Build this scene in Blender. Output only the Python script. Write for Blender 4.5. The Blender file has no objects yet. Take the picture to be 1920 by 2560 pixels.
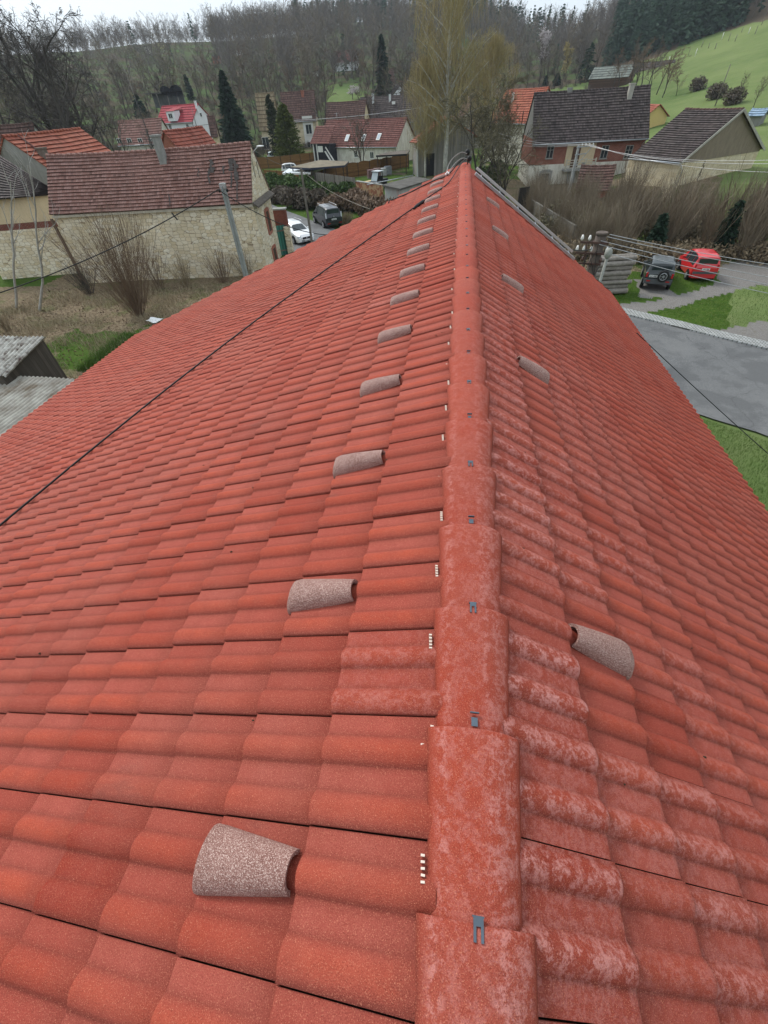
import bpy, math, random
import numpy as np
from mathutils import Vector, Matrix, noise as mnoise
R = math.radians
scene = bpy.context.scene
# ------------------------------------------------------------------ camera
CF, CYAW, CPIT, CROL = 1023.15, R(-10.617), R(45.621), R(-4.008)
CX, CY = 960.0, 1280.0
CAM = Vector((-0.1454, 0.0, 1.2798))
_f = Vector((math.sin(CYAW)*math.cos(CPIT), math.cos(CYAW)*math.cos(CPIT), -math.sin(CPIT)))
_r0 = Vector((math.cos(CYAW), -math.sin(CYAW), 0)); _u0 = _r0.cross(_f)
_r = _r0*math.cos(CROL)+_u0*math.sin(CROL); _u = -_r0*math.sin(CROL)+_u0*math.cos(CROL)
cd = bpy.data.cameras.new("camera"); cam = bpy.data.objects.new("camera", cd)
scene.collection.objects.link(cam); scene.camera = cam
cd.sensor_fit = 'VERTICAL'; cd.sensor_height = 24.0; cd.sensor_width = 18.0
cd.lens = CF/2560.0*24.0; cd.clip_start = 0.05; cd.clip_end = 6000
M = Matrix.Identity(4)
for i in range(3):
    M[i][0] = _r[i]; M[i][1] = _u[i]; M[i][2] = -_f[i]; M[i][3] = CAM[i]
cam.matrix_world = M
# ------------------------------------------------------------------ world and sun
SUN_EL, SUN_AZ = R(44), R(-48)          # azimuth from +Y towards +X
world = bpy.data.worlds.new("World"); scene.world = world; world.use_nodes = True
wn, wl = world.node_tree.nodes, world.node_tree.links
bg = wn['Background']
sky = wn.new('ShaderNodeTexSky'); sky.sky_type = 'NISHITA'; sky.sun_disc = False
sky.sun_elevation = SUN_EL; sky.sun_rotation = SUN_AZ
sky.air_density = 1.0; sky.dust_density = 4.0; sky.ozone_density = 1.5; sky.altitude = 300
# an even overcast veil: the clear-sky colours are mostly washed out by cloud
hs = wn.new('ShaderNodeHueSaturation'); hs.inputs['Saturation'].default_value = 0.30
mixw = wn.new('ShaderNodeMix'); mixw.data_type = 'RGBA'; mixw.inputs[0].default_value = 0.80
mixw.inputs[7].default_value = (6.15, 6.95, 7.6, 1)
wl.new(sky.outputs[0], hs.inputs['Color']); wl.new(hs.outputs[0], mixw.inputs[6])
wl.new(mixw.outputs[2], bg.inputs['Color']); bg.inputs['Strength'].default_value = 0.10
sd = bpy.data.lights.new("sun", 'SUN'); sd.energy = 1.5; sd.angle = R(16); sd.color = (1, .96, .9)
sun = bpy.data.objects.new("sun", sd); scene.collection.objects.link(sun)
sdir = Vector((math.sin(SUN_AZ)*math.cos(SUN_EL), math.cos(SUN_AZ)*math.cos(SUN_EL), math.sin(SUN_EL)))
sun.rotation_euler = sdir.to_track_quat('Z', 'Y').to_euler(); sun.location = sdir*60
scene.view_settings.view_transform = 'Standard'; scene.view_settings.look = 'None'
scene.view_settings.exposure = 0.70; scene.view_settings.gamma = 1.0
scene.render.engine = 'CYCLES'
scene.cycles.max_bounces = 6; scene.cycles.diffuse_bounces = 3; scene.cycles.glossy_bounces = 2
scene.cycles.transparent_max_bounces = 8

# ------------------------------------------------------------------ helpers
def ray(x, y): return _f + ((x-CX)*_r + (CY-y)*_u)/CF
def G(x, y, z=-8.0):                    # where the sight line of a photo point meets height z
    d = ray(x, y); return CAM + d*((z-CAM.z)/d.z)
def P(x, y, dep): return CAM + ray(x, y)*dep
THL, THR, HL, HR = R(19.472), R(33.903), 0.0312, 0.0167
def lpt(s, y, up=0.0):                  # left slope: s metres down from the ridge
    return Vector((-s*math.cos(THL)-up*math.sin(THL), y, -HL-s*math.sin(THL)+up*math.cos(THL)))
def rpt(s, y, up=0.0):
    return Vector((s*math.cos(THR)+up*math.sin(THR), y, -HR-s*math.sin(THR)+up*math.cos(THR)))
def onL(x, y, up=0.0):
    n = Vector((-math.sin(THL), 0, math.cos(THL))); d = ray(x, y)
    return CAM + d*((n.dot(lpt(0, 0, up))-n.dot(CAM))/n.dot(d))
def onR(x, y, up=0.0):
    n = Vector((math.sin(THR), 0, math.cos(THR))); d = ray(x, y)
    return CAM + d*((n.dot(rpt(0, 0, up))-n.dot(CAM))/n.dot(d))

COL = scene.collection
def meta(o, label=None, cat=None, group=None, kind=None):
    if label: o['label'] = label
    if cat: o['category'] = cat
    if group: o['group'] = group
    if kind: o['kind'] = kind
    return o
def thing(name, label, cat, loc=(0, 0, 0), rz=0.0, group=None):
    o = bpy.data.objects.new(name, None); COL.objects.link(o)
    o.empty_display_size = 0.3
    o.location = loc; o.rotation_euler = (0, 0, rz)
    bpy.context.view_layer.update()
    return meta(o, label, cat, group)
class MB:
    def __init__(s): s.v = []; s.f = []; s.uv = []; s.mi = []; s.att = []; s.sm = []
    def face(s, pts, uv=None, mi=0, att=0.0, sm=False):
        n = len(s.v); s.v += [tuple(p) for p in pts]; s.f.append(tuple(range(n, n+len(pts))))
        if uv is None:
            a, b = Vector(pts[0]), Vector(pts[1]); c = Vector(pts[-1])
            nn = (b-a).cross(c-a)
            if nn.length < 1e-12: nn = Vector((0, 0, 1))
            nn.normalize()
            if abs(nn.z) > .9: uv = [(p[0], p[1]) for p in pts]
            else:
                t = Vector((-nn.y, nn.x, 0)).normalized(); w = nn.cross(t)
                uv = [(Vector(p).dot(t), Vector(p).dot(w)) for p in pts]
        s.uv += list(uv); s.mi.append(mi); s.sm.append(sm); s.att.append(att)
    def box(s, c, dx, dy, dz, rz=0.0, mi=0, ax=None, att=0.0):
        c = Vector(c)
        if ax is None:
            ux = Vector((math.cos(rz), math.sin(rz), 0)); uy = Vector((-math.sin(rz), math.cos(rz), 0)); uz = Vector((0, 0, 1))
        else: ux, uy, uz = ax
        def q(i, j, k): return c+ux*(i*dx/2)+uy*(j*dy/2)+uz*(k*dz/2)
        for F in (((-1,-1,1),(1,-1,1),(1,1,1),(-1,1,1)), ((-1,1,-1),(1,1,-1),(1,-1,-1),(-1,-1,-1)),
                  ((-1,-1,-1),(1,-1,-1),(1,-1,1),(-1,-1,1)), ((1,1,-1),(-1,1,-1),(-1,1,1),(1,1,1)),
                  ((1,-1,-1),(1,1,-1),(1,1,1),(1,-1,1)), ((-1,1,-1),(-1,-1,-1),(-1,-1,1),(-1,1,1))):
            s.face([q(*t) for t in F], mi=mi, att=att)
    def bar(s, a, b, w, h=None, mi=0):
        a, b = Vector(a), Vector(b); d = b-a; L = d.length; d.normalize(); h = h or w
        up = Vector((0, 0, 1)) if abs(d.z) < .95 else Vector((1, 0, 0))
        y = up.cross(d).normalized(); z = d.cross(y)
        s.box((a+b)/2, L, w, h, mi=mi, ax=(d, y, z))
    def tube(s, pts, rad, n=8, mi=0, cap=True, sm=True, att=0.0):
        pts = [Vector(p) for p in pts]
        if not isinstance(rad, (list, tuple)): rad = [rad]*len(pts)
        base = len(s.v); prev = None
        for i, p in enumerate(pts):
            d = (pts[min(i+1, len(pts)-1)]-pts[max(i-1, 0)])
            if d.length < 1e-9: d = Vector((0, 0, 1))
            d.normalize()
            if prev is None:
                a = Vector((0, 0, 1)) if abs(d.z) < .9 else Vector((1, 0, 0)); x = a.cross(d).normalized()
            else: x = (prev-d*prev.dot(d)).normalized()
            prev = x; y = d.cross(x)
            for k in range(n):
                t = 2*math.pi*k/n; s.v.append(tuple(p+x*(math.cos(t)*rad[i])+y*(math.sin(t)*rad[i])))
        for i in range(len(pts)-1):
            for k in range(n):
                a = base+i*n+k; b = base+i*n+(k+1) % n
                s.f.append((a, b, b+n, a+n)); s.uv += [(k/n, i), ((k+1)/n, i), ((k+1)/n, i+1), (k/n, i+1)]
                s.mi.append(mi); s.sm.append(sm); s.att.append(att)
        if cap and n > 2:
            for off, rev in ((0, True), ((len(pts)-1)*n, False)):
                idx = [base+off+k for k in range(n)]
                if rev: idx = idx[::-1]
                s.f.append(tuple(idx)); s.uv += [(0, 0)]*n; s.mi.append(mi); s.sm.append(False); s.att.append(att)
    def disc(s, c, ax, r, t, n=16, mi=0):          # short cylinder along ax
        c = Vector(c); ax = Vector(ax).normalized(); s.tube([c-ax*t/2, c+ax*t/2], r, n, mi, True, False)
    def ball(s, c, rx, ry=None, rz=None, nu=10, nv=6, mi=0):
        ry = ry or rx; rz = rz or rx; c = Vector(c); b = len(s.v)
        for j in range(nv+1):
            ph = math.pi*j/nv
            for i in range(nu):
                th = 2*math.pi*i/nu
                s.v.append((c.x+rx*math.sin(ph)*math.cos(th), c.y+ry*math.sin(ph)*math.sin(th), c.z+rz*math.cos(ph)))
        for j in range(nv):
            for i in range(nu):
                a = b+j*nu+i; d = b+j*nu+(i+1) % nu
                s.f.append((a, a+nu, d+nu, d)); s.uv += [(0, 0)]*4; s.mi.append(mi); s.sm.append(True); s.att.append(0.)
    def build(s, name, mats, parent=None, att=None):
        me = bpy.data.meshes.new(name); me.from_pydata(s.v, [], s.f)
        if not isinstance(mats, (list, tuple)): mats = [mats]
        for m in mats: me.materials.append(m)
        uvl = me.uv_layers.new(name='UVMap')
        uvl.data.foreach_set('uv', np.array(s.uv, dtype=np.float32).ravel())
        me.polygons.foreach_set('material_index', s.mi); me.polygons.foreach_set('use_smooth', s.sm)
        if att:
            a = me.attributes.new(att, 'FLOAT', 'FACE'); a.data.foreach_set('value', s.att)
        me.update()
        o = bpy.data.objects.new(name, me); COL.objects.link(o)
        if parent is not None: o.parent = parent; o.matrix_parent_inverse = parent.matrix_world.inverted()
        return o
def npmesh(name, V, F, mat, parent=None, atts=None, smooth=False):
    """V (n,3) array, F (m,k) array"""
    me = bpy.data.meshes.new(name); V = np.asarray(V, np.float32); F = np.asarray(F, np.int32)
    me.vertices.add(len(V)); me.vertices.foreach_set('co', V.ravel())
    m, k = F.shape; me.loops.add(m*k); me.loops.foreach_set('vertex_index', F.ravel())
    me.polygons.add(m); me.polygons.foreach_set('loop_start', np.arange(0, m*k, k, dtype=np.int32))
    me.polygons.foreach_set('loop_total', np.full(m, k, np.int32))
    for n_, (dom, arr) in (atts or {}).items():
        arr = np.asarray(arr, np.float32)
        if arr.ndim == 2:
            a = me.attributes.new(n_, 'FLOAT_COLOR', dom); a.data.foreach_set('color', arr.ravel())
        else:
            a = me.attributes.new(n_, 'FLOAT', dom); a.data.foreach_set('value', arr)
    me.polygons.foreach_set('use_smooth', np.full(m, smooth, bool))
    for mm in (mat if isinstance(mat, (list, tuple)) else [mat]): me.materials.append(mm)
    me.update(calc_edges=True); me.validate()
    o = bpy.data.objects.new(name, me); COL.objects.link(o)
    if parent is not None: o.parent = parent; o.matrix_parent_inverse = parent.matrix_world.inverted()
    return o
def copy_tree(root, loc, rz=None, sc=None, label=None):
    c = root.copy(); COL.objects.link(c); c.location = loc
    if rz is not None: c.rotation_euler = (0, 0, rz)
    if sc is not None: c.scale = (sc, sc, sc)
    if label: c['label'] = label
    for ch in [o for o in root.children]:
        k = ch.copy(); COL.objects.link(k); k.parent = c
        for g in [o for o in ch.children]:
            q = g.copy(); COL.objects.link(q); q.parent = k
    return c

# ------------------------------------------------------------------ materials
class NT:
    def __init__(s, name):
        s.m = bpy.data.materials.new(name); s.m.use_nodes = True; s.t = s.m.node_tree
        s.n = s.t.nodes; s.b = s.n['Principled BSDF']
    def add(s, typ, **kw):
        n = s.n.new(typ)
        for k, v in kw.items(): setattr(n, k, v)
        return n
    def l(s, a, b): s.t.links.new(a, b)
    def inp(s, n, name, v):
        if hasattr(v, 'is_output') or isinstance(v, bpy.types.NodeSocket): s.l(v, n.inputs[name])
        else: n.inputs[name].default_value = v
    def noise(s, vec, scale, detail=4, rough=.55, dist=0.0):
        n = s.add('ShaderNodeTexNoise'); n.inputs['Scale'].default_value = scale; n.inputs['Detail'].default_value = detail
        n.inputs['Roughness'].default_value = rough; n.inputs['Distortion'].default_value = dist
        if vec is not None: s.l(vec, n.inputs['Vector'])
        return n.outputs['Fac']
    def ramp(s, fac, stops):
        r = s.add('ShaderNodeValToRGB'); e = r.color_ramp.elements
        while len(e) < len(stops): e.new(0.5)
        for i, (p, c) in enumerate(stops):
            e[i].position = p; e[i].color = c if len(c) == 4 else (*c, 1)
        s.l(fac, r.inputs[0]); return r.outputs[0]
    def mix(s, fac, a, b, blend='MIX'):
        n = s.add('ShaderNodeMix', data_type='RGBA', blend_type=blend)
        s.inp(n, 0, fac)
        for i, v in ((6, a), (7, b)):
            if isinstance(v, (tuple, list)): n.inputs[i].default_value = v if len(v) == 4 else (*v, 1)
            else: s.l(v, n.inputs[i])
        return n.outputs[2]
    def math(s, op, a, b=0.0, c=0.0):
        n = s.add('ShaderNodeMath', operation=op)
        for i, v in enumerate((a, b, c)): s.inp(n, i, v)
        return n.outputs[0]
    def coord(s, which='Object'): return s.add('ShaderNodeTexCoord').outputs[which]
    def scale(s, vec, sc):
        n = s.add('ShaderNodeMapping'); n.inputs['Scale'].default_value = sc; s.l(vec, n.inputs['Vector']); return n.outputs[0]
    def attr(s, name, out='Fac'): return s.add('ShaderNodeAttribute', attribute_name=name).outputs[out]
    def bump(s, h, strength=.4, dist=.02, prev=None):
        n = s.add('ShaderNodeBump'); n.inputs['Strength'].default_value = strength; n.inputs['Distance'].default_value = dist
        s.l(h, n.inputs['Height'])
        if prev is not None: s.l(prev, n.inputs['Normal'])
        s.l(n.outputs[0], s.b.inputs['Normal']); return n.outputs[0]
    def col(s, c, rough=.85, spec=.3, metal=0.0):
        if isinstance(c, (tuple, list)): s.b.inputs['Base Color'].default_value = c if len(c) == 4 else (*c, 1)
        else: s.l(c, s.b.inputs['Base Color'])
        s.inp(s.b, 'Roughness', rough); s.b.inputs['Specular IOR Level'].default_value = spec; s.b.inputs['Metallic'].default_value = metal
        return s.m
def m_plain(name, c, rough=.8, var=.25, scale=3.0, spec=.3, metal=0.0, coord='Object', bump=0.0):
    t = NT(name); v = t.coord(coord); f = t.noise(v, scale, 5, .65)
    d = tuple(x*(1-var) for x in c); u = tuple(min(1, x*(1+var*.7)) for x in c)
    cc = t.ramp(f, [(.28, d), (.72, u)])
    if bump: t.bump(t.noise(v, scale*6, 4, .6), bump, .02)
    return t.col(cc, rough, spec, metal)
def m_glass(name='window_glass', c=(.03, .04, .045)):
    t = NT(name); return t.col(c, .08, .7)
def m_concrete_tile(name, bloomy):
    t = NT(name); ob = t.coord('Object')
    tint = t.attr('tint'); roll = t.attr('roll'); edge = t.attr('edge'); bloom = t.attr('bloom')
    base = t.mix(roll, (.395, .082, .057), (.43, .070, .035))
    base = t.mix(t.ramp(tint, [(0, (0, 0, 0)), (1, (1, 1, 1))]), base, (.29, .032, .016))
    big = t.noise(ob, 1.1, 4, .6); base = t.mix(t.ramp(big, [(.42, (0, 0, 0)), (.72, (.55, .55, .55))]), base, (.34, .105, .078))
    base = t.mix(t.ramp(t.noise(ob, 14, 5, .7), [(.35, (.45, .45, .45)), (.6, (0, 0, 0))]), base, (.30, .055, .036))
    drk = t.noise(t.scale(ob, (1.0, 2.6, 1.0)), .95, 6, .7)
    base = t.mix(t.ramp(drk, [(.60, (0, 0, 0)), (.72, (.55, .55, .55))]), base, (.17, .06, .048))
    # shade painted in with valley dirt: roll feet, tile laps, ridge flanges
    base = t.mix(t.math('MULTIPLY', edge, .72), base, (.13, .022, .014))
    # pale lime bloom
    bn = t.ramp(t.noise(ob, 24, 8, .8, .1), [(.46, (0, 0, 0)), (.53, (1, 1, 1))])
    bn2 = t.ramp(t.noise(ob, 75, 3, .7), [(.40, (.25, .25, .25)), (.55, (1, 1, 1))])
    bf = t.math('MULTIPLY', t.math('MULTIPLY', bloom, t.math('MULTIPLY', bn, bn2)), 1.0)
    base = t.mix(bf, base, (.62, .27, .24))
    # sand grains
    g = t.noise(ob, 380, 2, .75)
    g2 = t.noise(ob, 150, 1, .5)
    base = t.mix(t.ramp(g, [(.57, (0, 0, 0)), (.69, (.8, .8, .8))]), base, (.64, .24, .145))
    base = t.mix(t.ramp(g, [(.30, (.75, .75, .75)), (.44, (0, 0, 0))]), base, (.15, .022, .014))
    base = t.mix(t.ramp(t.noise(ob, 46, 3, .5), [(.74, (0, 0, 0)), (.80, (.5, .5, .5))]), base, (.13, .03, .02))
    n = t.bump(g, .85, .0035); t.bump(g2, .35, .003, n)
    return t.col(base, .74, .22)
def m_vent(name):
    t = NT(name); ob = t.coord('Object'); g = t.noise(ob, 300, 2, .8)
    b = t.ramp(t.noise(ob, 9, 5, .7), [(.3, (.22, .10, .08)), (.7, (.33, .18, .15))])
    b = t.mix(t.ramp(g, [(.53, (0, 0, 0)), (.64, (1, 1, 1))]), b, (.66, .50, .44))
    b = t.mix(t.ramp(g, [(.34, (.85, .85, .85)), (.47, (0, 0, 0))]), b, (.11, .04, .03))
    t.bump(g, .7, .004); return t.col(b, .7, .3)
def m_tiles(name, c1, c2, tw=.2, dark=.35, rowl=.33, stain=(.05, .04, .035), stainf=.35, ridge=.35):
    t = NT(name); uv = t.coord('UV'); sep = t.add('ShaderNodeSeparateXYZ'); t.l(uv, sep.inputs[0])
    u = t.math('DIVIDE', sep.outputs[0], tw); v = t.math('DIVIDE', sep.outputs[1], rowl)
    cmb = t.add('ShaderNodeCombineXYZ'); t.l(t.math('FLOOR', u), cmb.inputs[0]); t.l(t.math('FLOOR', v), cmb.inputs[1])
    wn_ = t.add('ShaderNodeTexWhiteNoise'); t.l(cmb.outputs[0], wn_.inputs['Vector'])
    base = t.mix(t.ramp(wn_.outputs['Value'], [(.1, (0, 0, 0)), (.9, (1, 1, 1))]), c1, c2)
    wn2 = t.add('ShaderNodeTexWhiteNoise'); t.l(t.scale(cmb.outputs[0], (3.1, 7.7, 1)), wn2.inputs['Vector'])
    base = t.mix(t.ramp(wn2.outputs['Value'], [(.86, (0, 0, 0)), (.97, (.7, .7, .7))]), base, tuple(x*.45 for x in c1))
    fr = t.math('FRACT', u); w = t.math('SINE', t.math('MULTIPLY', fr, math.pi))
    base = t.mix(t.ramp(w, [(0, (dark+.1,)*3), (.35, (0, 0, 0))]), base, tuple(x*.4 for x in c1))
    st = t.ramp(t.noise(t.scale(uv, (.35, .12, 1)), 2.0, 6, .7), [(.45, (0, 0, 0)), (.8, (stainf,)*3)])
    base = t.mix(st, base, stain)
    lo = t.ramp(t.noise(uv, 7, 4, .7), [(.6, (0, 0, 0)), (.75, (.35, .35, .35))]); base = t.mix(lo, base, tuple(min(1, x*1.5+.04) for x in c2))
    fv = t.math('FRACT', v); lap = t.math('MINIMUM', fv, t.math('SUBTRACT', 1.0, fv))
    base = t.mix(t.ramp(lap, [(.03, (.6, .6, .6)), (.15, (0, 0, 0))]), base, tuple(x*.22 for x in c1))  # shadow gaps between courses painted as dark lines, together with mossy dirt
    t.bump(w, ridge, .04); return t.col(base, .85, .2)
def m_stone(name, c1, c2, mortar, sc=(2.3, 4.2, 1), mw=.05, soil=0.0):
    t = NT(name); uv = t.coord('UV')
    nz = t.add('ShaderNodeTexNoise'); nz.inputs['Scale'].default_value = 1.6; nz.inputs['Detail'].default_value = 3; t.l(uv, nz.inputs['Vector'])
    dv = t.add('ShaderNodeMix', data_type='RGBA', blend_type='LINEAR_LIGHT'); dv.inputs[0].default_value = .06
    t.l(uv, dv.inputs[6]); t.l(nz.outputs['Color'], dv.inputs[7])
    vv = t.scale(dv.outputs[2], sc)
    vo = t.add('ShaderNodeTexVoronoi', feature='DISTANCE_TO_EDGE'); vo.inputs['Randomness'].default_value = .55; vo.inputs['Scale'].default_value = 1; t.l(vv, vo.inputs['Vector'])
    vc = t.add('ShaderNodeTexVoronoi', feature='F1'); vc.inputs['Randomness'].default_value = .55; vc.inputs['Scale'].default_value = 1; t.l(vv, vc.inputs['Vector'])
    sepc = t.add('ShaderNodeSeparateColor'); t.l(vc.outputs['Color'], sepc.inputs[0])
    b = t.mix(sepc.outputs[0], c1, c2)
    b = t.mix(t.ramp(t.noise(uv, .5, 5, .65), [(.4, (0, 0, 0)), (.7, (.55, .55, .55))]), b, tuple(x*.62 for x in c1))
    b = t.mix(t.ramp(t.noise(uv, 14, 5, .7), [(.3, (.35, .35, .35)), (.6, (0, 0, 0))]), b, tuple(x*.6 for x in c1))
    b = t.mix(t.ramp(vo.outputs[0], [(0, (.85, .85, .85)), (mw, (0, 0, 0))]), b, mortar)
    t.bump(t.ramp(vo.outputs[0], [(0, (0, 0, 0)), (.12, (1, 1, 1))]), .5, .03)
    return t.col(b, .95, .15)
def m_brick(name, c1=(.30, .075, .045), c2=(.22, .05, .035), mortar=(.30, .24, .19), s=1.0, patch=None):
    t = NT(name); uv = t.coord('UV'); br = t.add('ShaderNodeTexBrick')
    br.inputs['Color1'].default_value = (*c1, 1); br.inputs['Color2'].default_value = (*c2, 1); br.inputs['Mortar'].default_value = (*mortar, 1)
    br.inputs['Scale'].default_value = 1; br.inputs['Brick Width'].default_value = .27*s; br.inputs['Row Height'].default_value = .08*s
    br.inputs['Mortar Size'].default_value = .008*s; t.l(uv, br.inputs['Vector'])
    b = t.mix(t.ramp(t.noise(uv, 1.3, 5, .7), [(.35, (.5, .5, .5)), (.6, (0, 0, 0))]), br.outputs[0], tuple(x*.55 for x in c1))
    if patch: b = t.mix(t.ramp(t.noise(uv, .9, 5, .7), [(.48, (0, 0, 0)), (.52, (1, 1, 1))]), b, patch)
    t.bump(br.outputs['Fac'], -.3, .01)
    return t.col(b, .93, .15)
def m_plaster(name, c, dirt=(.2, .17, .13), f=.5, scale=.9):
    t = NT(name); uv = t.coord('UV'); st = t.scale(uv, (1.6, .5, 1))
    b = t.mix(t.ramp(t.noise(st, scale, 7, .72), [(.42, (0, 0, 0)), (.72, (f, f, f))]), c, dirt)
    b = t.mix(t.ramp(t.noise(uv, 9, 5, .7), [(.35, (.3, .3, .3)), (.6, (0, 0, 0))]), b, tuple(x*.7 for x in c))
    t.bump(t.noise(uv, 22, 4, .6), .2, .01); return t.col(b, .94, .15)
def m_boards(name, c, w=.16, dark=(.04, .03, .02), horizontal=False):
    t = NT(name); uv = t.coord('UV'); sep = t.add('ShaderNodeSeparateXYZ'); t.l(uv, sep.inputs[0])
    u = t.math('DIVIDE', sep.outputs[1 if horizontal else 0], w)
    wn_ = t.add('ShaderNodeTexWhiteNoise', noise_dimensions='1D'); t.l(t.math('FLOOR', u), wn_.inputs['W'])
    b = t.mix(wn_.outputs['Value'], tuple(x*.65 for x in c), tuple(min(1, x*1.25) for x in c))
    st = t.scale(uv, (1, 14, 1) if horizontal else (14, 1, 1))
    b = t.mix(t.ramp(t.noise(st, 1.1, 6, .7), [(.35, (.6, .6, .6)), (.62, (0, 0, 0))]), b, tuple(x*.45 for x in c))
    fr = t.math('FRACT', u); b = t.mix(t.ramp(fr, [(0, (1, 1, 1)), (.09, (0, 0, 0))]), b, dark)
    return t.col(b, .9, .15)
def m_leaf(name, c1, c2, att=True, rough=.75, tr=.0):
    t = NT(name); ob = t.coord('Object'); f = t.noise(ob, 1.3, 3, .6)
    g = t.add('ShaderNodeNewGeometry')
    try: rnd = g.outputs['Random Per Island']
    except Exception: rnd = f
    b = t.mix(t.math('MULTIPLY', t.math('ADD', f, rnd), .5), c1, c2)
    return t.col(b, rough, .2)
# ================================================================== THE TILED HOUSE
MT = {}
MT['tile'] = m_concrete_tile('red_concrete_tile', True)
MT['vent'] = m_vent('weathered_vent')
MT['zinc'] = m_plain('galvanised', (.42, .44, .46), .42, .2, 5, .5, .75)
MT['alu'] = m_plain('aluminium', (.62, .62, .62), .38, .12, 6, .5, .6)
MT['clip'] = m_plain('clip_steel', (.12, .15, .18), .4, .15, 9, .5, .8)
MT['black'] = m_plain('black_rubber', (.012, .012, .013), .6, .3, 8)
MT['darkwood'] = m_plain('dark_wood', (.06, .04, .03), .9, .4, 5)
MT['plast'] = m_plaster('house_render', (.45, .40, .32), (.25, .2, .15), .4)
MT['bone'] = m_plain('pale_plastic', (.75, .62, .52), .7, .1, 9)
CRS = 0.3092
def roll_h(t):
    h = 0.0
    for c in (.045, .195):
        d = abs(t-c)
        if d < .040: h = max(h, .0205*math.cos(d/.040*math.pi/2)**.85)
    return h
def slope_mesh(name, pt, joint0, c0, nrows, j0, j1, verge, side, parent):
    rnd = random.Random(5 if side < 0 else 9)
    ts = [0, .006, .015, .025, .035, .045, .055, .065, .075, .081, .086, .094, .105, .13, .147, .154, .159, .167, .175, .185, .195, .205, .215, .225, .231, .236, .244, .255, .28, .2955]
    prof = [roll_h(t) for t in ts]
    ss = [(0.0, 0.0), (.45, .45), (.93, .93), (.985, .972), (1.0, .90)]
    V, F = [], []; A_t, A_r, A_e, A_b = [], [], [], []
    nx = len(ts)
    for i in range(nrows):
        s0 = c0+(i-1)*CRS; LEN = CRS
        if i == 0: LEN = c0-.09; s0 = .09
        vy = verge(s0+CRS*.5)
        for j in range(j0, j1):
            yj = joint0+.3*j
            if side < 0:
                if yj > vy-.04: continue
            else:
                if yj-.3 > vy-.04: continue
            tint = max(0, min(1, rnd.gauss(.25, .27))); lift = rnd.uniform(-.0015, .0025); skew = rnd.uniform(-.002, .002); ds = rnd.uniform(-.003, .003)
            blm = 0.0
            smid = s0+CRS/2
            if side > 0:
                blm = max(0, 1.15-smid/1.9)*rnd.choice((.35, .8, 1.0, 1.0)) if rnd.random() < .85 else .1
                blm *= max(.25, 1-yj/9.0)
            else:
                blm = .30 if (rnd.random() < .04 and smid < 1.2) else 0.0
            b = len(V)
            ny = len(ss)+1
            for q in range(ny):
                if q < len(ss): fs, fl = ss[q]; h0 = .003+.025*fl+lift
                else: fs = 1.0; h0 = -.004
                s = s0+fs*LEN+(ds if fs > 0 else 0)
                # an extra edge column drops down at the side lap
                y = yj if side < 0 else yj
                hb = h0-(.012 if q < len(ss) else 0)
                V.append(pt(s, min(y, vy), max(hb, -.006)+0.0)); A_t.append(tint); A_r.append(0); A_e.append(1); A_b.append(0)
                for k in range(nx):
                    t = ts[k]; y = yj+t if side < 0 else yj-t
                    y = min(y, vy)
                    h = prof[k]+h0+skew*(t/.3)+(.009 if k < 1 else .009*max(0, 1-t/.035))
                    if q == len(ss): h = prof[k]-.006
                    elif fs >= 1: h -= .0
                    V.append(pt(s, y, h)); A_t.append(tint)
                    rr = prof[k]/.0205; A_r.append(rr)
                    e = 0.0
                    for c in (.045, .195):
                        dd = abs(abs(t-c)-.041); e = max(e, (1-dd/.013)*(1 if (t < c) == (side < 0) else .6))  # painted shade, stronger on the near side of each roll
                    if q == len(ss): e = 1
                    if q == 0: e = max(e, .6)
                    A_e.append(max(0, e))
                    A_b.append(blm*(.35+.65*rr))
            w = nx+1
            for q in range(ny-1):
                for k in range(nx):
                    a = b+q*w+k
                    if side < 0: F.append((a, a+w, a+w+1, a+1))
                    else: F.append((a, a+w, a+w+1, a+1))
    F = np.array(F)
    V = np.array([tuple(v) for v in V])
    # make faces point up
    n = np.cross(V[F[:, 1]]-V[F[:, 0]], V[F[:, 3]]-V[F[:, 0]])
    if n[:, 2].mean() < 0: F = F[:, ::-1]
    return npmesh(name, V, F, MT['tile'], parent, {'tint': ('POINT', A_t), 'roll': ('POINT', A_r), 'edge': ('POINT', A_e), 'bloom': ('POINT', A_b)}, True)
house = thing('tiled_house', 'house under the camera with a red tiled roof, half-round ridge and pale vent hoods', 'house', (0, 5, -8))
vergeL = lambda s: 13.42-.31*s
vergeR = lambda s: 12.95-.13*s
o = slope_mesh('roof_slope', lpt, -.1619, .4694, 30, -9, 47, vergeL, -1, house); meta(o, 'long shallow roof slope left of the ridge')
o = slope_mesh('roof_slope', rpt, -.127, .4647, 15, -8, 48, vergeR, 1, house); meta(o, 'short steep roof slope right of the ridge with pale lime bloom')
SL_E, SR_E = .4694+28*CRS+.31, .4647+13*CRS+.12
b = MB()                                   # boarding under the tiles
b.face([lpt(0, -2.9, -.03), lpt(0, vergeL(0)-.1, -.03), lpt(SL_E-.45, vergeL(SL_E)-.1, -.03), lpt(SL_E-.45, -2.9, -.03)][::-1])
b.face([rpt(0, -2.9, -.03), rpt(0, vergeR(0)-.1, -.03), rpt(SR_E-.25, vergeR(SR_E)-.1, -.03), rpt(SR_E-.25, -2.9, -.03)])
b.build('roof_boarding', MT['darkwood'], house)
b = MB()                                   # walls
xl, xr = -8.25, 3.30
zl, zr = lpt(-xl/math.cos(THL), 0).z-.1, rpt(xr/math.cos(THR), 0).z-.1
f0, fL, fR, fM = (-2.8), vergeL(8.7)-.25, vergeR(4)-.25, 12.7
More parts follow.
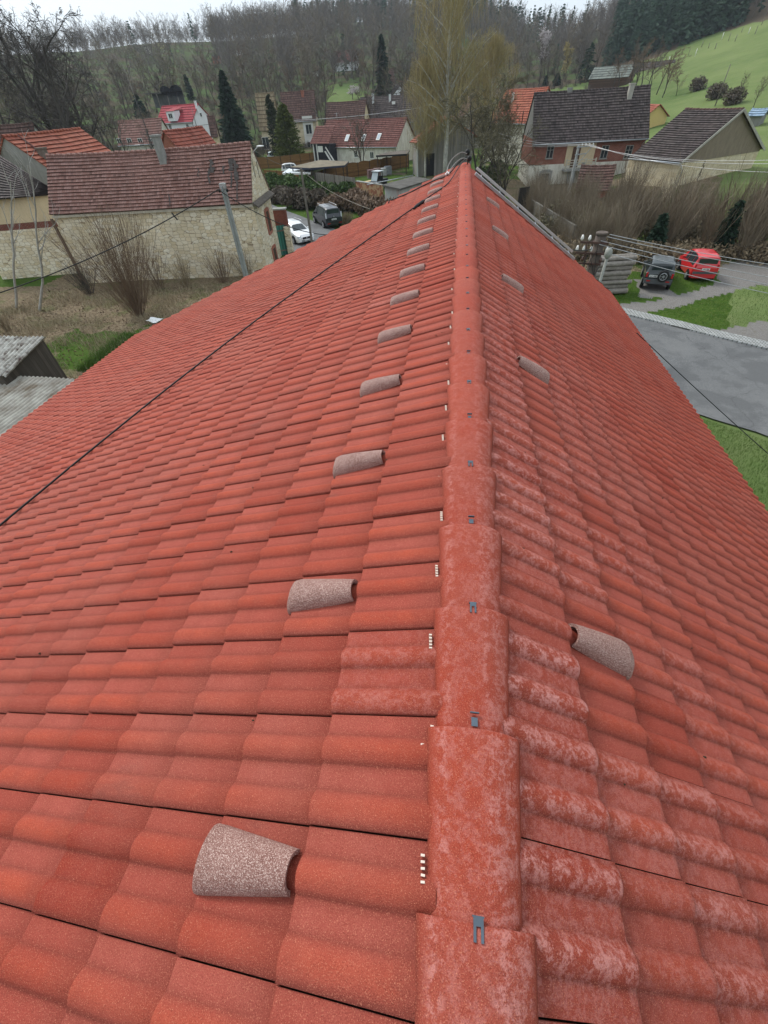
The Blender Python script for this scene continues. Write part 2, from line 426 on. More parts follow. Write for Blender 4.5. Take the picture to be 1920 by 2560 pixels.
pts = [(xl, f0), (xr, f0), (xr, fR), (0.3, fM-.1), (xl, fL)]
tops = [zl, zr, zr, -.35, zl]
for i in (1, 4):
    j = (i+1) % 5; (ax, ay), (bx, by) = pts[i], pts[j]
    b.face([(ax, ay, -8.2), (bx, by, -8.2), (bx, by, tops[j]), (ax, ay, tops[i])])
for i, jn in ((2, 3), (3, 4)):
    (ax, ay), (bx, by) = pts[i], pts[jn]
    b.face([(ax, ay, -8.2), (bx, by, -8.2), (bx, by, tops[jn]), (ax, ay, tops[i])])
b.face([(xr, f0, -8.2), (xl, f0, -8.2), (xl, f0, zl), (0, f0, -.35), (xr, f0, zr)][::-1])
b.build('wall', MT['plast'], house)
# ridge tiles
def ridge_tile(k):
    y0, y1 = .4*(k-1)-.035, .4*k
    rnd = random.Random(100+k); tint = max(0, rnd.gauss(.45, .12)); blm = max(0.12, 1.15-k/10.0)*rnd.uniform(.8, 1)
    na = 25; V = []; At, Ar, Ae, Ab = [], [], [], []
    rows = [(0, 0, 0), (.35, 0, 0), (.8, 0, 0), (.965, 0, 0), (.992, -.003, 0), (1.0, -.009, 0), (1.0, -.030, 1)]
    dx, dz = rnd.uniform(-.002, .002), rnd.uniform(-.001, .0015)
    for f, dr, und in rows:
        y = y0+(y1-y0)*f; w = .108+.029*f; up = -.020+.022*f+dr+dz
        for i in range(na):
            a = -1+2*i/(na-1); aa = abs(a)
            if aa < .84: x = w*(a/.84)*.93; z = -(.036 if a < 0 else .050)*(abs(a/.84)**2.5)
            else:
                q = (aa-.84)/.16; x = math.copysign(w*(.93+.07*q), a); z = -(.036 if a < 0 else .050)-(.012 if a < 0 else .030)*q
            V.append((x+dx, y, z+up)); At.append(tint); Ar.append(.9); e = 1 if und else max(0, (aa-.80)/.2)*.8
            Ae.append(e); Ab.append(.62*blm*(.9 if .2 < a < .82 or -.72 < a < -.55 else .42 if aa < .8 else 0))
    F = []
    for r_ in range(len(rows)-1):
        for i in range(na-1):
            q = r_*na+i; F.append((q, q+1, q+na+1, q+na))
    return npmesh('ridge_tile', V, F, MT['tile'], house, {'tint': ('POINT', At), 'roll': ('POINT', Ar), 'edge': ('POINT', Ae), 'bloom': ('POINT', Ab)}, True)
for k in range(-5, 34):
    rt = ridge_tile(k)
    y = .4*k
    if k < 33:
        c = MB(); wd = .011
        if k % 2 == 0:
            c.box((.0, y+.004, .0035), .022, .016, .003)
            for sx in (-1, 1): c.box((sx*.008, y-.015, .0037), .006, .028, .0028)
            c.box((0, y+.0115, -.002), .026, .003, .012)
        else:
            c.box((0, y+.018, -.010), .018, .024, .003); c.box((0, y+.0415, -.004), .026, .003, .009)
        c.build('ridge_clip', MT['clip'], rt)
# vent hoods
def hood(pt, yc, side):
    m = MB(); n = 14; L = [(.488, .048, .048, 0), (.53, .053, .056, 0), (.66, .068, .070, 0), (.75, .079, .073, 0), (.780, .081, .066, 0), (.797, .080, .044, 0), (.803, .078, .0, 0)]
    g = []
    for s, w, h, _ in L:
        row = []
        for i in range(n+1):
            a = math.pi*i/n; row.append(pt(s, yc-math.cos(a)*w*1.02, .012+h*math.sin(a)**.8))
        g.append(row)
    gi = []
    for s, w, h, _ in L[:3]:
        gi.append([pt(s+.004, yc-math.cos(math.pi*i/n)*(w-.011), .012+max(0, h-.012)*math.sin(math.pi*i/n)**.8) for i in range(n+1)])
    def strip(A, B, fl, sm=True):
        for i in range(n):
            q = [A[i], A[i+1], B[i+1], B[i]]; m.face(q[::-1] if fl else q, sm=sm)
    for a in range(len(g)-1): strip(g[a], g[a+1], side > 0)
    for a in range(2): strip(gi[a], gi[a+1], side < 0)
    strip(g[0], gi[0], side < 0, False)
    return m.build('vent_hood', MT['vent'], house)
for i in range(15):
    y = .033+.9*i
    if y < vergeL(.6)-.2: hood(lpt, y, -1)
for y in (.878, 3.278, 5.378, 7.778, 10.178): hood(rpt, y, 1)
# pale teeth of the ventilation comb under the left ridge edge
b = MB(); rnd = random.Random(3)
for j in range(-4, 40):
    yj = -.1619+.3*j
    for c, n0 in ((.236, 5),):
        if rnd.random() < .25: continue
        for q in range(n0):
            y = yj+c+q*.0125-.02; fq = (y+.035)/.4 % 1.0; xe = (.108+.029*fq+.004)/math.cos(THL)
            b.box(lpt(xe, y, .017+rnd.uniform(-.001, .001)), .010, .0048, .014, rnd.uniform(-.08, .08))
b.build('comb_strip', MT['bone'], house)
b = MB()
for _ in range(70):                        # bits of moss and bark caught on the tiles
    sd_ = rnd.choice((-1, 1)); s_, y = rnd.uniform(.15, 2.8), rnd.uniform(.1, 6.5)
    p = (lpt if sd_ < 0 else rpt)(s_, y, .028); r0 = rnd.uniform(.0025, .006); b.ball(p, r0*rnd.uniform(1, 2), r0, r0*.6, 6, 4)
meta(b.build('moss_crumbs', m_plain('moss_crumb', (.035, .028, .015), .95, .4, 60), house), kind='stuff')
# gutters
for nm, pt, s, y0, y1, sg in (('gutter', rpt, SR_E+.03, -2.9, vergeR(4.5), 1), ('gutter', lpt, SL_E-.22, -2.9, vergeL(9.1), -1)):
    m = MB(); n = 8
    for i in range(n):
        a0, a1 = math.pi*i/n, math.pi*(i+1)/n
        def q(a, y):
            c = pt(s, y, -.075); return Vector((c.x-sg*math.cos(a)*.065, y, c.z-math.sin(a)*.065))
        m.face([q(a0, y0), q(a1, y0), q(a1, y1), q(a0, y1)], sm=True)
    m.tube([q(math.pi, y0), q(math.pi, y1)], .009, 6)
    m.build(nm, MT['zinc'], house)
# verge board
b = MB()
b.bar(lpt(.1, vergeL(.1)-.05, -.12), lpt(9.1, vergeL(9.1)-.05, -.12), .03, .2)
b.bar(rpt(.1, vergeR(.1)-.05, -.12), rpt(4.5, vergeR(4.5)-.05, -.12), .03, .2)
b.build('verge_board', MT['darkwood'], house)

# ladder on the far end of the steep slope
lad = thing('ladder', 'silver aluminium roof ladder lying along the far edge of the steep red slope', 'ladder', rpt(2, 12.3))
A0, A1 = (.22, 3.32)
def lp(s, y, up): return rpt(s, y, up)
y_n = (11.95, 12.02); y_f = (12.40, 12.47)
for (ya, yb), up in ((y_n, .075), (y_f, .13)):
    m = MB(); m.bar(lp(A0, ya, up), lp(A1, yb, up), .14 if ya < 12.2 else .05, .05); m.build('rail', MT['zinc'] if ya < 12.2 else MT['alu'], lad)
nr = 11
for i in range(nr):
    f = (i+.6)/nr; s = A0+(A1-A0)*f
    m = MB(); m.bar(lp(s, y_n[0]+.07*f, .06), lp(s, y_f[0]+.07*f, .09), .022, .02); m.build('rung', MT['black'] if i % 2 else MT['zinc'], lad)

# cable lying across the left slope
def smooth_pts(ps, n=6):
    out = []
    for i in range(len(ps)-1):
        p0 = ps[max(i-1, 0)]; p1 = ps[i]; p2 = ps[i+1]; p3 = ps[min(i+2, len(ps)-1)]
        for k in range(n):
            t = k/n
            out.append(.5*((2*p1)+(-p0+p2)*t+(2*p0-5*p1+4*p2-p3)*t*t+(-p0+3*p1-3*p2+p3)*t**3))
    out.append(ps[-1]); return out
ins_top = Vector((.055, 12.95, .17))
cps = [ins_top+Vector((0, 0, -.05)), Vector((-.12, 12.2, .06))]+[onL(x, y, .052) for x, y in ((1120, 458), (1075, 490), (1045, 512), (1003, 541), (961, 571), (918, 600), (780, 699), (640, 801), (435, 958), (235, 1119), (110, 1222), (0, 1313), (-160, 1450))]
sp = smooth_pts(cps, 8); rnd = random.Random(8)
m = MB(); m.tube(sp, .0105, 6)
cab = m.build('cable', MT['black']); meta(cab, 'long black service cable lying diagonally across the shallow red slope', 'cable')
m = MB(); q0, q1 = onL(1062, 500, .055), onL(1033, 522, .055); m.tube([q0, q0.lerp(q1, .2), q0.lerp(q1, .8), q1], [.012, .03, .03, .012], 8)
m.build('cable_joint', MT['black'], cab)
cp2 = [ins_top+Vector((0, 0, -.03)), Vector((-.15, 12.7, .06))]+[onL(x, y, .05) for x, y in ((1120, 437), (1088, 450), (1054, 466), (1025, 481), (996, 493), (980, 500), (972, 506))]
cp2 += [cp2[-1]+Vector((-.1, .15, -.5))]
m = MB(); m.tube(smooth_pts(cp2, 6), .013, 6); meta(m.build('cable', MT['black']), 'short black cable running down the far edge of the shallow red slope', 'cable')
ib = thing('insulator_bracket', 'iron bracket with two black insulators and a looped rope at the far ridge end', 'bracket', (.05, 12.95, -.05))
m = MB(); m.bar((.05, 12.98, -.08), (.05, 12.98, .2), .025); m.bar((.05, 12.98, .13), (.1, 12.8, .13), .02); m.build('iron_arm', MT['black'], ib)
for (x, z, y) in ((.03, .205, 12.98), (.075, .11, 12.72)):
    m = MB(); m.tube([(x, y+.05, z), (x, y+.03, z), (x, y, z), (x, y-.04, z)], [.02, .045, .058, .03], 12); m.build('insulator', MT['black'], ib)
MT['rope'] = m_plain('grey_rope', (.28, .27, .25), .9, .3, 40)
m = MB(); m.tube(smooth_pts([Vector(v) for v in ((.02, 12.9, .18), (-.12, 12.9, .21), (-.30, 12.85, .12), (-.40, 12.7, .0), (-.42, 12.4, -.09), (-.42, 12.2, -.12))], 6), .011, 6)
m.tube(smooth_pts([Vector(v) for v in ((.06, 12.7, .1), (-.10, 12.7, .12), (-.26, 12.6, .03), (-.34, 12.4, -.05), (-.37, 12.1, -.09))], 6), .011, 6)
m.build('rope', MT['rope'], ib)
MT['white'] = m_plain('white_plastic', (.8, .8, .8), .6, .05, 5)
m = MB(); m.tube([(-.40, 12.25, -.06), (-.45, 12.1, -.085), (-.36, 12.08, -.08), (-.40, 12.25, -.06)], .011, 5); m.build('white_clip', MT['white'], ib)
# ================================================================== THE GROUND
import bisect
TAB_R = [0, 70, 110, 140, 180, 250, 400, 900, 1500]
TAB = {-75: [None, None, -4.8, -2.5, -.5, 1.5, 3.5, 3.0, 2.5], -45: [None, None, -4.8, -2.5, -.5, 1.5, 3.4, 2.8, 2.3], -30: [None, None, -4.8, -3.2, -.8, 1.5, 3.9, 3.2, 2.6],
       -20: [None, None, -4.8, -3.5, -1.2, 1.2, 3.9, 3.5, 3], -10: [None, None, -4.8, -3.2, -.2, 1.6, 4.3, 4.5, 4], 0: [None, None, -4.8, -3.6, -1.8, .3, 3.8, 5.0, 4.5],
       5: [None, None, -4.8, -3.8, -2.0, .0, 2.5, 3.6, 3], 9: [None, None, -4.8, -3.4, -1.6, .3, 2.2, 2.4, 2], 13: [None, None, -4.6, -2.9, -1.4, .4, 3.0, 3.8, 4],
       18: [None, -6.6, -3.6, -2.0, -.5, 1.2, 4.0, 5, 5], 24: [None, -6.2, -3.0, -1.0, .7, 2.6, 5.0, 6.5, 6], 32: [None, -6.0, -2.4, -.2, 1.5, 3.4, 5.5, 6.5, 6], 75: [None, -6.0, -2.4, -.2, 1.5, 3.4, 5.5, 6.5, 6]}
TAZ = sorted(TAB)
def tz(az, r):
    az = max(-75, min(75, az)); i = max(0, min(len(TAZ)-2, bisect.bisect_right(TAZ, az)-1)); fa = (az-TAZ[i])/(TAZ[i+1]-TAZ[i])
    j = max(0, min(len(TAB_R)-2, bisect.bisect_right(TAB_R, r)-1)); fr = (r-TAB_R[j])/(TAB_R[j+1]-TAB_R[j]); fr = max(0, min(1, fr))
    def zz(a, k):
        e = TAB[TAZ[a]][k]
        return -8.0 if e is None else 1.28+TAB_R[k]*math.tan(R(e))
    z = (zz(i, j)*(1-fr)+zz(i, j+1)*fr)*(1-fa)+(zz(i+1, j)*(1-fr)+zz(i+1, j+1)*fr)*fa
    return z
def gz(x, y):
    r = math.hypot(x, y); z = tz(math.degrees(math.atan2(x, y)), r) if r > 60 else -8.0
    if r > 120: z += 1.2*mnoise.noise(Vector((x*.02, y*.02, 0)))*min(1, (r-120)/80)
    return z+.05*mnoise.noise(Vector((x*.3, y*.3, 1)))
def gpt(x, y, up=0.0): return Vector((x, y, gz(x, y)+up))
def hill(px, py, r0=100, r1=900):
    """walk a sight line of the photo out to the terrain"""
    d = ray(px, py); hd = math.hypot(d.x, d.y); q = r0
    while q < r1:
        p = CAM+d*(q/hd)
        if p.z < gz(p.x, p.y): return Vector((p.x, p.y, gz(p.x, p.y)))
        q += 1.0
    return Vector((p.x, p.y, gz(p.x, p.y)))
# road ribbon: (kerb side points) measured on the ground
kerb = [Vector((40, 3, 0)), Vector((24.0, 13.6, 0)), Vector((14.6, 20.8, 0)), Vector((11.1, 23.7, 0)), Vector((8.6, 25.8, 0)), Vector((3.0, 31.0, 0)), Vector((-3.5, 37.4, 0)), Vector((-10.3, 45.4, 0)), Vector((-21.5, 59.3, 0)), Vector((-38, 81, 0)), Vector((-58, 100, 0))]
inner = []
g1, g2, g3, g4 = G(1576, 817), G(1920, 923), G(1718, 1015), G(1920, 1117)
def offset(ps, d):
    o = []
    for i, p in enumerate(ps):
        t = (ps[min(i+1, len(ps)-1)]-ps[max(i-1, 0)]).normalized(); o.append(p+Vector((t.y, -t.x, 0))*d)
    return o
kerb = smooth_pts(kerb, 6)
def side(ps, x, y):            # signed distance to a polyline
    best = 1e9; sg = 1
    for i in range(len(ps)-1):
        ax, ay = ps[i].x, ps[i].y; bx, by = ps[i+1].x-ax, ps[i+1].y-ay
        t = max(0, min(1, ((x-ax)*bx+(y-ay)*by)/(bx*bx+by*by))); dx, dy = x-ax-t*bx, y-ay-t*by; d = dx*dx+dy*dy
        if d < best: best = d; sg = 1 if bx*dy-by*dx > 0 else -1
    return math.sqrt(best)*sg
def inpoly(poly, x, y):
    c = False; n = len(poly)
    for i in range(n):
        x1, y1 = poly[i]; x2, y2 = poly[i-1]
        if (y1 > y) != (y2 > y) and x < (x2-x1)*(y-y1)/(y2-y1)+x1: c = not c
    return c
def gp(*pts): return [tuple(G(*p)[:2]) for p in pts]
gravel_polys = [gp((1565, 790), (1640, 812), (1780, 852), (2100, 985), (2100, 800), (1900, 800), (1780, 835), (1680, 815), (1600, 785), (1540, 765)),
                gp((1540, 772), (1600, 788), (1700, 765), (1800, 735), (1900, 712), (2100, 740), (2100, 640), (1880, 640), (1790, 668), (1795, 705), (1740, 725), (1640, 752), (1540, 762)),
                gp((1585, 700), (1605, 745), (1690, 745), (1660, 690))]
yard = (-70, -8.0, -5.0, 31.0)
greenpatch = gp((95, 870), (190, 820), (330, 830), (400, 790), (330, 860), (240, 930), (120, 930))
# attribute: R gravel, G dry litter, B meadow brightness
def gcol(x, y):
    r = math.hypot(x, y); n = mnoise.noise(Vector((x*.35, y*.35, 3)))*.9+mnoise.noise(Vector((x*1.3, y*1.3, 7)))*.5
    az = math.degrees(math.atan2(x, y)); gr = 0; dry = 0; mead = 0
    if r < 75:
        xx, yy = x+n*.5, y+n*.5
        for gp_ in gravel_polys:
            if inpoly(gp_, xx, yy): gr = 1
        if yard[0] < x < yard[1] and yard[2] < y < yard[3]:
            dry = max(0, min(1, .85+n*.5))
            if inpoly(greenpatch, x+n, y+n): dry = .15
        if x > 4 and y > 33: dry = max(0, min(1, .75+n))
        if -32 < x < -12 and 31 <= y < 34.5: dry = 1
    elif r < 130 and az < 8: dry = max(0, min(.8, .25+n))
    az += 1.2*mnoise.noise(Vector((x*.05, y*.05, 9))); r += 14*mnoise.noise(Vector((x*.04, y*.04, 11)))*(r > 90)
    if az > 13.5 and 82-max(0, az-21)*6 < r < 260: mead = 1; dry = 0
    if 2 < az < 12 and 100 < r < 215: mead = 1; dry = 0
    if r >= 130 and not mead: dry = max(0, min(1, .38+n*.8+.2*mnoise.noise(Vector((x*.03, y*.03, 5)))))
    if 215 < r < 232 and 2 < az < 12: dry = 1; mead = 0
    if -14 < az < -9.5 and 150 < r < 215: mead = .9; dry = .1
    if az > 11 and r > 255: dry = .8
    return gr, dry, mead
azs = [-180+i*6 for i in range(17)]+[-80+i*.5 for i in range(0, 241)]+[41+i*6 for i in range(0, 24)]
azs = sorted(set(a for a in azs if a < 180))
rs = [0.5+.42*i for i in range(175)]; q = rs[-1]
while q < 1500: q *= 1.022; rs.append(q)
V, F, A, LT = [], [], [], []
for r_ in rs:
    for a in azs:
        x, y = r_*math.sin(R(a)), r_*math.cos(R(a)); V.append((x, y, gz(x, y))); LT.append(max(0, min(1, (r_-118)/25)) if True else 0)
        A.append((*gcol(x, y), 1) if -80 <= a <= 41 else (0, .4, .3, 1))
na = len(azs)
for i in range(len(rs)-1):
    for j in range(na):
        k = (j+1) % na; F.append((i*na+j, (i)*na+k, (i+1)*na+k, (i+1)*na+j))
F = np.array(F)[:, ::-1]
t = NT('ground_cover'); ob = t.coord('Object'); sp_ = t.add('ShaderNodeSeparateColor'); t.l(t.attr('mask', 'Color'), sp_.inputs[0])
n1 = t.noise(ob, .6, 6, .65); n2 = t.noise(ob, 5, 6, .75); n3 = t.noise(ob, 30, 4, .8); nl = t.noise(ob, .035, 6, .6)
grass = t.mix(t.ramp(n1, [(.3, (0, 0, 0)), (.7, (1, 1, 1))]), (.035, .075, .010), (.065, .12, .018))
grass = t.mix(t.ramp(n2, [(.47, (0, 0, 0)), (.70, (.5, .5, .5))]), grass, (.17, .18, .06))
grass = t.mix(t.ramp(n3, [(.3, (.7, .7, .7)), (.5, (0, 0, 0))]), grass, (.022, .045, .010))
mead = t.mix(t.ramp(nl, [(.35, (0, 0, 0)), (.65, (1, 1, 1))]), (.085, .135, .040), (.17, .215, .078))
mead = t.mix(t.ramp(t.noise(ob, .5, 5, .7), [(.45, (0, 0, 0)), (.75, (.5, .5, .5))]), mead, (.20, .21, .10))
dryc = t.mix(t.ramp(n2, [(.35, (0, 0, 0)), (.62, (1, 1, 1))]), (.085, .058, .038), (.31, .245, .16))
dryc = t.mix(t.ramp(n3, [(.38, (.8, .8, .8)), (.5, (0, 0, 0))]), dryc, (.05, .033, .022))
dryc = t.mix(t.ramp(n1, [(.5, (0, 0, 0)), (.62, (.6, .6, .6))]), dryc, (.085, .105, .035))
grav = t.mix(t.ramp(n3, [(.35, (0, 0, 0)), (.65, (1, 1, 1))]), (.115, .105, .098), (.29, .275, .26))
grav = t.mix(t.ramp(n2, [(.5, (0, 0, 0)), (.7, (.6, .6, .6))]), grav, (.13, .115, .08))
def soft(v, nn, w=.35):
    return t.ramp(t.math('ADD', v, t.math('MULTIPLY', t.math('SUBTRACT', nn, .5), w*2)), [(.38, (0, 0, 0)), (.62, (1, 1, 1))])
lit = t.mix(t.ramp(t.noise(ob, .09, 6, .7), [(.4, (0, 0, 0)), (.62, (1, 1, 1))]), (.070, .060, .042), (.075, .13, .04)); lf = t.attr('litter')
grass = t.mix(t.math('MULTIPLY', lf, .85), grass, lit); dryc = t.mix(t.math('MULTIPLY', lf, .85), dryc, (.085, .066, .047))
b_ = t.mix(soft(sp_.outputs[2], n1, .1), grass, mead); b_ = t.mix(soft(sp_.outputs[1], n2, .7), b_, dryc); b_ = t.mix(soft(sp_.outputs[0], n2, .5), b_, grav)
t.bump(n3, .5, .05); MT['ground'] = t.col(b_, 1.0, .05)
meta(npmesh('ground', V, F, MT['ground'], None, {'mask': ('POINT', A), 'litter': ('POINT', LT)}, True), kind='structure')

# asphalt
t = NT('asphalt'); ob = t.coord('Object'); n3 = t.noise(ob, 55, 3, .8); n1 = t.noise(ob, .8, 5, .6)
a_ = t.mix(t.ramp(n3, [(.35, (0, 0, 0)), (.65, (1, 1, 1))]), (.075, .076, .077), (.215, .216, .216))
a_ = t.mix(t.ramp(n1, [(.45, (0, 0, 0)), (.55, (.6, .6, .6))]), a_, (.095, .096, .098))
a_ = t.mix(t.ramp(t.noise(t.scale(ob, (.25, .25, 1)), 1.0, 7, .75), [(.5, (0, 0, 0)), (.62, (.6, .6, .6))]), a_, (.18, .18, .178))
vo = t.add('ShaderNodeTexVoronoi', feature='DISTANCE_TO_EDGE'); vo.inputs['Scale'].default_value = .35
nzv = t.add('ShaderNodeTexNoise'); nzv.inputs['Scale'].default_value = 1.2; nzv.inputs['Detail'].default_value = 5; t.l(ob, nzv.inputs['Vector'])
mm = t.add('ShaderNodeMix', data_type='RGBA', blend_type='LINEAR_LIGHT'); mm.inputs[0].default_value = .35; t.l(ob, mm.inputs[6]); t.l(nzv.outputs['Color'], mm.inputs[7]); t.l(mm.outputs[2], vo.inputs['Vector'])
a_ = t.mix(t.ramp(vo.outputs[0], [(0, (.6, .6, .6)), (.006, (0, 0, 0))]), a_, (.06, .06, .062))
t.bump(n3, .4, .01); MT['asphalt'] = t.col(a_, .88, .25)
def ribbon(name, A_, B_, z, mat, kind='structure', side=True):
    m = MB()
    for i in range(len(A_)-1):
        a, b2, c, d = A_[i], A_[i+1], B_[i+1], B_[i]
        q = [Vector((p.x, p.y, gz(p.x, p.y)+z)) for p in (a, b2, c, d)]
        m.face(q)
    o = m.build(name, mat)
    if kind: meta(o, kind=kind)
    return o
RW = 5.3
RW = (abs(side(kerb, g3.x, g3.y))+abs(side(kerb, g4.x, g4.y)))/2; print('RW', abs(side(kerb, g3.x, g3.y)), abs(side(kerb, g4.x, g4.y)))
rj = random.Random(4)
outer = offset(kerb, -RW)
# orient: make sure the road lies on the camera side of the kerb line
if (outer[12]-Vector((0, 0, 0))).length > kerb[12].length: outer = offset(kerb, RW); SG = 1
else: SG = -1
outer = [p+Vector((rj.uniform(-.12, .12), rj.uniform(-.12, .12), 0)) for p in outer]
for i_, p in enumerate(kerb): pass
ribbon('road', kerb, outer, .06, MT['asphalt'])
# cobbled strip, on a low kerb
t = NT('cobbles'); uv = t.coord('Object'); br = t.add('ShaderNodeTexBrick'); rot = t.add('ShaderNodeMapping'); rot.inputs['Rotation'].default_value = (0, 0, R(38)); t.l(uv, rot.inputs[0])
br.inputs['Scale'].default_value = 1; br.inputs['Brick Width'].default_value = .2; br.inputs['Row Height'].default_value = .13; br.inputs['Mortar Size'].default_value = .022
br.inputs['Color1'].default_value = (.50, .51, .50, 1); br.inputs['Color2'].default_value = (.34, .35, .35, 1); br.inputs['Mortar'].default_value = (.10, .10, .09, 1); t.l(rot.outputs[0], br.inputs['Vector'])
cc = t.mix(t.ramp(t.noise(uv, 3, 5, .7), [(.4, (0, 0, 0)), (.7, (.5, .5, .5))]), br.outputs[0], (.22, .22, .20)); t.bump(br.outputs['Fac'], -.6, .02); MT['cobble'] = t.col(cc, .85, .2)
ko = offset(kerb, -SG*.85)
m = MB()
sel = range(0, 34)
for i in sel:
    a, b2, c, d = kerb[i], kerb[i+1], ko[i+1], ko[i]
    def zz(p, u): return Vector((p.x, p.y, -8+u))
    m.face([zz(a, .15), zz(b2, .15), zz(c, .13), zz(d, .13)]); m.face([zz(a, -.05), zz(b2, -.05), zz(b2, .15), zz(a, .15)])
meta(m.build('kerb_strip', MT['cobble']), kind='structure')
# ================================================================== BUILDINGS
MT['glass'] = m_glass()
MT['frame'] = m_plain('white_frame', (.75, .74, .70), .6, .08, 4)
MT['framebrown'] = m_plain('brown_frame', (.10, .05, .03), .7, .2, 4)
MT['concrete'] = m_plain('concrete', (.33, .33, .31), .9, .3, 2.5, bump=.2)
MT['tar'] = m_plain('tar_felt', (.10, .095, .085), .9, .5, 1.2)
def basis(a, b):
    t = Vector((b[0]-a[0], b[1]-a[1], 0)); L = t.length; t.normalize(); n = Vector((-t.y, t.x, 0))
    if n.dot(Vector((a[0], a[1], 0))) < 0: n = -n
    return t, n, L
def tiled_plane(name, eL, eR, rR, rL, rowl, mat, parent, thick=.075, sag=.0, seed=1, cols=6):
    """stepped rows of tiles from the eave line (eL-eR) up to the ridge line (rL-rR)"""
    m = MB(); eL, eR, rL, rR = map(Vector, (eL, eR, rL, rR)); H = ((rL-eL).length+(rR-eR).length)/2
    n = max(3, int(round(H/rowl))); nn = (eR-eL).cross(rL-eL).normalized()
    if nn.z < 0: nn = -nn
    rnd = random.Random(seed); W = (eR-eL).length; u0 = rnd.uniform(0, 50)
    js = [[rnd.uniform(-.012, .012) for _ in range(cols+1)] for _ in range(n+1)]
    def sg(u, v):
        p = (eL.lerp(eR, u)).lerp(rL.lerp(rR, u), v)
        s = sag*(1-(2*u-1)**2)*(.35+.65*v)+.03*mnoise.noise(Vector((u*6+seed, v*4, seed)))
        return p+Vector((0, 0, -s))
    for i in range(n):
        for c in range(cols):
            ua, ub = c/cols, (c+1)/cols; v0, v1 = i/n, (i+1)/n
            ja, jb = js[i][c]/H, js[i][c+1]/H
            a, b2 = sg(ua, v0+ja)+nn*thick, sg(ub, v0+jb)+nn*thick; c2, d = sg(ub, v1+.02/n)+nn*.008, sg(ua, v1+.02/n)+nn*.008
            uv = [(u0+ua*W, v0*H+.01), (u0+ub*W, v0*H+.01), (u0+ub*W, v1*H-.01), (u0+ua*W, v1*H-.01)]
            uv = [(x, y/(H/n)*.33) for x, y in uv]
            m.face([a, b2, c2, d], uv)
            a0, b0 = sg(ua, v0+ja)-nn*.02, sg(ub, v0+jb)-nn*.02
            m.face([a0, b0, b2, a], [uv[0]]*4)
    # underside and edges
    m.face([eL-nn*.03, rL-nn*.03, rR-nn*.03, eR-nn*.03])
    m.face([eL-nn*.03, eL+nn*.04, rL+nn*.04, rL-nn*.03]); m.face([eR-nn*.03, rR-nn*.03, rR+nn*.04, eR+nn*.04])
    return m.build(name, mat, parent)
def ridge_cap(rL, rR, mat, parent, r=.11, sag=0.0):
    m = MB(); rL, rR = Vector(rL), Vector(rR); n = max(4, int((rR-rL).length/.38)); rnd = random.Random(n)
    for i in range(n):
        a, b2 = rL.lerp(rR, i/n), rL.lerp(rR, (i+1)/n)
        f0, f1 = i/n, (i+1)/n
        a.z -= sag*(1-(2*f0-1)**2); b2.z -= sag*(1-(2*f1-1)**2)
        j = Vector((0, 0, rnd.uniform(-.02, .02)))
        m.tube([a+j, b2+j], [r*1.12, r*.9], 8)
    return m.build('ridge_cap', mat, parent)
def window(parent, c, t, w, h, n=None, bars=(1, 1), mat=None, sill=True, lintel=False, name='window', depth=.10, glass=None):
    """c: centre on the wall face, t: unit vector along the wall, n: unit vector out of the wall"""
    c = Vector(c); t = Vector(t).normalized(); n = Vector(n).normalized(); up = Vector((0, 0, 1)); mat = mat or MT['frame']
    m = MB(); fw = .07
    def bx(cc, a, b2, d): m.box(cc, a, d, b2, ax=(t, n, up))
    for s in (-1, 1):
        bx(c+t*(s*(w/2-fw/2))+n*.03, fw, h, .08); bx(c+up*(s*(h/2-fw/2))+n*.03, w-2*fw-.004, fw, .08)
    for i in range(bars[0]): bx(c+t*(-w/2+w*(i+1)/(bars[0]+1))+n*.035, .06, h-2*fw-.004, .05)
    for i in range(bars[1]): bx(c+up*(h/2-h*(i+1)/(bars[1]+1)*.72)+n*.032, w-2*fw-.004, .045, .045)
    if sill: bx(c-up*(h/2+.03)+n*.07, w+.16, .05, .16)
    o = m.build(name, mat, parent)
    g = MB(); g.box(c+n*.008, w-.1, .02, h-.1, ax=(t, n, up)); g.build('pane', glass or MT['glass'], o)
    return o
def door(parent, c, t, n, w, h, mat):
    m = MB(); c = Vector(c); m.box(c, w, .08, h, ax=(Vector(t), Vector(n), Vector((0, 0, 1))))
    for s in (-1, 1): m.box(c+Vector(t)*s*w*.23+Vector(n)*.045, w*.36, .02, h*.8, ax=(Vector(t), Vector(n), Vector((0, 0, 1))))
    return m.build('door', mat, parent)
def chimney(parent, c, w, d, h, mat, rz=0.0, cap=True):
    m = MB(); c = Vector(c); m.box(c+Vector((0, 0, h/2-.4)), w, d, h+.8, rz)
    if cap: m.box(c+Vector((0, 0, h+.05)), w+.12, d+.12, .1, rz)
    return m.build('chimney', mat, parent)
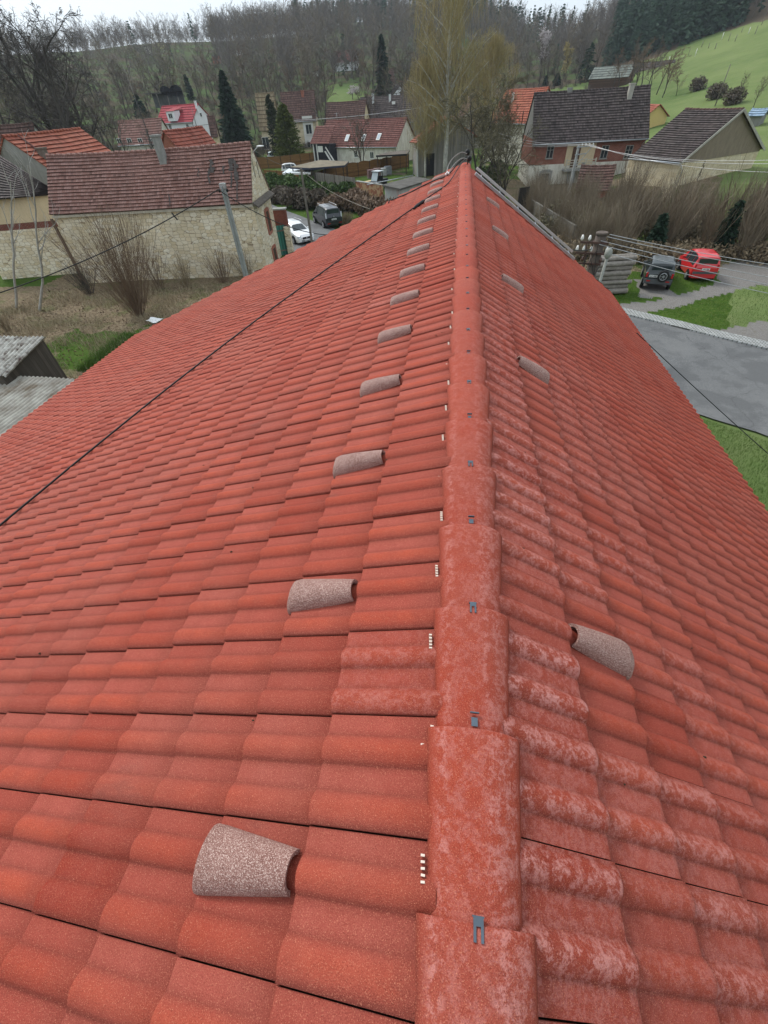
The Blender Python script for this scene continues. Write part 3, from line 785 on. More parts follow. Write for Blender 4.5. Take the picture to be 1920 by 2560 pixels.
def gable_house(label, name, cat, a, b, w, rise, ze, wallm, roofm, base=-8.4, over=.35, gover=.25, rowl=.42, sag=.08, wallback=None, gutter=True, gablem=None, seed=1, group=None, cols=6, hw2=None, capm=None):
    """a, b: plan points of the front eave ends seen left to right; w: plan distance eave to ridge"""
    t, n, L = basis(a, b); A = Vector((a[0], a[1], 0)); B = Vector((b[0], b[1], 0)); w2 = hw2 or w
    root = thing(name, label, cat, tuple((A+B)/2+n*w+Vector((0, 0, -8))), 0, group)
    z = Vector((0, 0, 1))
    eL, eR, rL, rR = A+z*ze, B+z*ze, A+n*w+z*(ze+rise), B+n*w+z*(ze+rise)
    bL, bR = A+n*(w+w2)+z*(ze+rise*(1-w2/w)), B+n*(w+w2)+z*(ze+rise*(1-w2/w))
    tiled_plane('roof', eL, eR, rR, rL, rowl, roofm, root, sag=sag, seed=seed, cols=cols)
    tiled_plane('roof', bR, bL, rL, rR, rowl, roofm, root, sag=sag, seed=seed+1, cols=cols)
    ridge_cap(rL, rR, capm or roofm, root, sag=sag)
    # walls
    m = MB(); s = over/w
    wa, wb = A+n*over+t*gover, B+n*over-t*gover; wc, wd = B+n*(w+w2-over)-t*gover, A+n*(w+w2-over)+t*gover
    zt = ze+rise*s-.05; ra, rb = A+n*w+t*gover, B+n*w-t*gover; zr = ze+rise-.08; ztb = zt if hw2 is None else bL.z+rise*s-.05
    def Z(p, q): return Vector((p.x, p.y, q))
    m.face([Z(wa, base), Z(wb, base), Z(wb, zt), Z(wa, zt)]); m.face([Z(wc, base), Z(wd, base), Z(wd, ztb), Z(wc, ztb)])
    g = m if gablem is None else MB()
    if gablem is None:
        m.face([Z(wb, base), Z(wc, base), Z(wc, ztb), Z(rb, zr), Z(wb, zt)]); m.face([Z(wd, base), Z(wa, base), Z(wa, zt), Z(ra, zr), Z(wd, ztb)])
    else:
        m.face([Z(wb, base), Z(wc, base), Z(wc, ztb), Z(wb, zt)]); m.face([Z(wd, base), Z(wa, base), Z(wa, zt), Z(wd, ztb)])
        g.face([Z(wb, zt), Z(wc, ztb), Z(rb, zr)]); g.face([Z(wd, ztb), Z(wa, zt), Z(ra, zr)])
    m.build('wall', wallm, root)
    if gablem is not None: g.build('gable', gablem, root)
    if gutter:
        g = MB(); g.tube([A-n*.05+z*(ze-.05), B-n*.05+z*(ze-.05)], .07, 8); g.tube([B-n*.02-t*.15+z*(ze-.05), B+n*(over-.06)-t*.4+z*(ze-.5), B+n*(over-.06)-t*.4+z*base], .045, 6); g.build('gutter', MT['zinc'], root)
    return dict(root=root, t=t, n=n, A=A, B=B, L=L, w=w, ze=ze, rise=rise, over=over, gover=gover, w2=w2, rL=rL, rR=rR)
def onwall(h, px, py, off=0.0):
    """point of a photo pixel on the front wall plane of house h"""
    d = ray(px, py); o = h['A']+h['n']*(h['over']-off); k = (o-CAM).dot(h['n'])/d.dot(h['n']); return CAM+d*k
def onroof(h, px, py, up=0.0):
    s = Vector((0, 0, h['rise']))+h['n']*h['w']; nn = h['t'].cross(s).normalized()
    if nn.z < 0: nn = -nn
    o = h['A']+Vector((0, 0, h['ze']))+nn*up; d = ray(px, py); return CAM+d*((o-CAM).dot(nn)/d.dot(nn))
def ongable(h, px, py, right=True, off=0.0):
    o = (h['B']-h['t']*(h['gover']-off)) if right else (h['A']+h['t']*(h['gover']-off)); t_ = h['t']
    d = ray(px, py); return CAM+d*((o-CAM).dot(t_)/d.dot(t_))

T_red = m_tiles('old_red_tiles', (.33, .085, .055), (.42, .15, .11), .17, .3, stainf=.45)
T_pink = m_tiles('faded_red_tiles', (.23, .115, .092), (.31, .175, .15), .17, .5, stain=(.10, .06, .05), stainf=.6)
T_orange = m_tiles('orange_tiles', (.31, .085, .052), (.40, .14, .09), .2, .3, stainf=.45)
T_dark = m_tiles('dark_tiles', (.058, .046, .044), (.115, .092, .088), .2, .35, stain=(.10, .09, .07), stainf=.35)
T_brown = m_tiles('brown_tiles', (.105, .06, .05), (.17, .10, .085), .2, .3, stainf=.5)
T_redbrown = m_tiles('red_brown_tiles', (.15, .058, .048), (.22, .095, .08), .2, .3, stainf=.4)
W_stone = m_stone('cream_rubble', (.74, .61, .40), (.93, .86, .71), (.17, .11, .06), (2.5, 4.9, 1), .05)
W_stone2 = m_stone('yellow_ashlar', (.66, .55, .36), (.80, .71, .52), (.36, .27, .16), (1.7, 3.2, 1), .03)
W_white = m_plaster('white_wall', (.86, .87, .88), (.5, .5, .48), .2)
W_dirty = m_plaster('flaking_white_wall', (.76, .73, .64), (.33, .27, .19), .75, 1.5)
W_beige = m_plaster('beige_wall', (.68, .55, .36), (.36, .28, .18), .5)
W_grey = m_plaster('grey_wall', (.27, .265, .25), (.15, .14, .12), .6)
W_yellow = m_plaster('yellow_wall', (.66, .50, .20), (.5, .4, .2), .3)
W_greyshed = m_boards('grey_boards', (.33, .31, .28), .2)
W_brick = m_brick('brick', (.40, .12, .075), (.31, .085, .055), (.42, .32, .25))

# ---- stone barn on the left
a, b = G(124, 537, -3.55), G(631, 508, -3.55)
H = gable_house('cream rubble-stone barn with a long faded red tile roof and big bare side wall', 'stone_barn', 'barn', a, b, 2.75, 2.9, -3.55, W_stone, T_pink, rowl=.235, sag=.10, gutter=False, seed=3, cols=14, gover=.05, over=.22)
barn = H
# fascia under the eave, soot-stained tiles, chimney
m = MB(); m.box((H['A']+H['B'])/2+H['n']*.12+Vector((0, 0, -3.70)), H['L']-.1, .16, .14, math.atan2(H['t'].y, H['t'].x)); m.build('cornice', m_plaster('barn_cornice', (.55, .50, .40), f=.6), H['root'])
c = onroof(H, 408, 398); chimney(H['root'], c+Vector((0, 0, .1)), .48, .42, 1.05, m_plaster('grey_chimney_render', (.33, .33, .31), (.10, .10, .09), .7, 3), math.atan2(H['t'].y, H['t'].x))
# gable side: windows framed in brick, skirt roof
gx = H['t']; gn = -H['n']
def gablewin(px, py, w, h):
    p = ongable(H, px, py, True, .02); m = MB(); up = Vector((0, 0, 1)); tt = H['n']
    for s in (-1, 1): m.box(p+tt*(s*(w/2+.14)), .28, .10, h+.3, ax=(tt, gx, up)); m.box(p+up*(s*(h/2+.10)), w-.004, .10, .2, ax=(tt, gx, up))
    o = m.build('window', W_brick, H['root']); g = MB(); g.box(p+gx*.01, w, .06, h, ax=(tt, gx, up)); g.build('pane', m_boards('dark_slats', (.10, .065, .045), .09), o)
gablewin(671, 553, .75, 1.25); gablewin(688, 640, .75, 1.1)
p0 = ongable(H, 634, 498, True, 0); p1 = p0+H['n']*2*H['w']*.98
m = MB(); nb = 8
for i in range(nb):
    a0 = H['B']+H['n']*(.1+(2*H['w']-.3)*i/nb)+Vector((0, 0, -3.58)); a1 = H['B']+H['n']*(.1+(2*H['w']-.3)*(i+.97)/nb)+Vector((0, 0, -3.58)); o_ = gx*.34+Vector((0, 0, -.22)); up = Vector((0, 0, .05))
    m.face([a0+up, a0+o_+up, a1+o_+up, a1+up][::-1]); m.face([a0+o_+up, a0+o_-up, a1+o_-up, a1+o_+up][::-1]); m.face([a0+up, a0-up, a0+o_-up, a0+o_+up])
    m.face([a1+up, a1+o_+up, a1+o_-up, a1-up])
m.build('skirt_roof', m_plain('mossy_slate', (.13, .11, .095), .9, .5, 4), H['root'])
# small dark roundings in the gable and soot streaks
for (px, py) in ((634, 422), (645, 424)):
    p = ongable(H, px, py, True, .01); m = MB(); m.box(p, .07, .9, .02, ax=(H['n'], Vector((0, 0, 1)), gx)); m.build('vent_slot', MT['black'], H['root'])
T_soot = m_plain('sooty_tiles', (.07, .06, .055), .9, .4, 5)
sr = random.Random(5)
for (px, py, hh, ww) in ((524, 415, .9, .3), (572, 412, .8, .42), (584, 425, 1.3, .3), (576, 450, 1.0, .18), (520, 440, 1.0, .16), (556, 424, .5, .18), (494, 430, .6, .1), (590, 470, 1.5, .12), (422, 500, .8, .10)):
    m = MB(); p = onroof(H, px, py, .092); sl = (Vector((0, 0, H['rise']))+H['n']*H['w']).normalized()
    for k in range(5):
        q = p+sl*(hh*(k/5-.5)); w_ = ww*sr.uniform(.5, 1.1); o_ = H['t']*sr.uniform(-.04, .04); m.face([q+o_, q+o_+H['t']*w_, q+o_+H['t']*w_*sr.uniform(.8, 1)+sl*hh/5.2, q+o_+sl*hh/5.0])
    m.build('soot_stain', T_soot, H['root'])

# ---- farmhouse left of the barn: plaster gable, orange roof behind, dark lean-to, stone yard wall
root = thing('farmhouse', 'old farmhouse at the left edge with orange tiles, grey gable and dark lean-to', 'house', (-36, 40, -8))
t2, n2 = barn['t'], barn['n']
e0 = P(131, 428, 33.5); r0_ = P(6, 342, 33.0)
back = Vector((0.04, 1, 0)).normalized()*9.0
e0 = Vector(e0); r0_ = Vector(r0_); r0_.y = e0.y-.2
d_ = ray(6, 342); r0_ = CAM+d_*((r0_.y-CAM.y)/d_.y)
tiled_plane('roof', e0, e0+back, r0_+back, r0_, .40, T_orange, root, sag=.05, seed=11, cols=8)
m = MB(); w0 = Vector((2*r0_.x-e0.x, e0.y, e0.z))
tiled_plane('roof', w0+back, w0, r0_, r0_+back, .40, T_orange, root, sag=.05, seed=12, cols=8)
ridge_cap(r0_, r0_+back, T_orange, root)
yy = Vector((0, .12, 0)); zb = Vector((0, 0, -5.6))
m.face([w0+yy+zb, e0+yy+zb, e0+yy, r0_+yy+Vector((0, 0, -.05)), w0+yy]); m.build('gable', m_plaster('rough_grey_gable', (.33, .325, .30), (.16, .15, .14), .6, 2.5), root)
m = MB(); m.face([e0+yy+zb, e0+back+zb, e0+back, e0+yy]); m.build('wall', W_beige, root)
q = (e0.lerp(r0_, .35)+back*.12); chimney(root, q+Vector((0, 0, 0)), .6, .45, .55, m_plaster('sooty_chimney', (.20, .17, .14), (.08, .07, .06), .7, 3))
q = e0.lerp(r0_, .42)+Vector((.05, 0, .08)); m = MB(); m.bar(q+back*.14, r0_.lerp(e0, .03)+back*.16+Vector((0, 0, .08)), .16, .03); m.build('flue_strip', m_plain('rust', (.10, .03, .025), .8, .3, 4), root)
# lean-to
l_e0, l_e1 = P(-60, 512, 30.0), P(128, 478, 30.2); l_r0, l_r1 = P(-60, 350, 32.6), P(127, 470, 31.2)
l_e1.z = l_e0.z = (l_e0.z+l_e1.z)/2
tiled_plane('lean_to_roof', l_e0, l_e1, l_r1, l_r0, .30, T_dark, root, seed=14, cols=6)
m = MB()
def wl_(p, zt, zb_, off): return [Vector((p[0].x, p[0].y+off, zb_)), Vector((p[1].x, p[1].y+off, zb_)), Vector((p[1].x, p[1].y+off, zt)), Vector((p[0].x, p[0].y+off, zt))]
ll = (l_e0+Vector((-2, 0, 0)), l_e1+Vector((.3, 0, 0)))
m.face(wl_(ll, l_e0.z, -4.35, .25)); m.build('wall', W_beige, root)
m = MB(); m.face(wl_(ll, -4.35, -4.75, .22)); m.build('brick_band', m_brick('dark_brick', (.20, .05, .035), (.15, .04, .03)), root)
m = MB(); m.face(wl_(ll, -4.752, -8.3, .18)); m.face([ll[1]+Vector((0, .18, -4.75-ll[1].z)), ll[1]+Vector((0, .24, -4.75-ll[1].z)), ll[0]+Vector((0, .24, -4.75-ll[1].z)), ll[0]+Vector((0, .18, -4.75-ll[1].z))]); meta(m.build('wall', W_stone, root), 'rubble stone lower wall')
# buttress corner between farmhouse and barn
m = MB(); q = barn['A']+barn['n']*.1; m.bar((q.x-.1, q.y-.02, -8.2), (q.x-.1, q.y-.02, -3.8), .15, .15); m.build('downpipe', m_plain('brown_post', (.15, .10, .07), .9, .3, 3), barn['root'])

# ---- red roofed house right behind the barn
e0, e1 = P(447, 374, 45), P(559, 364, 49); e1.z = e0.z
d_ = ray(407, 329); y_ = e0.y-.1; r0_ = CAM+d_*((y_-CAM.y)/d_.y); back = e1-e0; back.z = 0
root = thing('red_roofed_house', 'small house with a red tile roof and brick gable peeking over the barn ridge', 'house', tuple(Vector((e0.x-3, e0.y+4, -8))))
Lb = 6.5; back = Vector((.25, 1, 0)).normalized()*Lb
tiled_plane('roof', e0, e0+back, r0_+back, r0_, .42, T_red, root, seed=21, sag=.08)
w0 = Vector((2*r0_.x-e0.x, e0.y, e0.z)); tiled_plane('roof', w0+back, w0, r0_, r0_+back, .42, T_red, root, seed=22)
ridge_cap(r0_, r0_+back, T_red, root)
m = MB(); m.face([w0+Vector((.2, .2, -5.8)), e0+Vector((-.2, .2, -5.8)), e0+Vector((-.2, .2, -.1)), r0_+Vector((0, .2, -.1)), w0+Vector((.2, .2, -.1))]); m.build('gable', W_brick, root)
m = MB(); m.face([e0+Vector((-.2, .2, -5.8)), e0+back+Vector((-.2, 0, -5.8)), e0+back+Vector((-.2, 0, -.1)), e0+Vector((-.2, .2, -.1))]); m.build('wall', W_dirty, root)

# ---- white house with crimson roof
a, b = P(389, 306, 100), P(482, 309, 95.5)
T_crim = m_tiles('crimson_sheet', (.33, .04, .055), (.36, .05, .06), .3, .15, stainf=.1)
H = gable_house('white house with a crimson sheet roof and dormer beyond the barn', 'white_house', 'house', a, b, 3.3, 2.9, (a.z+b.z)/2, W_white, T_crim, base=-8.5, rowl=.6, sag=0, seed=31, gutter=True)
p = onroof(H, 440, 291); t_, n_ = H['t'], H['n']; m = MB(); m.box(p-n_*.6+Vector((0, 0, .1)), 2.6, 1.8, 1.7, ax=(t_, n_, Vector((0, 0, 1)))); d = m.build('dormer', W_white, H['root'])
m = MB(); m.face([p-n_*1.7-t_*1.5+Vector((0, 0, .95)), p-n_*1.7+t_*1.5+Vector((0, 0, .95)), p+n_*1.2+t_*1.5+Vector((0, 0, 1.5)), p+n_*1.2-t_*1.5+Vector((0, 0, 1.5))]); m.build('dormer_roof', T_crim, d)
window(H['root'], p-n_*1.52+Vector((0, 0, .15)), t_, 1.4, .9, -n_, (1, 0), sill=False)
p = ongable(H, 502, 287, True, .02); window(H['root'], p, n_, .6, .7, t_, (0, 0), sill=False)
for px in (408, 426, 470): window(H['root'], onwall(H, px, 318, .0), t_, .9, 1.1, -n_, (1, 0))
chimney(H['root'], onroof(H, 492, 270)+Vector((0, 0, .2)), .4, .4, .9, W_white)
# little gabled shed right of it
a, b = P(528, 345, 84), P(546, 342, 84)
H = gable_house('narrow timber shed with a steep dark roof beside the tall spruce', 'timber_shed', 'shed', a, b, 1.3, 3.2, (a.z+b.z)/2, W_beige, T_brown, rowl=.5, seed=33, cols=3, gutter=False)
# long pale house hidden behind the bare trees
a, b = P(285, 338, 78), P(400, 345, 78)
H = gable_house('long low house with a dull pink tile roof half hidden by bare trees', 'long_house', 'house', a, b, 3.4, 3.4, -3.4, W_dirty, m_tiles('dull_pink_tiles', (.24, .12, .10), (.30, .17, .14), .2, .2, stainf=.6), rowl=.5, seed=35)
for px in (300, 325, 352, 380): window(H['root'], onwall(H, px, 356), H['t'], .9, 1.2, -H['n'], (1, 0))
a, b = P(68, 335, 62), P(150, 338, 62)
H = gable_house('flaking white house with a dark brown roof behind the large bare trees', 'white_cottage', 'house', P(40, 330, 62), P(165, 338, 62), 3.2, 3.2, -3.3, W_dirty, T_brown, rowl=.5, seed=37)
for px in (150, 168, 120): window(H['root'], onwall(H, px, 355), H['t'], .9, 1.2, -H['n'], (1, 0))
H = gable_house('house with a reddish-brown roof at the far left edge of the village', 'edge_house', 'house', P(-60, 345, 52), P(62, 335, 52), 3.2, 3.6, -2.8, W_white, T_brown, rowl=.5, seed=39)

# ---- beige house with the white panel
a, b = P(734, 305, 97), P(791, 301, 97)
t_, n_, _ = basis((a.x, a.y), (b.x, b.y)); ze = (a.z+b.z)/2
a2 = a-t_*2.6
H = gable_house('tall beige stone house with brown roof and a white two-window panel', 'beige_house', 'house', a2, b, 4.4, 5.0, ze, W_stone2, T_brown, rowl=.5, sag=.05, seed=41, gablem=W_grey)
hp = H; pn = MB(); c = onwall(H, 774, 343); pn.box(c+Vector((0, 0, 0)), 2.4, .08, 7.4, ax=(H['t'], H['n'], Vector((0, 0, 1)))); pn.build('wall_panel', MT['frame'], H['root'])
for px, py in ((772, 323), (777, 366)):
    window(H['root'], onwall(H, px, py, .10), H['t'], 1.45, 1.75, -H['n'], (1, 0))
chimney(H['root'], onroof(H, 757, 238)+Vector((0, 0, 0)), .6, .6, .7, W_brick)
# straw coloured left wing
a, b = P(656, 322, 97), P(702, 316, 97)
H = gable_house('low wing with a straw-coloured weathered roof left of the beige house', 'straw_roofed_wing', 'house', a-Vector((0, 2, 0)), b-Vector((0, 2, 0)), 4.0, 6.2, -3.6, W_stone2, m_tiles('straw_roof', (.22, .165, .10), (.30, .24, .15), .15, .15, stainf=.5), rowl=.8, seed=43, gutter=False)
window(H['root'], onwall(H, 665, 358), H['t'], 1.6, 2.2, -H['n'], (1, 0))

# ---- red-brown house with skylights and black porch
a, b = P(792, 361, 81), P(991, 376, 74.0)
ze = (a.z+b.z)/2; t_, n_, _ = basis((a.x, a.y), (b.x, b.y))
H = gable_house('low house with red-brown tiles, three skylights and a black and white porch', 'skylight_house', 'house', a, b, 3.9, 3.6, ze, W_dirty, T_redbrown, rowl=.36, sag=.04, seed=45, cols=8)
for px, py in ((868, 345), (909, 344), (947, 342)):
    p = onroof(H, px, py, .08); sl = (Vector((0, 0, H['rise']))+H['n']*H['w']).normalized(); nn = H['t'].cross(sl).normalized()
    nn = nn if nn.z > 0 else -nn
    m = MB(); m.box(p, .78, 1.25, .12, ax=(H['t'], sl, nn)); o = m.build('skylight', MT['frame'], H['root'])
    m = MB(); m.box(p+nn*.062, .56, .95, .02, ax=(H['t'], sl, nn)); m.build('pane', m_plain('sky_glass', (.35, .42, .48), .15, .1, 2, .8), o)
up = Vector((0, 0, 1)); c = onwall(H, 822, 385, .0)
pr_ = MB(); pc = c-n_*1.0; pr_.box(pc+Vector((0, 0, .3)), 4.2, 1.9, 2.6, ax=(H['t'], H['n'], up)); porch = pr_.build('porch', m_plain('black_boards', (.018, .02, .026), .7, .3, 3), H['root'])
m = MB(); q = pc-H['n']*.98
for s in (-2.05, -1.2): m.box(q+H['t']*s+Vector((0, 0, -.2)), .22, .12, 4.4, ax=(H['t'], H['n'], up))
m.box(q+H['t']*(-.35)+Vector((0, 0, .9)), 1.2, .1, .9, ax=(H['t'], H['n'], up))
m.bar(q+H['t']*1.0+Vector((0, 0, 1.2)), q+H['t']*3.2+Vector((0, 0, -1.4)), .16, .2); m.bar(q+H['t']*.9+Vector((0, 0, .6)), q+H['t']*3.0+Vector((0, 0, -1.9)), .7, .1)
m.build('white_boards', MT['frame'], porch)
er0, er1 = pc-H['n']*1.35-H['t']*2.5+up*1.7, pc-H['n']*1.35+H['t']*2.2+up*1.7
tiled_plane('porch_roof', er0, er1, er1+n_*2.6+up*2.4, er0+n_*2.6+up*2.4, .36, T_redbrown, H['root'], seed=46, cols=3)
for px, py in ((890, 385), (930, 388)): window(H['root'], onwall(H, px, py), H['t'], .9, 1.0, -H['n'], (1, 0))
# roof behind it
a, b = P(806, 316, 96), P(892, 310, 94)
H = gable_house('brown tiled roof between the beige house and the dark roofed barn', 'brown_roofed_house', 'house', a+Vector((.2, 0, 0)), b+Vector((1.5, 0, 0)), 3.6, 4.2, -3.9, W_beige, T_brown, rowl=.42, seed=47)
m = MB(); p = onroof(H, 843, 300, .2); m.tube([p, p+Vector((0, 0, 1.2))], .05, 6); m.bar(p+Vector((-.5, 0, 1.1)), p+Vector((.5, 0, 1.1)), .04); m.build('aerial', MT['zinc'], H['root'])
# dark roofed barn
a, b = P(885, 305, 102), P(1040, 311, 97)
H = gable_house('long dark brown roofed house with two white vents behind the skylight house', 'dark_roofed_house', 'house', a, b, 4.2, 4.6, (a.z+b.z)/2, W_grey, T_dark, rowl=.45, seed=49, cols=8)
for px, py, hh in ((933, 256, 1.6), (975, 250, 1.0)): 
    p = onroof(H, px, py); chimney(H['root'], p, .5, .5, hh, m_plain('pale_flue', (.6, .62, .62), .6, .2, 3), 0, False)
p = onroof(H, 984, 257, .1); m = MB(); m.box(p, .8, .5, .5); m.build('roof_window', MT['frame'], H['root'])
window(H['root'], onwall(H, 1010, 335), H['t'], .9, 1.2, -H['n'], (1, 0))
# white gable behind
ap = P(1000.5, 212, 125); l_ = P(977, 243, 125); r_ = P(1030, 244, 125); l_.z = r_.z = (l_.z+r_.z)/2; ap.x = (l_.x+r_.x)/2; ap.y = (l_.y+r_.y)/2
root = thing('white_gabled_house', 'bright white gable with one small dark window above the dark roofs', 'house', (ap.x, ap.y+4, -6)); bk = Vector((-.35, 1, 0)).normalized()*8
m = MB(); dn = Vector((0, 0, -8)); m.face([l_+dn, r_+dn, r_, ap, l_]); m.face([r_+dn, r_+bk+dn, r_+bk, r_]); m.face([l_+bk+dn, l_+dn, l_, l_+bk]); m.build('wall', W_white, root)
ov = Vector((-.05, -.3, .12)); tiled_plane('roof', r_+ov+Vector((.3, 0, -.3)), r_+bk+Vector((.3, 0, -.3)), ap+bk+Vector((0, 0, .12)), ap+ov, .5, T_dark, root, seed=51); tiled_plane('roof', l_+bk+Vector((-.3, 0, -.3)), l_+ov+Vector((-.3, 0, -.3)), ap+ov, ap+bk+Vector((0, 0, .12)), .5, T_dark, root, seed=52)
window(root, ap+Vector((0, -.03, -1.9)), (r_-l_).normalized(), .8, 1.0, Vector((0, -1, 0)), (0, 0), mat=MT['framebrown'], sill=False)
# beige tower house further back, partly behind the spruce
a, b = P(968, 215, 150), P(988, 213, 150)
H = gable_house('tall beige house half hidden behind the dark spruce', 'tall_house', 'house', a, b, 2.0, 4.4, (a.z+b.z)/2, W_beige, T_brown, base=-9, rowl=.6, seed=53, gutter=False)
# hillside red-roofed cottage among trees
a = hill(862, 178, 130); H = gable_house('red-roofed hillside cottage between bare trees', 'hillside_cottage', 'house', (a.x-5, a.y), (a.x+5, a.y-1), 3, 3.5, a.z+2.4, W_white, T_redbrown, base=a.z-2, rowl=.6, seed=55)

# ---- plank barn with the tiled roof edge at the end of our ridge
A0_ = P(1023, 356, 61.5); B0_ = P(1098, 314, 64); 
root = thing('plank_barn', 'weathered plank barn with whitewashed corner under the birch', 'barn', (A0_.x+3, A0_.y+3, -8))
dw = Vector((.9, .45, 0)).normalized()
eL = Vector(A0_); eR = eL+Vector((.35, -1, 0)).normalized()*2.0
tiled_plane('roof', eL, eL+Vector((1.2, -2.2, 0)), eL+Vector((1.2, -2.2, 0))+Vector((4.6, 1.6, 2.6)), eL+Vector((4.6, 1.6, 2.6)), .4, T_red, root, seed=61)
tiled_plane('roof', eL+Vector((10.4, 1.0, 0)), eL+Vector((9.2, 3.2, 0)), eL+Vector((4.6, 1.6, 2.6)), eL+Vector((5.8, -.6, 2.6)), .4, T_red, root, seed=62)
f = eL+Vector((1.3, -1.6, 0)); g_ = f+Vector((8.2, 2.0, 0)); md = f+Vector((4.1, 1.0, 0)); m = MB()
m.face([Vector((f.x, f.y, -8.3)), Vector((g_.x, g_.y, -8.3)), Vector((g_.x, g_.y, f.z+.5)), Vector((md.x, md.y, f.z+2.4)), Vector((f.x, f.y, f.z+.5))])
f2 = f+Vector((-.9, 3.4, 0)); m.face([Vector((f2.x, f2.y, -8.3)), Vector((f.x, f.y, -8.3)), Vector((f.x, f.y, f.z+.4)), Vector((f2.x, f2.y, f.z+.4))]); m.build('wall', W_greyshed, root)
m = MB(); m.bar((f.x+.1, f.y-.05, -8.2), (f.x+.1, f.y-.05, f.z+.3), .45, .14); m.build('corner_post', m_plaster('whitewash', (.75, .75, .74), (.45, .43, .4), .4, 3), root)
tt = (g_-f).normalized(); nn_ = Vector((tt.y, -tt.x, 0)); m = MB(); m.box(f+tt*1.9+nn_*.03+Vector((0, 0, -8-f.z+1.3)), 1.5, .06, 2.6, ax=(tt, nn_, up)); m.build('doorway', MT['black'], root)
m = MB(); m.tube([eL+Vector((.05, 0, -.05)), eL+Vector((.2, .1, -.45)), f+Vector((-.1, 0, -.7)), f+Vector((-.1, 0, -4.0))], .05, 6); m.build('downpipe', MT['frame'], root)

# ---- yellow gable house behind the birch, and the plank gable beside it
def front_gable(label, name, apx, lpx, rpx, dep, wallm, roofm, wins=(), base=-8.3, deep=8, bk=None, seed=1, wmat=None):
    ap = P(*apx, dep); l_ = P(*lpx, dep); r_ = P(*rpx, dep); zz_ = (l_.z+r_.z)/2; l_.z = r_.z = zz_
    fl = (r_-l_).normalized(); mid = (l_+r_)/2; ap = Vector((mid.x, mid.y, ap.z)); nrm = Vector((fl.y, -fl.x, 0))
    if nrm.dot(mid-CAM) > 0: nrm = -nrm
    root = thing(name, label, 'house', (mid.x-nrm.x*deep/2, mid.y-nrm.y*deep/2, -8)); bk = -nrm*deep
    m = MB(); D = lambda p: Vector((p.x, p.y, base))
    m.face([D(l_), D(r_), r_, ap, l_]); m.face([D(r_), D(r_+bk), r_+bk, r_]); m.face([D(l_+bk), D(l_), l_, l_+bk]); m.build('wall', wallm, root)
    s = (ap-r_).normalized()*.4; s2 = (ap-l_).normalized()*.4; o_ = nrm*.35+Vector((0, 0, .1))
    tiled_plane('roof', r_-s+o_, r_-s+bk, ap+bk+Vector((0, 0, .1)), ap+o_, .42, roofm, root, seed=seed); tiled_plane('roof', l_-s2+bk, l_-s2+o_, ap+o_, ap+bk+Vector((0, 0, .1)), .42, roofm, root, seed=seed+1)
    for (px, py, w_, h_) in wins:
        d = ray(px, py); p = CAM+d*((mid+nrm*.02-CAM).dot(nrm)/d.dot(nrm)); window(root, p, fl, w_, h_, nrm, (1, 0), mat=wmat)
    return root, l_, r_, ap, nrm
rt, l_, r_, ap, nrm = front_gable('yellowish house with a pointed gable and round attic window behind the birch', 'yellow_gabled_house', (1138, 292), (1100, 352), (1178, 352), 73, m_plaster('pale_yellow_wall', (.50, .40, .20), (.28, .24, .14), .5), T_brown, ((1127, 377, 1.1, 1.4), (1153, 377, 1.1, 1.4), (1136, 327, .7, .7)), seed=71)
m = MB(); q0 = l_.lerp(r_, -.05)+nrm*.05; q1 = l_.lerp(r_, 1.05)+nrm*.05; m.bar(q0+Vector((0, 0, -.4)), q1+Vector((0, 0, -.4)), .1, .22); m.build('cornice', MT['framebrown'], rt)
front_gable('grey plank gable with two dark openings behind the birch crown', 'plank_gabled_house', (1190, 235), (1158, 300), (1212, 296), 84, W_greyshed, T_brown, ((1184, 282, .9, 1.2), (1181, 320, 1.0, 1.3)), seed=73, wmat=MT['framebrown'])

# ---- orange-red roof left of the big dark house
a, b = P(1217, 300, 68), P(1312, 318, 62); ze = (a.z+b.z)/2
H = gable_house('house with a clear orange-red roof and slim white chimney', 'orange_roofed_house', 'house', a, b, 3.4, 3.7, ze, W_dirty, T_orange, rowl=.36, seed=75, cols=8)
chimney(H['root'], onroof(H, 1281, 252), .35, .35, .9, MT['frame'], 0, False)
for px, py in ((1240, 330), (1270, 336)): window(H['root'], onwall(H, px, py), H['t'], .8, 1.1, -H['n'], (1, 0))

# ---- big dark-roofed brick and stone house
a, b = P(1331, 361, 49.8), P(1622, 347, 48.5); ze = (a.z+b.z)/2
H = gable_house('big two-storey house of brick over pale stone with a dark roof and balcony', 'brick_house', 'house', a, b, 4.5, 4.35, ze, m_brick('dull_brick', (.31, .105, .075), (.24, .08, .055), (.36, .28, .22)), T_dark, rowl=.335, sag=.04, seed=81, cols=10, over=.5, gover=.1, gablem=W_grey, base=-8.3)
hb = H; T, N = H['t'], H['n']; rz = math.atan2(T.y, T.x)
zs = onwall(H, 1340, 413).z
m = MB(); L_ = H['L']-.2; c = (H['A']+H['B'])/2+N*(.5-.03)
m.box(Vector((c.x, c.y, (zs-8.3)/2)), L_, .06, zs+8.3, rz); 
for s, sgn in ((H['A']+T*.1, -1), (H['B']-T*.1, 1)):
    q = s+N*(4.5)+T*sgn*.03; m.box(Vector((q.x, q.y, (zs-8.3)/2)), .06, 8.0, zs+8.3, rz)
meta(m.build('wall', W_dirty, H['root']), 'pale flaking stone lower storey')
MT['framegrey'] = m_plain('grey_frame', (.30, .29, .26), .8, .3, 5)
for px in (1375, 1511, 1571): window(H['root'], onwall(H, px, 380), T, .85, 1.25, -N, (1, 1), mat=MT['framegrey'])
p = onwall(H, 1361, 451, .07); window(H['root'], p, T, 1.0, 1.45, -N, (1, 1), mat=MT['framegrey']); m = MB()
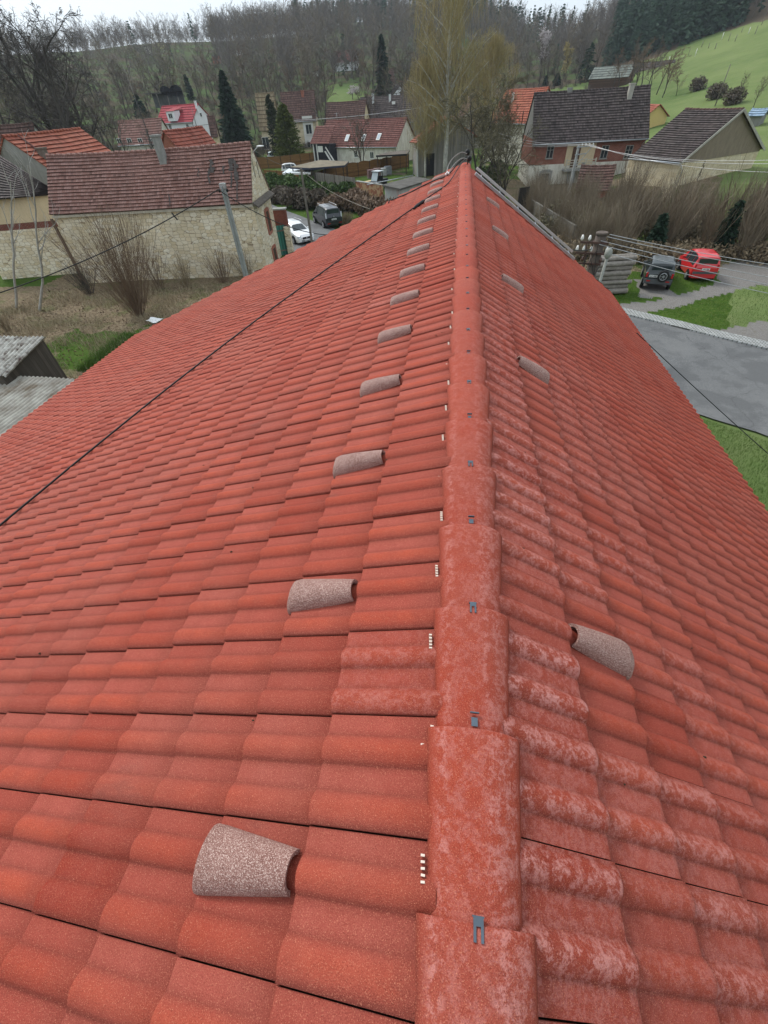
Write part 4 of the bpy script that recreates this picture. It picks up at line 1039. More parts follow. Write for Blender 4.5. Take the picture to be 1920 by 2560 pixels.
for s in (-1, 1): m.box(p+T*s*.66-N*.01, .26, .06, 1.9, rz)
m.box(p+Vector((0, 0, .92))-N*.01, 1.05, .06, .3, rz); m.build('window_surround', MT['concrete'], H['root'])
window(H['root'], onwall(H, 1498, 430, .07), T, 1.3, .7, -N, (2, 0), mat=MT['framegrey'])
# balcony bay
pl, prr = onwall(H, 1413, 395), onwall(H, 1483, 395); bc = (pl+prr)/2; bw = (prr-pl).length
m = MB(); q = bc-N*.04; m.box(Vector((q.x, q.y, ze-1.05)), bw, .06, 2.3, rz); meta(m.build('wall', W_beige, H['root']), 'beige plastered bay behind the balcony')
zf = onwall(H, 1445, 424, 1.2).z-.05
bal = MB(); q = bc-N*.72; bal.box(Vector((q.x, q.y, zf)), bw+.3, 1.25, .16, rz); bo = bal.build('balcony', MT['concrete'], H['root'])
m = MB()
for s in (-1, -.33, .33, 1): 
    q2 = bc-N*1.28+T*s*(bw/2+.02); m.box(Vector((q2.x, q2.y, zf+.55)), .14, .12, 1.1, rz)
for k in range(4):
    q2 = bc-N*1.30; m.box(Vector((q2.x, q2.y, zf+.25+.24*k)), bw+.2, .04, .07, rz)
m.build('railing', m_plain('pale_railing', (.5, .47, .38), .8, .3, 4), bo)
door(H['root'], Vector((bc.x, bc.y, zf+1.1))-N*.09-T*.5, T, -N, .9, 2.0, MT['framebrown'])
q = onwall(H, 1424, 455, .1); door(H['root'], q, T, -N, 1.0, 2.1, m_plain('bluish_door', (.35, .4, .42), .7, .3, 3))
m = MB(); q = q-N*1.0+T*(.9); m.bar(q+Vector((0, 0, -1.2)), q+Vector((.0, 0, 2.0)), .3, .3); m.build('porch_post', MT['concrete'], H['root'])
chimney(H['root'], onroof(H, 1573, 241)+Vector((0, 0, 0)), .5, .6, 1.0, m_plaster('pale_chimney', (.45, .43, .38), (.25, .22, .18), .6, 4), rz)
chimney(H['root'], onroof(H, 1424, 226)+Vector((0, 0, -.1)), .6, .4, .35, W_grey, rz, False)
p = ongable(H, 1307, 295, False, .03)
for dx in (0, .55):
    m = MB(); m.box(p+N*dx, .04, .16, 1.3, rz); m.build('vent_slot', MT['black'], H['root'])
# small tiled outhouse in front of it
a, b = G(1450, 437, -5.6), G(1531, 434, -5.6)
q = onwall(H, 1490, 480)
a = P(1437, 476, 44.5); b = P(1525, 478, 43.5)
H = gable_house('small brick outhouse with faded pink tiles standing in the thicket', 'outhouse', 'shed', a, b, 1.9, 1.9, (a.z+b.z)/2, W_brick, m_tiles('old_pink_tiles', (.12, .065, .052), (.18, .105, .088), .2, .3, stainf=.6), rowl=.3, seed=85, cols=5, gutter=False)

# ---- stone barn on the right
e0 = P(1703, 405, 39.5); e1 = P(1600, 390, 42.5); e1.z = e0.z
ap = P(1859, 272, 40.5); rw = P(1905, 372, 42)
root = thing('stone_barn', 'yellowish stone barn on the right with a dark roof and plastered gable', 'barn', (e0.x+3, e0.y+2, -8))
dirr = Vector(((e1-e0).x, (e1-e0).y, 0)).normalized(); acr = Vector((-dirr.y, dirr.x, 0)); acr = acr if acr.x > 0 else -acr
d_ = ray(1859, 272); k = None
Mx = Matrix(((d_.x, -acr.x, 0), (d_.y, -acr.y, 0), (d_.z, 0, -1))); s_ = Mx.inverted()@(e0-CAM); wv, hv = s_[1], s_[2]-0
rg = e0+acr*wv+Vector((0, 0, 1))*((CAM+d_*s_[0]).z-e0.z); rise_ = rg.z-e0.z; Lr = 6.1
far = dirr*Lr
tiled_plane('roof', e0+far, e0, rg, rg+far, .30, T_dark, root, seed=87, cols=9, sag=.05)
f2 = e0+acr*2*wv; tiled_plane('roof', f2, f2+far, rg+far, rg, .30, T_dark, root, seed=88, cols=9)
ridge_cap(rg, rg+far, T_brown, root, sag=.05)
i_ = dirr*.25; zb_ = -8.3
def Zp(p, z): return Vector((p.x, p.y, z))
zmid = e0.z-.15; s1 = e0+acr*.3+i_; s2 = f2-acr*.3+i_; r1 = rg+i_; zt = e0.z+rise_*.3/wv-.05
m = MB(); m.face([Zp(s1, zb_), Zp(s2, zb_), Zp(s2, zmid), Zp(s1, zmid)]); m.face([Zp(s1+far, zb_), Zp(s1, zb_), Zp(s1, zt), Zp(s1+far, zt)]); m.face([Zp(s2, zb_), Zp(s2+far, zb_), Zp(s2+far, zt), Zp(s2, zt)]); m.build('wall', W_stone2, root)
m = MB(); k_ = -dirr*.03; m.face([Zp(s1, zmid+.004)+k_, Zp(s2, zmid+.004)+k_, Zp(s2, zt)+k_, r1+k_+Vector((0, 0, -.1)), Zp(s1, zt)+k_]); m.build('gable', m_plaster('rough_brown_gable', (.27, .22, .16), (.16, .13, .10), .7, 2), root)
m = MB(); m.bar(e0-dirr*.1+Vector((0, 0, -.06)), rg-dirr*.1+Vector((0, 0, -.06)), .05, .2); m.bar(f2-dirr*.1+Vector((0, 0, -.06)), rg-dirr*.1+Vector((0, 0, -.06)), .05, .2); m.build('verge_board', m_plain('pale_verge', (.4, .38, .33), .9, .3, 4), root)
m = MB(); m.tube([e0+Vector((-.1, -.1, -.1)), e0+far+Vector((-.1, -.1, -.1))], .07, 8); m.tube([e0+Vector((0, 0, -.12)), e0+acr*.6+Vector((0, 0, -.7)), Zp(e0+acr*.35, -8.2)], .04, 6); m.build('gutter', MT['zinc'], root)
m = MB()
for i in range(22):
    q0 = Zp(s1.lerp(s2, .30), zmid-.1-i*.17)-dirr*.05+acr*random.Random(i).uniform(-.06, .06); m.bar(q0, q0+Vector((0, 0, -.19))+acr*random.Random(i+50).uniform(-.08, .08), .05, .03)
m.build('wall_crack', MT['black'], root)
# yellow house between the two
a, b = P(1618, 330, 72), P(1662, 335, 70)
front_gable('bright yellow gabled house glimpsed between the two dark roofs', 'yellow_house', (1640, 262), (1612, 292), (1668, 290), 74, W_yellow, T_orange, (), seed=91)
# log house up on the slope
p = hill(1520, 200, 100); p = P(1477, 182, 125)
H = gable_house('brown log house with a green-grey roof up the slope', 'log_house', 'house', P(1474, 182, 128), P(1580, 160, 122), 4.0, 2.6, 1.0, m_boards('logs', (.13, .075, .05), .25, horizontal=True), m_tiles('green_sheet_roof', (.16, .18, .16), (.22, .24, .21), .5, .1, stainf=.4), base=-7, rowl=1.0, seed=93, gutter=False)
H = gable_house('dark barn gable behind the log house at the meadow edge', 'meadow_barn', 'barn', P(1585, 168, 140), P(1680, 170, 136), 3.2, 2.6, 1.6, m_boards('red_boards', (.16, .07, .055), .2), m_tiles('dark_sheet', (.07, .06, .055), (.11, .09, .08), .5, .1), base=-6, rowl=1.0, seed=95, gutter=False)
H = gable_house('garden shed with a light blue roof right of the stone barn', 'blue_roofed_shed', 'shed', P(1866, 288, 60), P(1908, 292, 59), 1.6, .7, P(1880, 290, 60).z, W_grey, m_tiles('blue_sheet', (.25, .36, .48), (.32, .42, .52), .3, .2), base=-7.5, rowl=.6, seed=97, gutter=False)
# ================================================================== VEGETATION
def topH(q, px, py):
    d = ray(px, py); return CAM.z+d.z*(math.hypot(q.x-CAM.x, q.y)/math.hypot(d.x, d.y))-q.z
M_bark = m_plain('dark_bark', (.050, .042, .035), .95, .35, 4)
M_barkg = m_plain('grey_bark', (.115, .10, .088), .95, .35, 4)
M_pale = m_plain('pale_bark', (.40, .39, .36), .9, .3, 6)
M_birchbark = m_plain('birch_bark', (.50, .48, .43), .85, .45, 3)
M_twig = m_leaf('twigs', (.085, .068, .052), (.145, .118, .09))
M_twigd = m_leaf('dark_twigs', (.045, .038, .034), (.085, .072, .062))
M_twigr = m_leaf('reddish_twigs', (.12, .075, .05), (.22, .155, .105))
M_straw = m_leaf('straw_twigs', (.17, .125, .075), (.31, .245, .16))
M_birchl = m_leaf('birch_catkins', (.25, .195, .085), (.44, .365, .18))
M_bush = m_leaf('budding_twigs', (.095, .085, .05), (.17, .15, .095))
M_spruce = m_leaf('spruce_needles', (.012, .030, .018), (.035, .068, .038))
M_thuja = m_leaf('thuja_leaves', (.045, .065, .012), (.125, .145, .030))
M_dthuja = m_leaf('dark_cypress_leaves', (.022, .034, .014), (.055, .068, .03))
M_juniper = m_leaf('juniper_leaves', (.025, .055, .014), (.085, .13, .035))
M_blossom = m_leaf('blossom', (.45, .40, .40), (.62, .56, .56))
M_grassb = m_leaf('grass_blades', (.035, .085, .008), (.10, .165, .025))
M_dryb = m_leaf('dry_grass_blades', (.20, .155, .09), (.42, .35, .23))
def rvec(rnd): 
    while True:
        v = Vector((rnd.uniform(-1, 1), rnd.uniform(-1, 1), rnd.uniform(-1, 1)))
        if .01 < v.length < 1: return v.normalized()
def bend(d, rnd, a): return (d+rvec(rnd)*a).normalized()
def grow(rnd, p, d, L, r, lev, spec, out):
    """spec[lev] = (segments, wobble, children, child length ratio, spread, upward pull, start fraction)"""
    ns, wob, nc, lr, spread, pull, st = spec[lev]
    pts = [p]; rad = [r]; dd = d
    for i in range(ns):
        dd = bend(dd, rnd, wob); dd = (dd+Vector((0, 0, pull))).normalized(); pts.append(pts[-1]+dd*(L/ns)); rad.append(r*(1-.72*(i+1)/ns))
    out.append((pts, rad, lev))
    if lev+1 < len(spec):
        for k in range(nc):
            f = st+(1-st)*(k+rnd.random())/nc; f = min(.99, f); x = f*ns; i = int(x); q = pts[i].lerp(pts[i+1], x-i)
            ax = (pts[i+1]-pts[i]).normalized(); s = rvec(rnd); s = (s-ax*s.dot(ax)).normalized()
            nd = (ax+s*spread*rnd.uniform(.6, 1.2)).normalized()
            grow(rnd, q, nd, L*lr*rnd.uniform(.6, 1.15)*(1.15-.5*f), max(.004, rad[i]*.55), lev+1, spec, out)
def ribbon_quads(pts, w, rnd, V, F):
    s = rvec(rnd)
    for i in range(len(pts)-1):
        a, b = pts[i], pts[i+1]; x = (b-a).cross(s)
        if x.length < 1e-6: continue
        x = x.normalized()*w*.5; n = len(V); f = 1 if i < len(pts)-2 else .4
        V += [tuple(a-x), tuple(a+x), tuple(b+x*f), tuple(b-x*f)]; F.append((n, n+1, n+2, n+3))
def tree_parts(seed, H, spec, r0, lean=(0, 0), twig_from=2, tw=.02, n0=7, base_split=0):
    rnd = random.Random(seed); out = []
    if base_split:
        for k in range(base_split):
            a = 2*math.pi*(k+rnd.random()*.6)/base_split; grow(rnd, Vector((0, 0, 0)), Vector((math.cos(a)*.28+lean[0], math.sin(a)*.28+lean[1], 1)).normalized(), H*rnd.uniform(.75, 1), r0*.7, 0, spec, out)
    else: grow(rnd, Vector((0, 0, 0)), Vector((lean[0], lean[1], 1)).normalized(), H, r0, 0, spec, out)
    m = MB(); TV, TF = [], []
    for pts, rad, lev in out:
        if lev < twig_from: m.tube(pts, rad, max(3, n0-2*lev), cap=False)
        else: ribbon_quads(pts, max(tw*(1 if lev == len(spec)-1 else 1.5), rad[0]*1.4), rnd, TV, TF)
    return m, TV, TF, out
def tree_thing(name, label, loc, parts, mt, mw, group=None, rz=0):
    m, TV, TF, _ = parts
    root = thing(name, label, 'tree', (0, 0, 0), 0, group); m.build('trunk', mt, root)
    if TF: npmesh('crown', TV, TF, mw, root)
    root.location = loc; root.rotation_euler = (0, 0, rz); return root

# ---- large dark bare trees behind the barn
SP_big = [(7, .16, 8, .62, .9, .03, .22), (6, .22, 8, .55, .9, .0, .2), (5, .28, 8, .5, .9, -.02, .15), (4, .3, 8, .5, .9, -.06, .1), (3, .3, 0, 0, 0, -.12, 0)]
for i, (px, py, dep, hh, ln, sd_, lb) in enumerate(((188, 352, 52, 15.5, (-.05, 0), 3, 'large dark bare tree with a crooked forked trunk right behind the orange roof'), (140, 340, 60, 18, (-.10, 0), 5, 'tallest dark bare tree left of the crooked one, crown against the sky'), (15, 345, 56, 18.5, (-.05, .05), 8, 'wide dark bare tree at the left edge of the photo'), (95, 345, 68, 17, (.05, 0), 6, 'dark bare tree between the tallest and the left edge one'), (205, 350, 66, 14, (.12, 0), 9, 'dark bare tree leaning right over the flaking white house'))):
    q = P(px, py, dep); tree_thing('bare_tree', lb, (q.x, q.y, -8.1), tree_parts(sd_, hh, SP_big, .42, ln, 2, .032), M_bark, M_twigd, 'large bare trees behind the barn')
SP_mid = [(6, .14, 8, .5, .8, .05, .3), (5, .2, 7, .5, .8, .04, .2), (4, .25, 6, .5, .8, .0, .1), (3, .25, 0, 0, 0, 0, 0)]
for i, (px, py, dep, hh, sd_, lb) in enumerate(((255, 350, 72, 10, 12, 'bare brown tree standing in front of the long pink-roofed house'), (300, 350, 70, 8.5, 14, 'smaller bare tree right of the brown one by the long house'), (225, 345, 64, 11, 16, 'bare tree between the big dark trees and the long house'), (372, 345, 72, 7.0, 17, 'low bare tree left of the crimson-roofed house'), (905, 412, 70, 7.0, 18, 'small bushy bare tree in front of the skylight house'))):
    q = P(px, py, dep); tree_thing('bare_tree', lb, (q.x, q.y, -8.1), tree_parts(sd_, hh, SP_mid, .16, (0, 0), 2, .03, base_split=3 if i == 4 else 0), M_barkg, M_twig)
# ---- slender pale stems in the left yard
SP_sl = [(8, .10, 8, .33, .7, .05, .35), (5, .2, 4, .45, .8, .08, .2), (3, .25, 0, 0, 0, .05, 0)]
for i, (px, py, hh, ln, lb) in enumerate(((98, 776, 8.2, (.22, 0), 'slender pale bare tree in the yard nearest the stone barn'), (40, 770, 7.6, (.26, 0), 'slender pale bare tree left of the first one in the yard'), (-30, 800, 8.0, (.34, 0), 'pale bare sapling at the left edge of the yard'))):
    q = G(px, py); tree_thing('slender_tree', lb, (q.x, q.y, -8.05), tree_parts(31+i, hh*1.15, SP_sl, .085, (ln[0]+.5, ln[1]), 2, .018), M_pale, M_pale, 'pale slender trees in the yard')
# ---- multi-stem shrubs
def shrub(seed, n, H, spread, segs=5, r=.014, side=2):
    rnd = random.Random(seed); m = MB()
    V, F = [], []
    for i in range(n):
        a = rnd.uniform(0, 2*math.pi); t = rnd.uniform(.05, 1)*spread; d = Vector((math.cos(a)*t, math.sin(a)*t, 1)).normalized(); L = H*rnd.uniform(.55, 1)
        pts = [Vector((math.cos(a)*.45*t, math.sin(a)*.45*t, 0))]; 
        for k in range(segs): d = bend(d, rnd, .11); d = (d+Vector((0, 0, .04))).normalized(); pts.append(pts[-1]+d*L/segs)
        ribbon_quads(pts, r*2, rnd, V, F)
        for _ in range(side):
            k = rnd.randint(1, segs-1); dd = bend(d, rnd, .5); ribbon_quads([pts[k], pts[k]+dd*L*.14, pts[k]+dd*L*.26+Vector((0, 0, L*.04))], r*1.2, rnd, V, F)
    return V, F
def shrub_thing(name, label, loc, VF, mat, group=None, cat='shrub'):
    o = npmesh(name, VF[0], VF[1], mat); meta(o, label, cat, group); o.location = loc; return o
q = G(346, 786); shrub_thing('multi_stem_shrub', 'large reddish many-stemmed bare shrub fanning out before the barn wall', (q.x, q.y, -8.05), shrub(2, 150, 6.0, .70, 7, .011, 7), M_twigr)
q = G(225, 735); shrub_thing('multi_stem_shrub', 'dark bare shrub with ivy at the barn corner', (q.x, q.y, -8.05), shrub(4, 70, 2.6, .6, 5, .011, 4), M_twigd)
for i, (px, py, hh, lb) in enumerate(((470, 716, 2.3, 'bare wispy shrub at the middle of the barn wall'), (560, 706, 2.4, 'wispy shrub beside the grey pole'), (620, 692, 2.2, 'wispy shrub at the right end of the barn wall'), (400, 722, 2.8, 'thin bare shrub right of the large reddish one'), (20, 830, 1.6, 'twiggy shrub behind the corrugated sheds'))):
    q = G(px, py); shrub_thing('wall_shrub', lb, (q.x, q.y, -8.05), shrub(40+i, 55, hh, .7, 5, .010, 4), M_twigr if i % 2 else M_straw)
# ---- leaf clouds
def leaf_cloud(seed, blobs, n, size, V=None, F=None, hollow=.55, down=.0):
    rnd = random.Random(seed); V = [] if V is None else V; F = [] if F is None else F
    wsum = sum(b[3]*b[4]*b[5] for b in blobs)
    for (x, y, z, rx, ry, rz) in blobs:
        for _ in range(int(n*rx*ry*rz/wsum)):
            d = rvec(rnd); k = hollow+(1-hollow)*rnd.random(); c = Vector((x+d.x*rx*k, y+d.y*ry*k, z+d.z*rz*k)); s = size*rnd.uniform(.6, 1.4)
            a = (rvec(rnd)+d*.2).normalized(); b = a.cross(rvec(rnd)).normalized(); a = a*s; b = b*s*.45; b.z -= down*s; i = len(V)
            V += [tuple(c-a), tuple(c+b), tuple(c+a), tuple(c-b)]; F.append((i, i+1, i+2, i+3))
    return V, F
def conifer(seed, H, R_, n, size, cone=1.0, droop=.35, lo=.04, clump=.25):
    rnd = random.Random(seed); V, F = [], []
    nb = max(20, n//14)
    for i in range(nb):
        f = lo+(1-lo)*(i+rnd.random())/nb; rr = R_*(1-f)**cone*rnd.uniform(.65, 1.12)+.05; a = rnd.uniform(0, 2*math.pi); z = f*H
        for k in range(14):
            t = (rnd.random()**.6); c = Vector((math.cos(a)*rr*t, math.sin(a)*rr*t, z-droop*rr*t))+rvec(rnd)*clump*(.3+rr*.25)
            s = size*rnd.uniform(.6, 1.3); d = Vector((math.cos(a), math.sin(a), -.3+rnd.uniform(-.3, .5))).normalized(); b = d.cross(rvec(rnd)).normalized()*s*.38; d = d*s; j = len(V)
            V += [tuple(c-d), tuple(c+b), tuple(c+d), tuple(c-b)]; F.append((j, j+1, j+2, j+3))
    return V, F
def conifer_thing(name, label, loc, VF, mat, H, group=None):
    root = thing(name, label, 'tree', (0, 0, 0), 0, group); npmesh('crown', VF[0], VF[1], mat, root); m = MB(); m.tube([(0, 0, -.5), (0, 0, H*.9)], [.02*H, .004*H], 6); m.build('trunk', M_bark, root); root.location = loc; return root
q = P(597, 372, 92); conifer_thing('spruce', 'tall broad dark spruce between the white house and the thuja', (q.x, q.y, -8.2), conifer(1, 14.2, 4.6, 9000, .42, .75, .3, .03), M_spruce, 12)
q = P(727, 400, 84); conifer_thing('thuja', 'yellow-green bushy thuja before the beige house', (q.x, q.y, -8.2), conifer(2, 9.0, 3.5, 7000, .28, .55, .0, .02), M_thuja, 7)
q = P(698, 395, 88); conifer_thing('cypress', 'dark narrow cypress touching the yellow-green thuja', (q.x, q.y, -8.2), conifer(3, 10.3, 1.8, 3500, .28, .4, .0, .02), M_dthuja, 8)
q = hill(958, 244, 120); conifer_thing('spruce', 'tall slim dark spruce behind the white gable', (q.x, q.y, q.z-.3), conifer(4, topH(q, 955, 82), 3.2, 5000, .5, .7, .35, .06), M_spruce, 14)
for i, (px, py, top, w_, lb) in enumerate(((479, 250, 183, 1.6, 'small dark columnar conifer on the slope above the crimson roof'), (357, 292, 232, 2.6, 'dark young conifer behind the long pink-roofed house'), (1460, 206, 106, 4.0, 'dark spruce standing left of the log house'), (1390, 215, 182, 1.9, 'small dark conifer at the meadow hedge'), (1362, 218, 198, 1.2, 'tiny dark conifer left of the other meadow conifer'), (1272, 240, 205, 1.3, 'dark green column bush behind the orange-red roof'), (1030, 225, 175, 2.4, 'dark round conifer right of the white gable'))):
    q = hill(px, py, 100); d = ray(px, top); hd = math.hypot(d.x, d.y); hgt = max(3, CAM.z+d.z*(math.hypot(q.x-CAM.x, q.y)/hd)-q.z); conifer_thing('conifer', lb, (q.x, q.y, q.z-.2), conifer(20+i, hgt, w_, 1600, .38, .6, .2, .03), M_spruce, hgt)
# right edge pine
for px, py, hh, lb in ((1915, 560, 7.5, 'dark green spruce at the right edge before the stone barn'), (1625, 640, 2.6, 'small green conifer in the thicket above the dark off-roader'), (1790, 640, 3.2, 'dark green conifer in the thicket above the red car')):
    q = G(px, py); conifer_thing('conifer', lb, (q.x, q.y, -8.1), conifer(int(px), hh, hh*.27, 2600, .2, .7, .2, .03), M_spruce, hh)
# junipers and bramble by the road
def cloud_thing(name, label, px, py, blobs, n, size, mat, seed, cat='shrub'):
    q = G(px, py); V, F = leaf_cloud(seed, blobs, n, size); o = npmesh(name, V, F, mat); meta(o, label, cat); o.location = (q.x, q.y, -8.1); return o
for i, (px, py, w_, lb) in enumerate(((700, 480, 2.7, 'left spreading green juniper by the lane'), (752, 487, 2.6, 'middle spreading green juniper below the picket fence'), (815, 503, 2.6, 'right spreading green juniper next to the brambles'))):
    rnd = random.Random(i); bl = [(rnd.uniform(-w_, w_), rnd.uniform(-1, 1.2), rnd.uniform(.6, 1.6), 1.3, 1.2, .75) for _ in range(9)]; cloud_thing('juniper', lb, px, py, bl, 3200, .24, M_juniper, 60+i)
for i, (px, py, mt_, lb) in enumerate(((695, 505, M_twig, 'grey-brown leafless hedge beside the lane'), (745, 520, M_twig, 'grey-brown hedge left of the black van'), (800, 520, M_twig, 'tangled hedge behind the black van'), (865, 530, M_twigr, 'reddish bramble right of the black van'), (925, 520, M_twigr, 'reddish bramble below the brick wall'), (965, 545, M_twigr, 'reddish bramble at the roof edge'), (1000, 560, M_twigr, 'reddish bramble beside the garage'))):
    rnd = random.Random(i+9); bl = [(rnd.uniform(-2.6, 2.6), rnd.uniform(-1.2, 1.2), rnd.uniform(.3, 1.3), 1.2, 1.1, .8) for _ in range(7)]; cloud_thing('bramble', lb, px, py, bl, 2600, .22, mt_, 80+i, 'hedge')
q = G(898, 565); shrub_thing('reeds', 'pale dry reeds behind the black van', (q.x-1.5, q.y+1, -8.05), shrub(71, 260, 1.2, .9, 3, .014, 1), M_straw)
# green bush and tangled tree right of the birch
q = P(1195, 470, 52); tree_thing('bare_tree', 'tangled leafless tree before the flaking wall right of the birch', (q.x, q.y, -8.1), tree_parts(91, 9.0, SP_big[:1]+[(5, .3, 8, .6, 1.0, .0, .15), (4, .35, 8, .55, 1.0, 0, .1), (3, .35, 5, .5, 1, 0, .1), (2, .3, 0, 0, 0, 0, 0)], .22, (.1, 0), 2, .028, base_split=3), M_bark, M_bush)
q = P(1260, 475, 47); tree_thing('bare_tree', 'dense bushy tree leaning over the far roof corner', (q.x, q.y, -8.1), tree_parts(95, 6.5, [(5, .25, 9, .6, 1.0, .0, .1), (4, .3, 9, .55, 1.0, 0, .1), (3, .35, 6, .5, 1, 0, .1), (2, .3, 0, 0, 0, 0, 0)], .14, (.1, 0), 2, .026, base_split=4), M_bark, M_bush)
bl = [(-1.2, 0, 1.2, 1.2, 1, 1.1), (.6, .2, 1.7, 1.2, 1, 1.2)]; cloud_thing('green_bush', 'green leafy bush just beyond the ridge end', 1225, 470, bl, 2000, .2, M_juniper, 99)
# ---- the big birch
def birch():
    rnd = random.Random(7); m = MB(); V, F = [], []; limbs = []
    H = 22.0; tp = [Vector((0, 0, 0))]; 
    for i in range(10): tp.append(Vector((rnd.uniform(-.12, .12)*(i+1)*.4, rnd.uniform(-.1, .1)*i*.4, H*(i+1)/10)))
    m.tube(tp, [.30*(1-.9*i/10)+.02 for i in range(11)], 8)
    def at(f): x = f*10; i = min(9, int(x)); return tp[i].lerp(tp[i+1], x-i)
    def prof(f): return 5.6*(math.sin(math.pi*min(1, max(0, (f-.08)/.92))**.75))**.8+.35
    for k in range(62):
        f = .20+.78*(k+rnd.random())/62; a = rnd.uniform(0, 2*math.pi); p = at(f); R_ = prof(f)*rnd.uniform(.75, 1.15); up = rnd.uniform(.8, 1.5)
        d = Vector((math.cos(a), math.sin(a), up)).normalized(); L = R_*1.35; pts = [p]
        for j in range(5): d = (bend(d, rnd, .14)+Vector((0, 0, -.03*j))).normalized(); pts.append(pts[-1]+d*L/5)
        r_ = .075*(1-f)+.025; m.tube(pts, [r_*(1-.8*j/5) for j in range(6)], 4, cap=False); limbs.append(pts)
    for (z0, a, L, up) in ((7.5, 2.9, 6.0, 1.1), (6.5, -.1, 7.0, 1.3), (9, .4, 6.5, 1.5), (5.5, 3.3, 4.5, .7), (11, 3.4, 4.5, 1.2), (8.5, -.9, 6, 1.2), (6.5, .9, 6.0, .9)):
        p = at(z0/H); d = Vector((math.cos(a), math.sin(a), up)).normalized(); pts = [p]
        for j in range(6): d = bend(d, rnd, .10); pts.append(pts[-1]+d*L/6)
        m.tube(pts, [.11*(1-.8*j/6) for j in range(7)], 5, cap=False); limbs.append(pts)
    for pts in limbs:
        for s in range(62):
            x = rnd.random()**.7*(len(pts)-1.01); i = int(x); p = pts[i].lerp(pts[i+1], x-i)+rvec(rnd)*.25
            h = Vector((rnd.uniform(-1, 1), rnd.uniform(-1, 1), rnd.uniform(.1, .9))).normalized(); q = [p, p+h*rnd.uniform(.4, 1.0)]
            L = rnd.uniform(.9, 2.8); n = 4; dd = (h*.5+Vector((0, 0, -1))).normalized()
            for j in range(n): dd = (dd+Vector((0, 0, -.5))+rvec(rnd)*.15).normalized(); q.append(q[-1]+dd*L/n)
            ribbon_quads(q, .026, rnd, V, F)
            for j in range(6):
                t = rnd.randint(1, len(q)-2); c = q[t].lerp(q[t+1], rnd.random()); s_ = rvec(rnd)*.05; e = Vector((0, 0, -rnd.uniform(.06, .14))); i2 = len(V)
                V += [tuple(c-s_*.5), tuple(c+s_*.5), tuple(c+s_*.5+e), tuple(c-s_*.5+e)]; F.append((i2, i2+1, i2+2, i2+3))
    return m, V, F
m, V, F = birch(); q = P(1112, 440, 60)
root = thing('birch', 'tall weeping birch with pale trunk and yellow-green catkins beyond the ridge end', 'tree', (0, 0, 0)); m.build('trunk', M_birchbark, root); npmesh('crown', V, F, M_birchl, root); root.location = (q.x, q.y, -8.1)
q2 = P(1185, 430, 62); r2 = copy_tree(root, (q2.x+1.5, q2.y+2, -8.1), 2.0, .62, 'smaller weeping birch joined to the right side of the tall one')
r3 = copy_tree(root, (q.x-3.0, q.y+1.5, -8.1), 4.0, .55, 'smaller weeping birch at the left foot of the tall one')
# ---- individually placed hillside trees (four kinds, copied)
protos = []
SP_h = [(5, .18, 9, .55, 1.0, .04, .18), (4, .25, 8, .5, .85, .05, .15), (3, .3, 5, .5, .8, .0, .1), (2, .3, 0, 0, 0, 0, 0)]
for s in range(5):
    pr = tree_parts(200+s, 8.5, SP_h, .16, (0, 0), 1, .055, 5); protos.append(tree_thing('bare_tree', 'leafless tree on the hillside behind the village', (0, 0, 0), pr, M_bark, (M_twig, M_twig, M_twigd, M_bush, M_twigr)[s], 'leafless hillside trees'))
rnd = random.Random(77); placed = []; first = set()
def put(pr_i, x, y, sc, dz=-.2):
    loc = (x, y, gz(x, y)+dz); rz = rnd.uniform(0, 6.28)
    if pr_i not in first: first.add(pr_i); o = protos[pr_i]; o.location = loc; o.rotation_euler = (0, 0, rz); o.scale = (sc,)*3; return o
    return copy_tree(protos[pr_i], loc, rz, sc)
tries = 0
while len(placed) < 215 and tries < 9000:
    tries += 1; az = rnd.uniform(-44, 12.5); r_ = rnd.uniform(128, 250)
    if -13.5 < az < -9.5 and r_ < 215: continue
    if 2.5 < az < 12.5 and r_ < 213: continue
    if -30.5 < az < -23.5 and r_ < 172: continue
    x, y = r_*math.sin(R(az)), r_*math.cos(R(az))
    if any((x-a)**2+(y-b)**2 < 24 for a, b in placed): continue
    placed.append((x, y)); kd = rnd.choice((0, 0, 1, 1, 2, 3, 4)); o = put(kd, x, y, rnd.uniform(.6, 1.25))
    land = next(l for lim, l in ((-38, 'the left edge'), (-33, 'the big dark bare trees'), (-29, 'the long pink-roofed house'), (-25, 'the crimson-roofed house'), (-21, 'the tall broad spruce'), (-16, 'the beige house'), (-11, 'the brown-roofed house'), (-7, 'the white gable'), (-1, 'the tall birch'), (5, 'the orange-red roof'), (99, 'the big dark-roofed house')) if az < lim)
    kn = ('brown', 'brown', 'dark', 'greenish', 'reddish')[kd]; band = 'low on' if r_ < 165 else 'halfway up' if r_ < 208 else 'high on'
    o['label'] = f'{kn} leafless tree {band} the slope behind {land}'; o['group'] = f'{kn} trees {band} the slope behind {land}'
def spot_tree(px, py, top, i, lab):
    q = hill(px, py, 100); d = ray(px, top); hgt = CAM.z+d.z*(math.hypot(q.x-CAM.x, q.y)/math.hypot(d.x, d.y))-q.z
    o = put(i, q.x, q.y, max(.4, hgt/10.5)); o['label'] = lab; return o
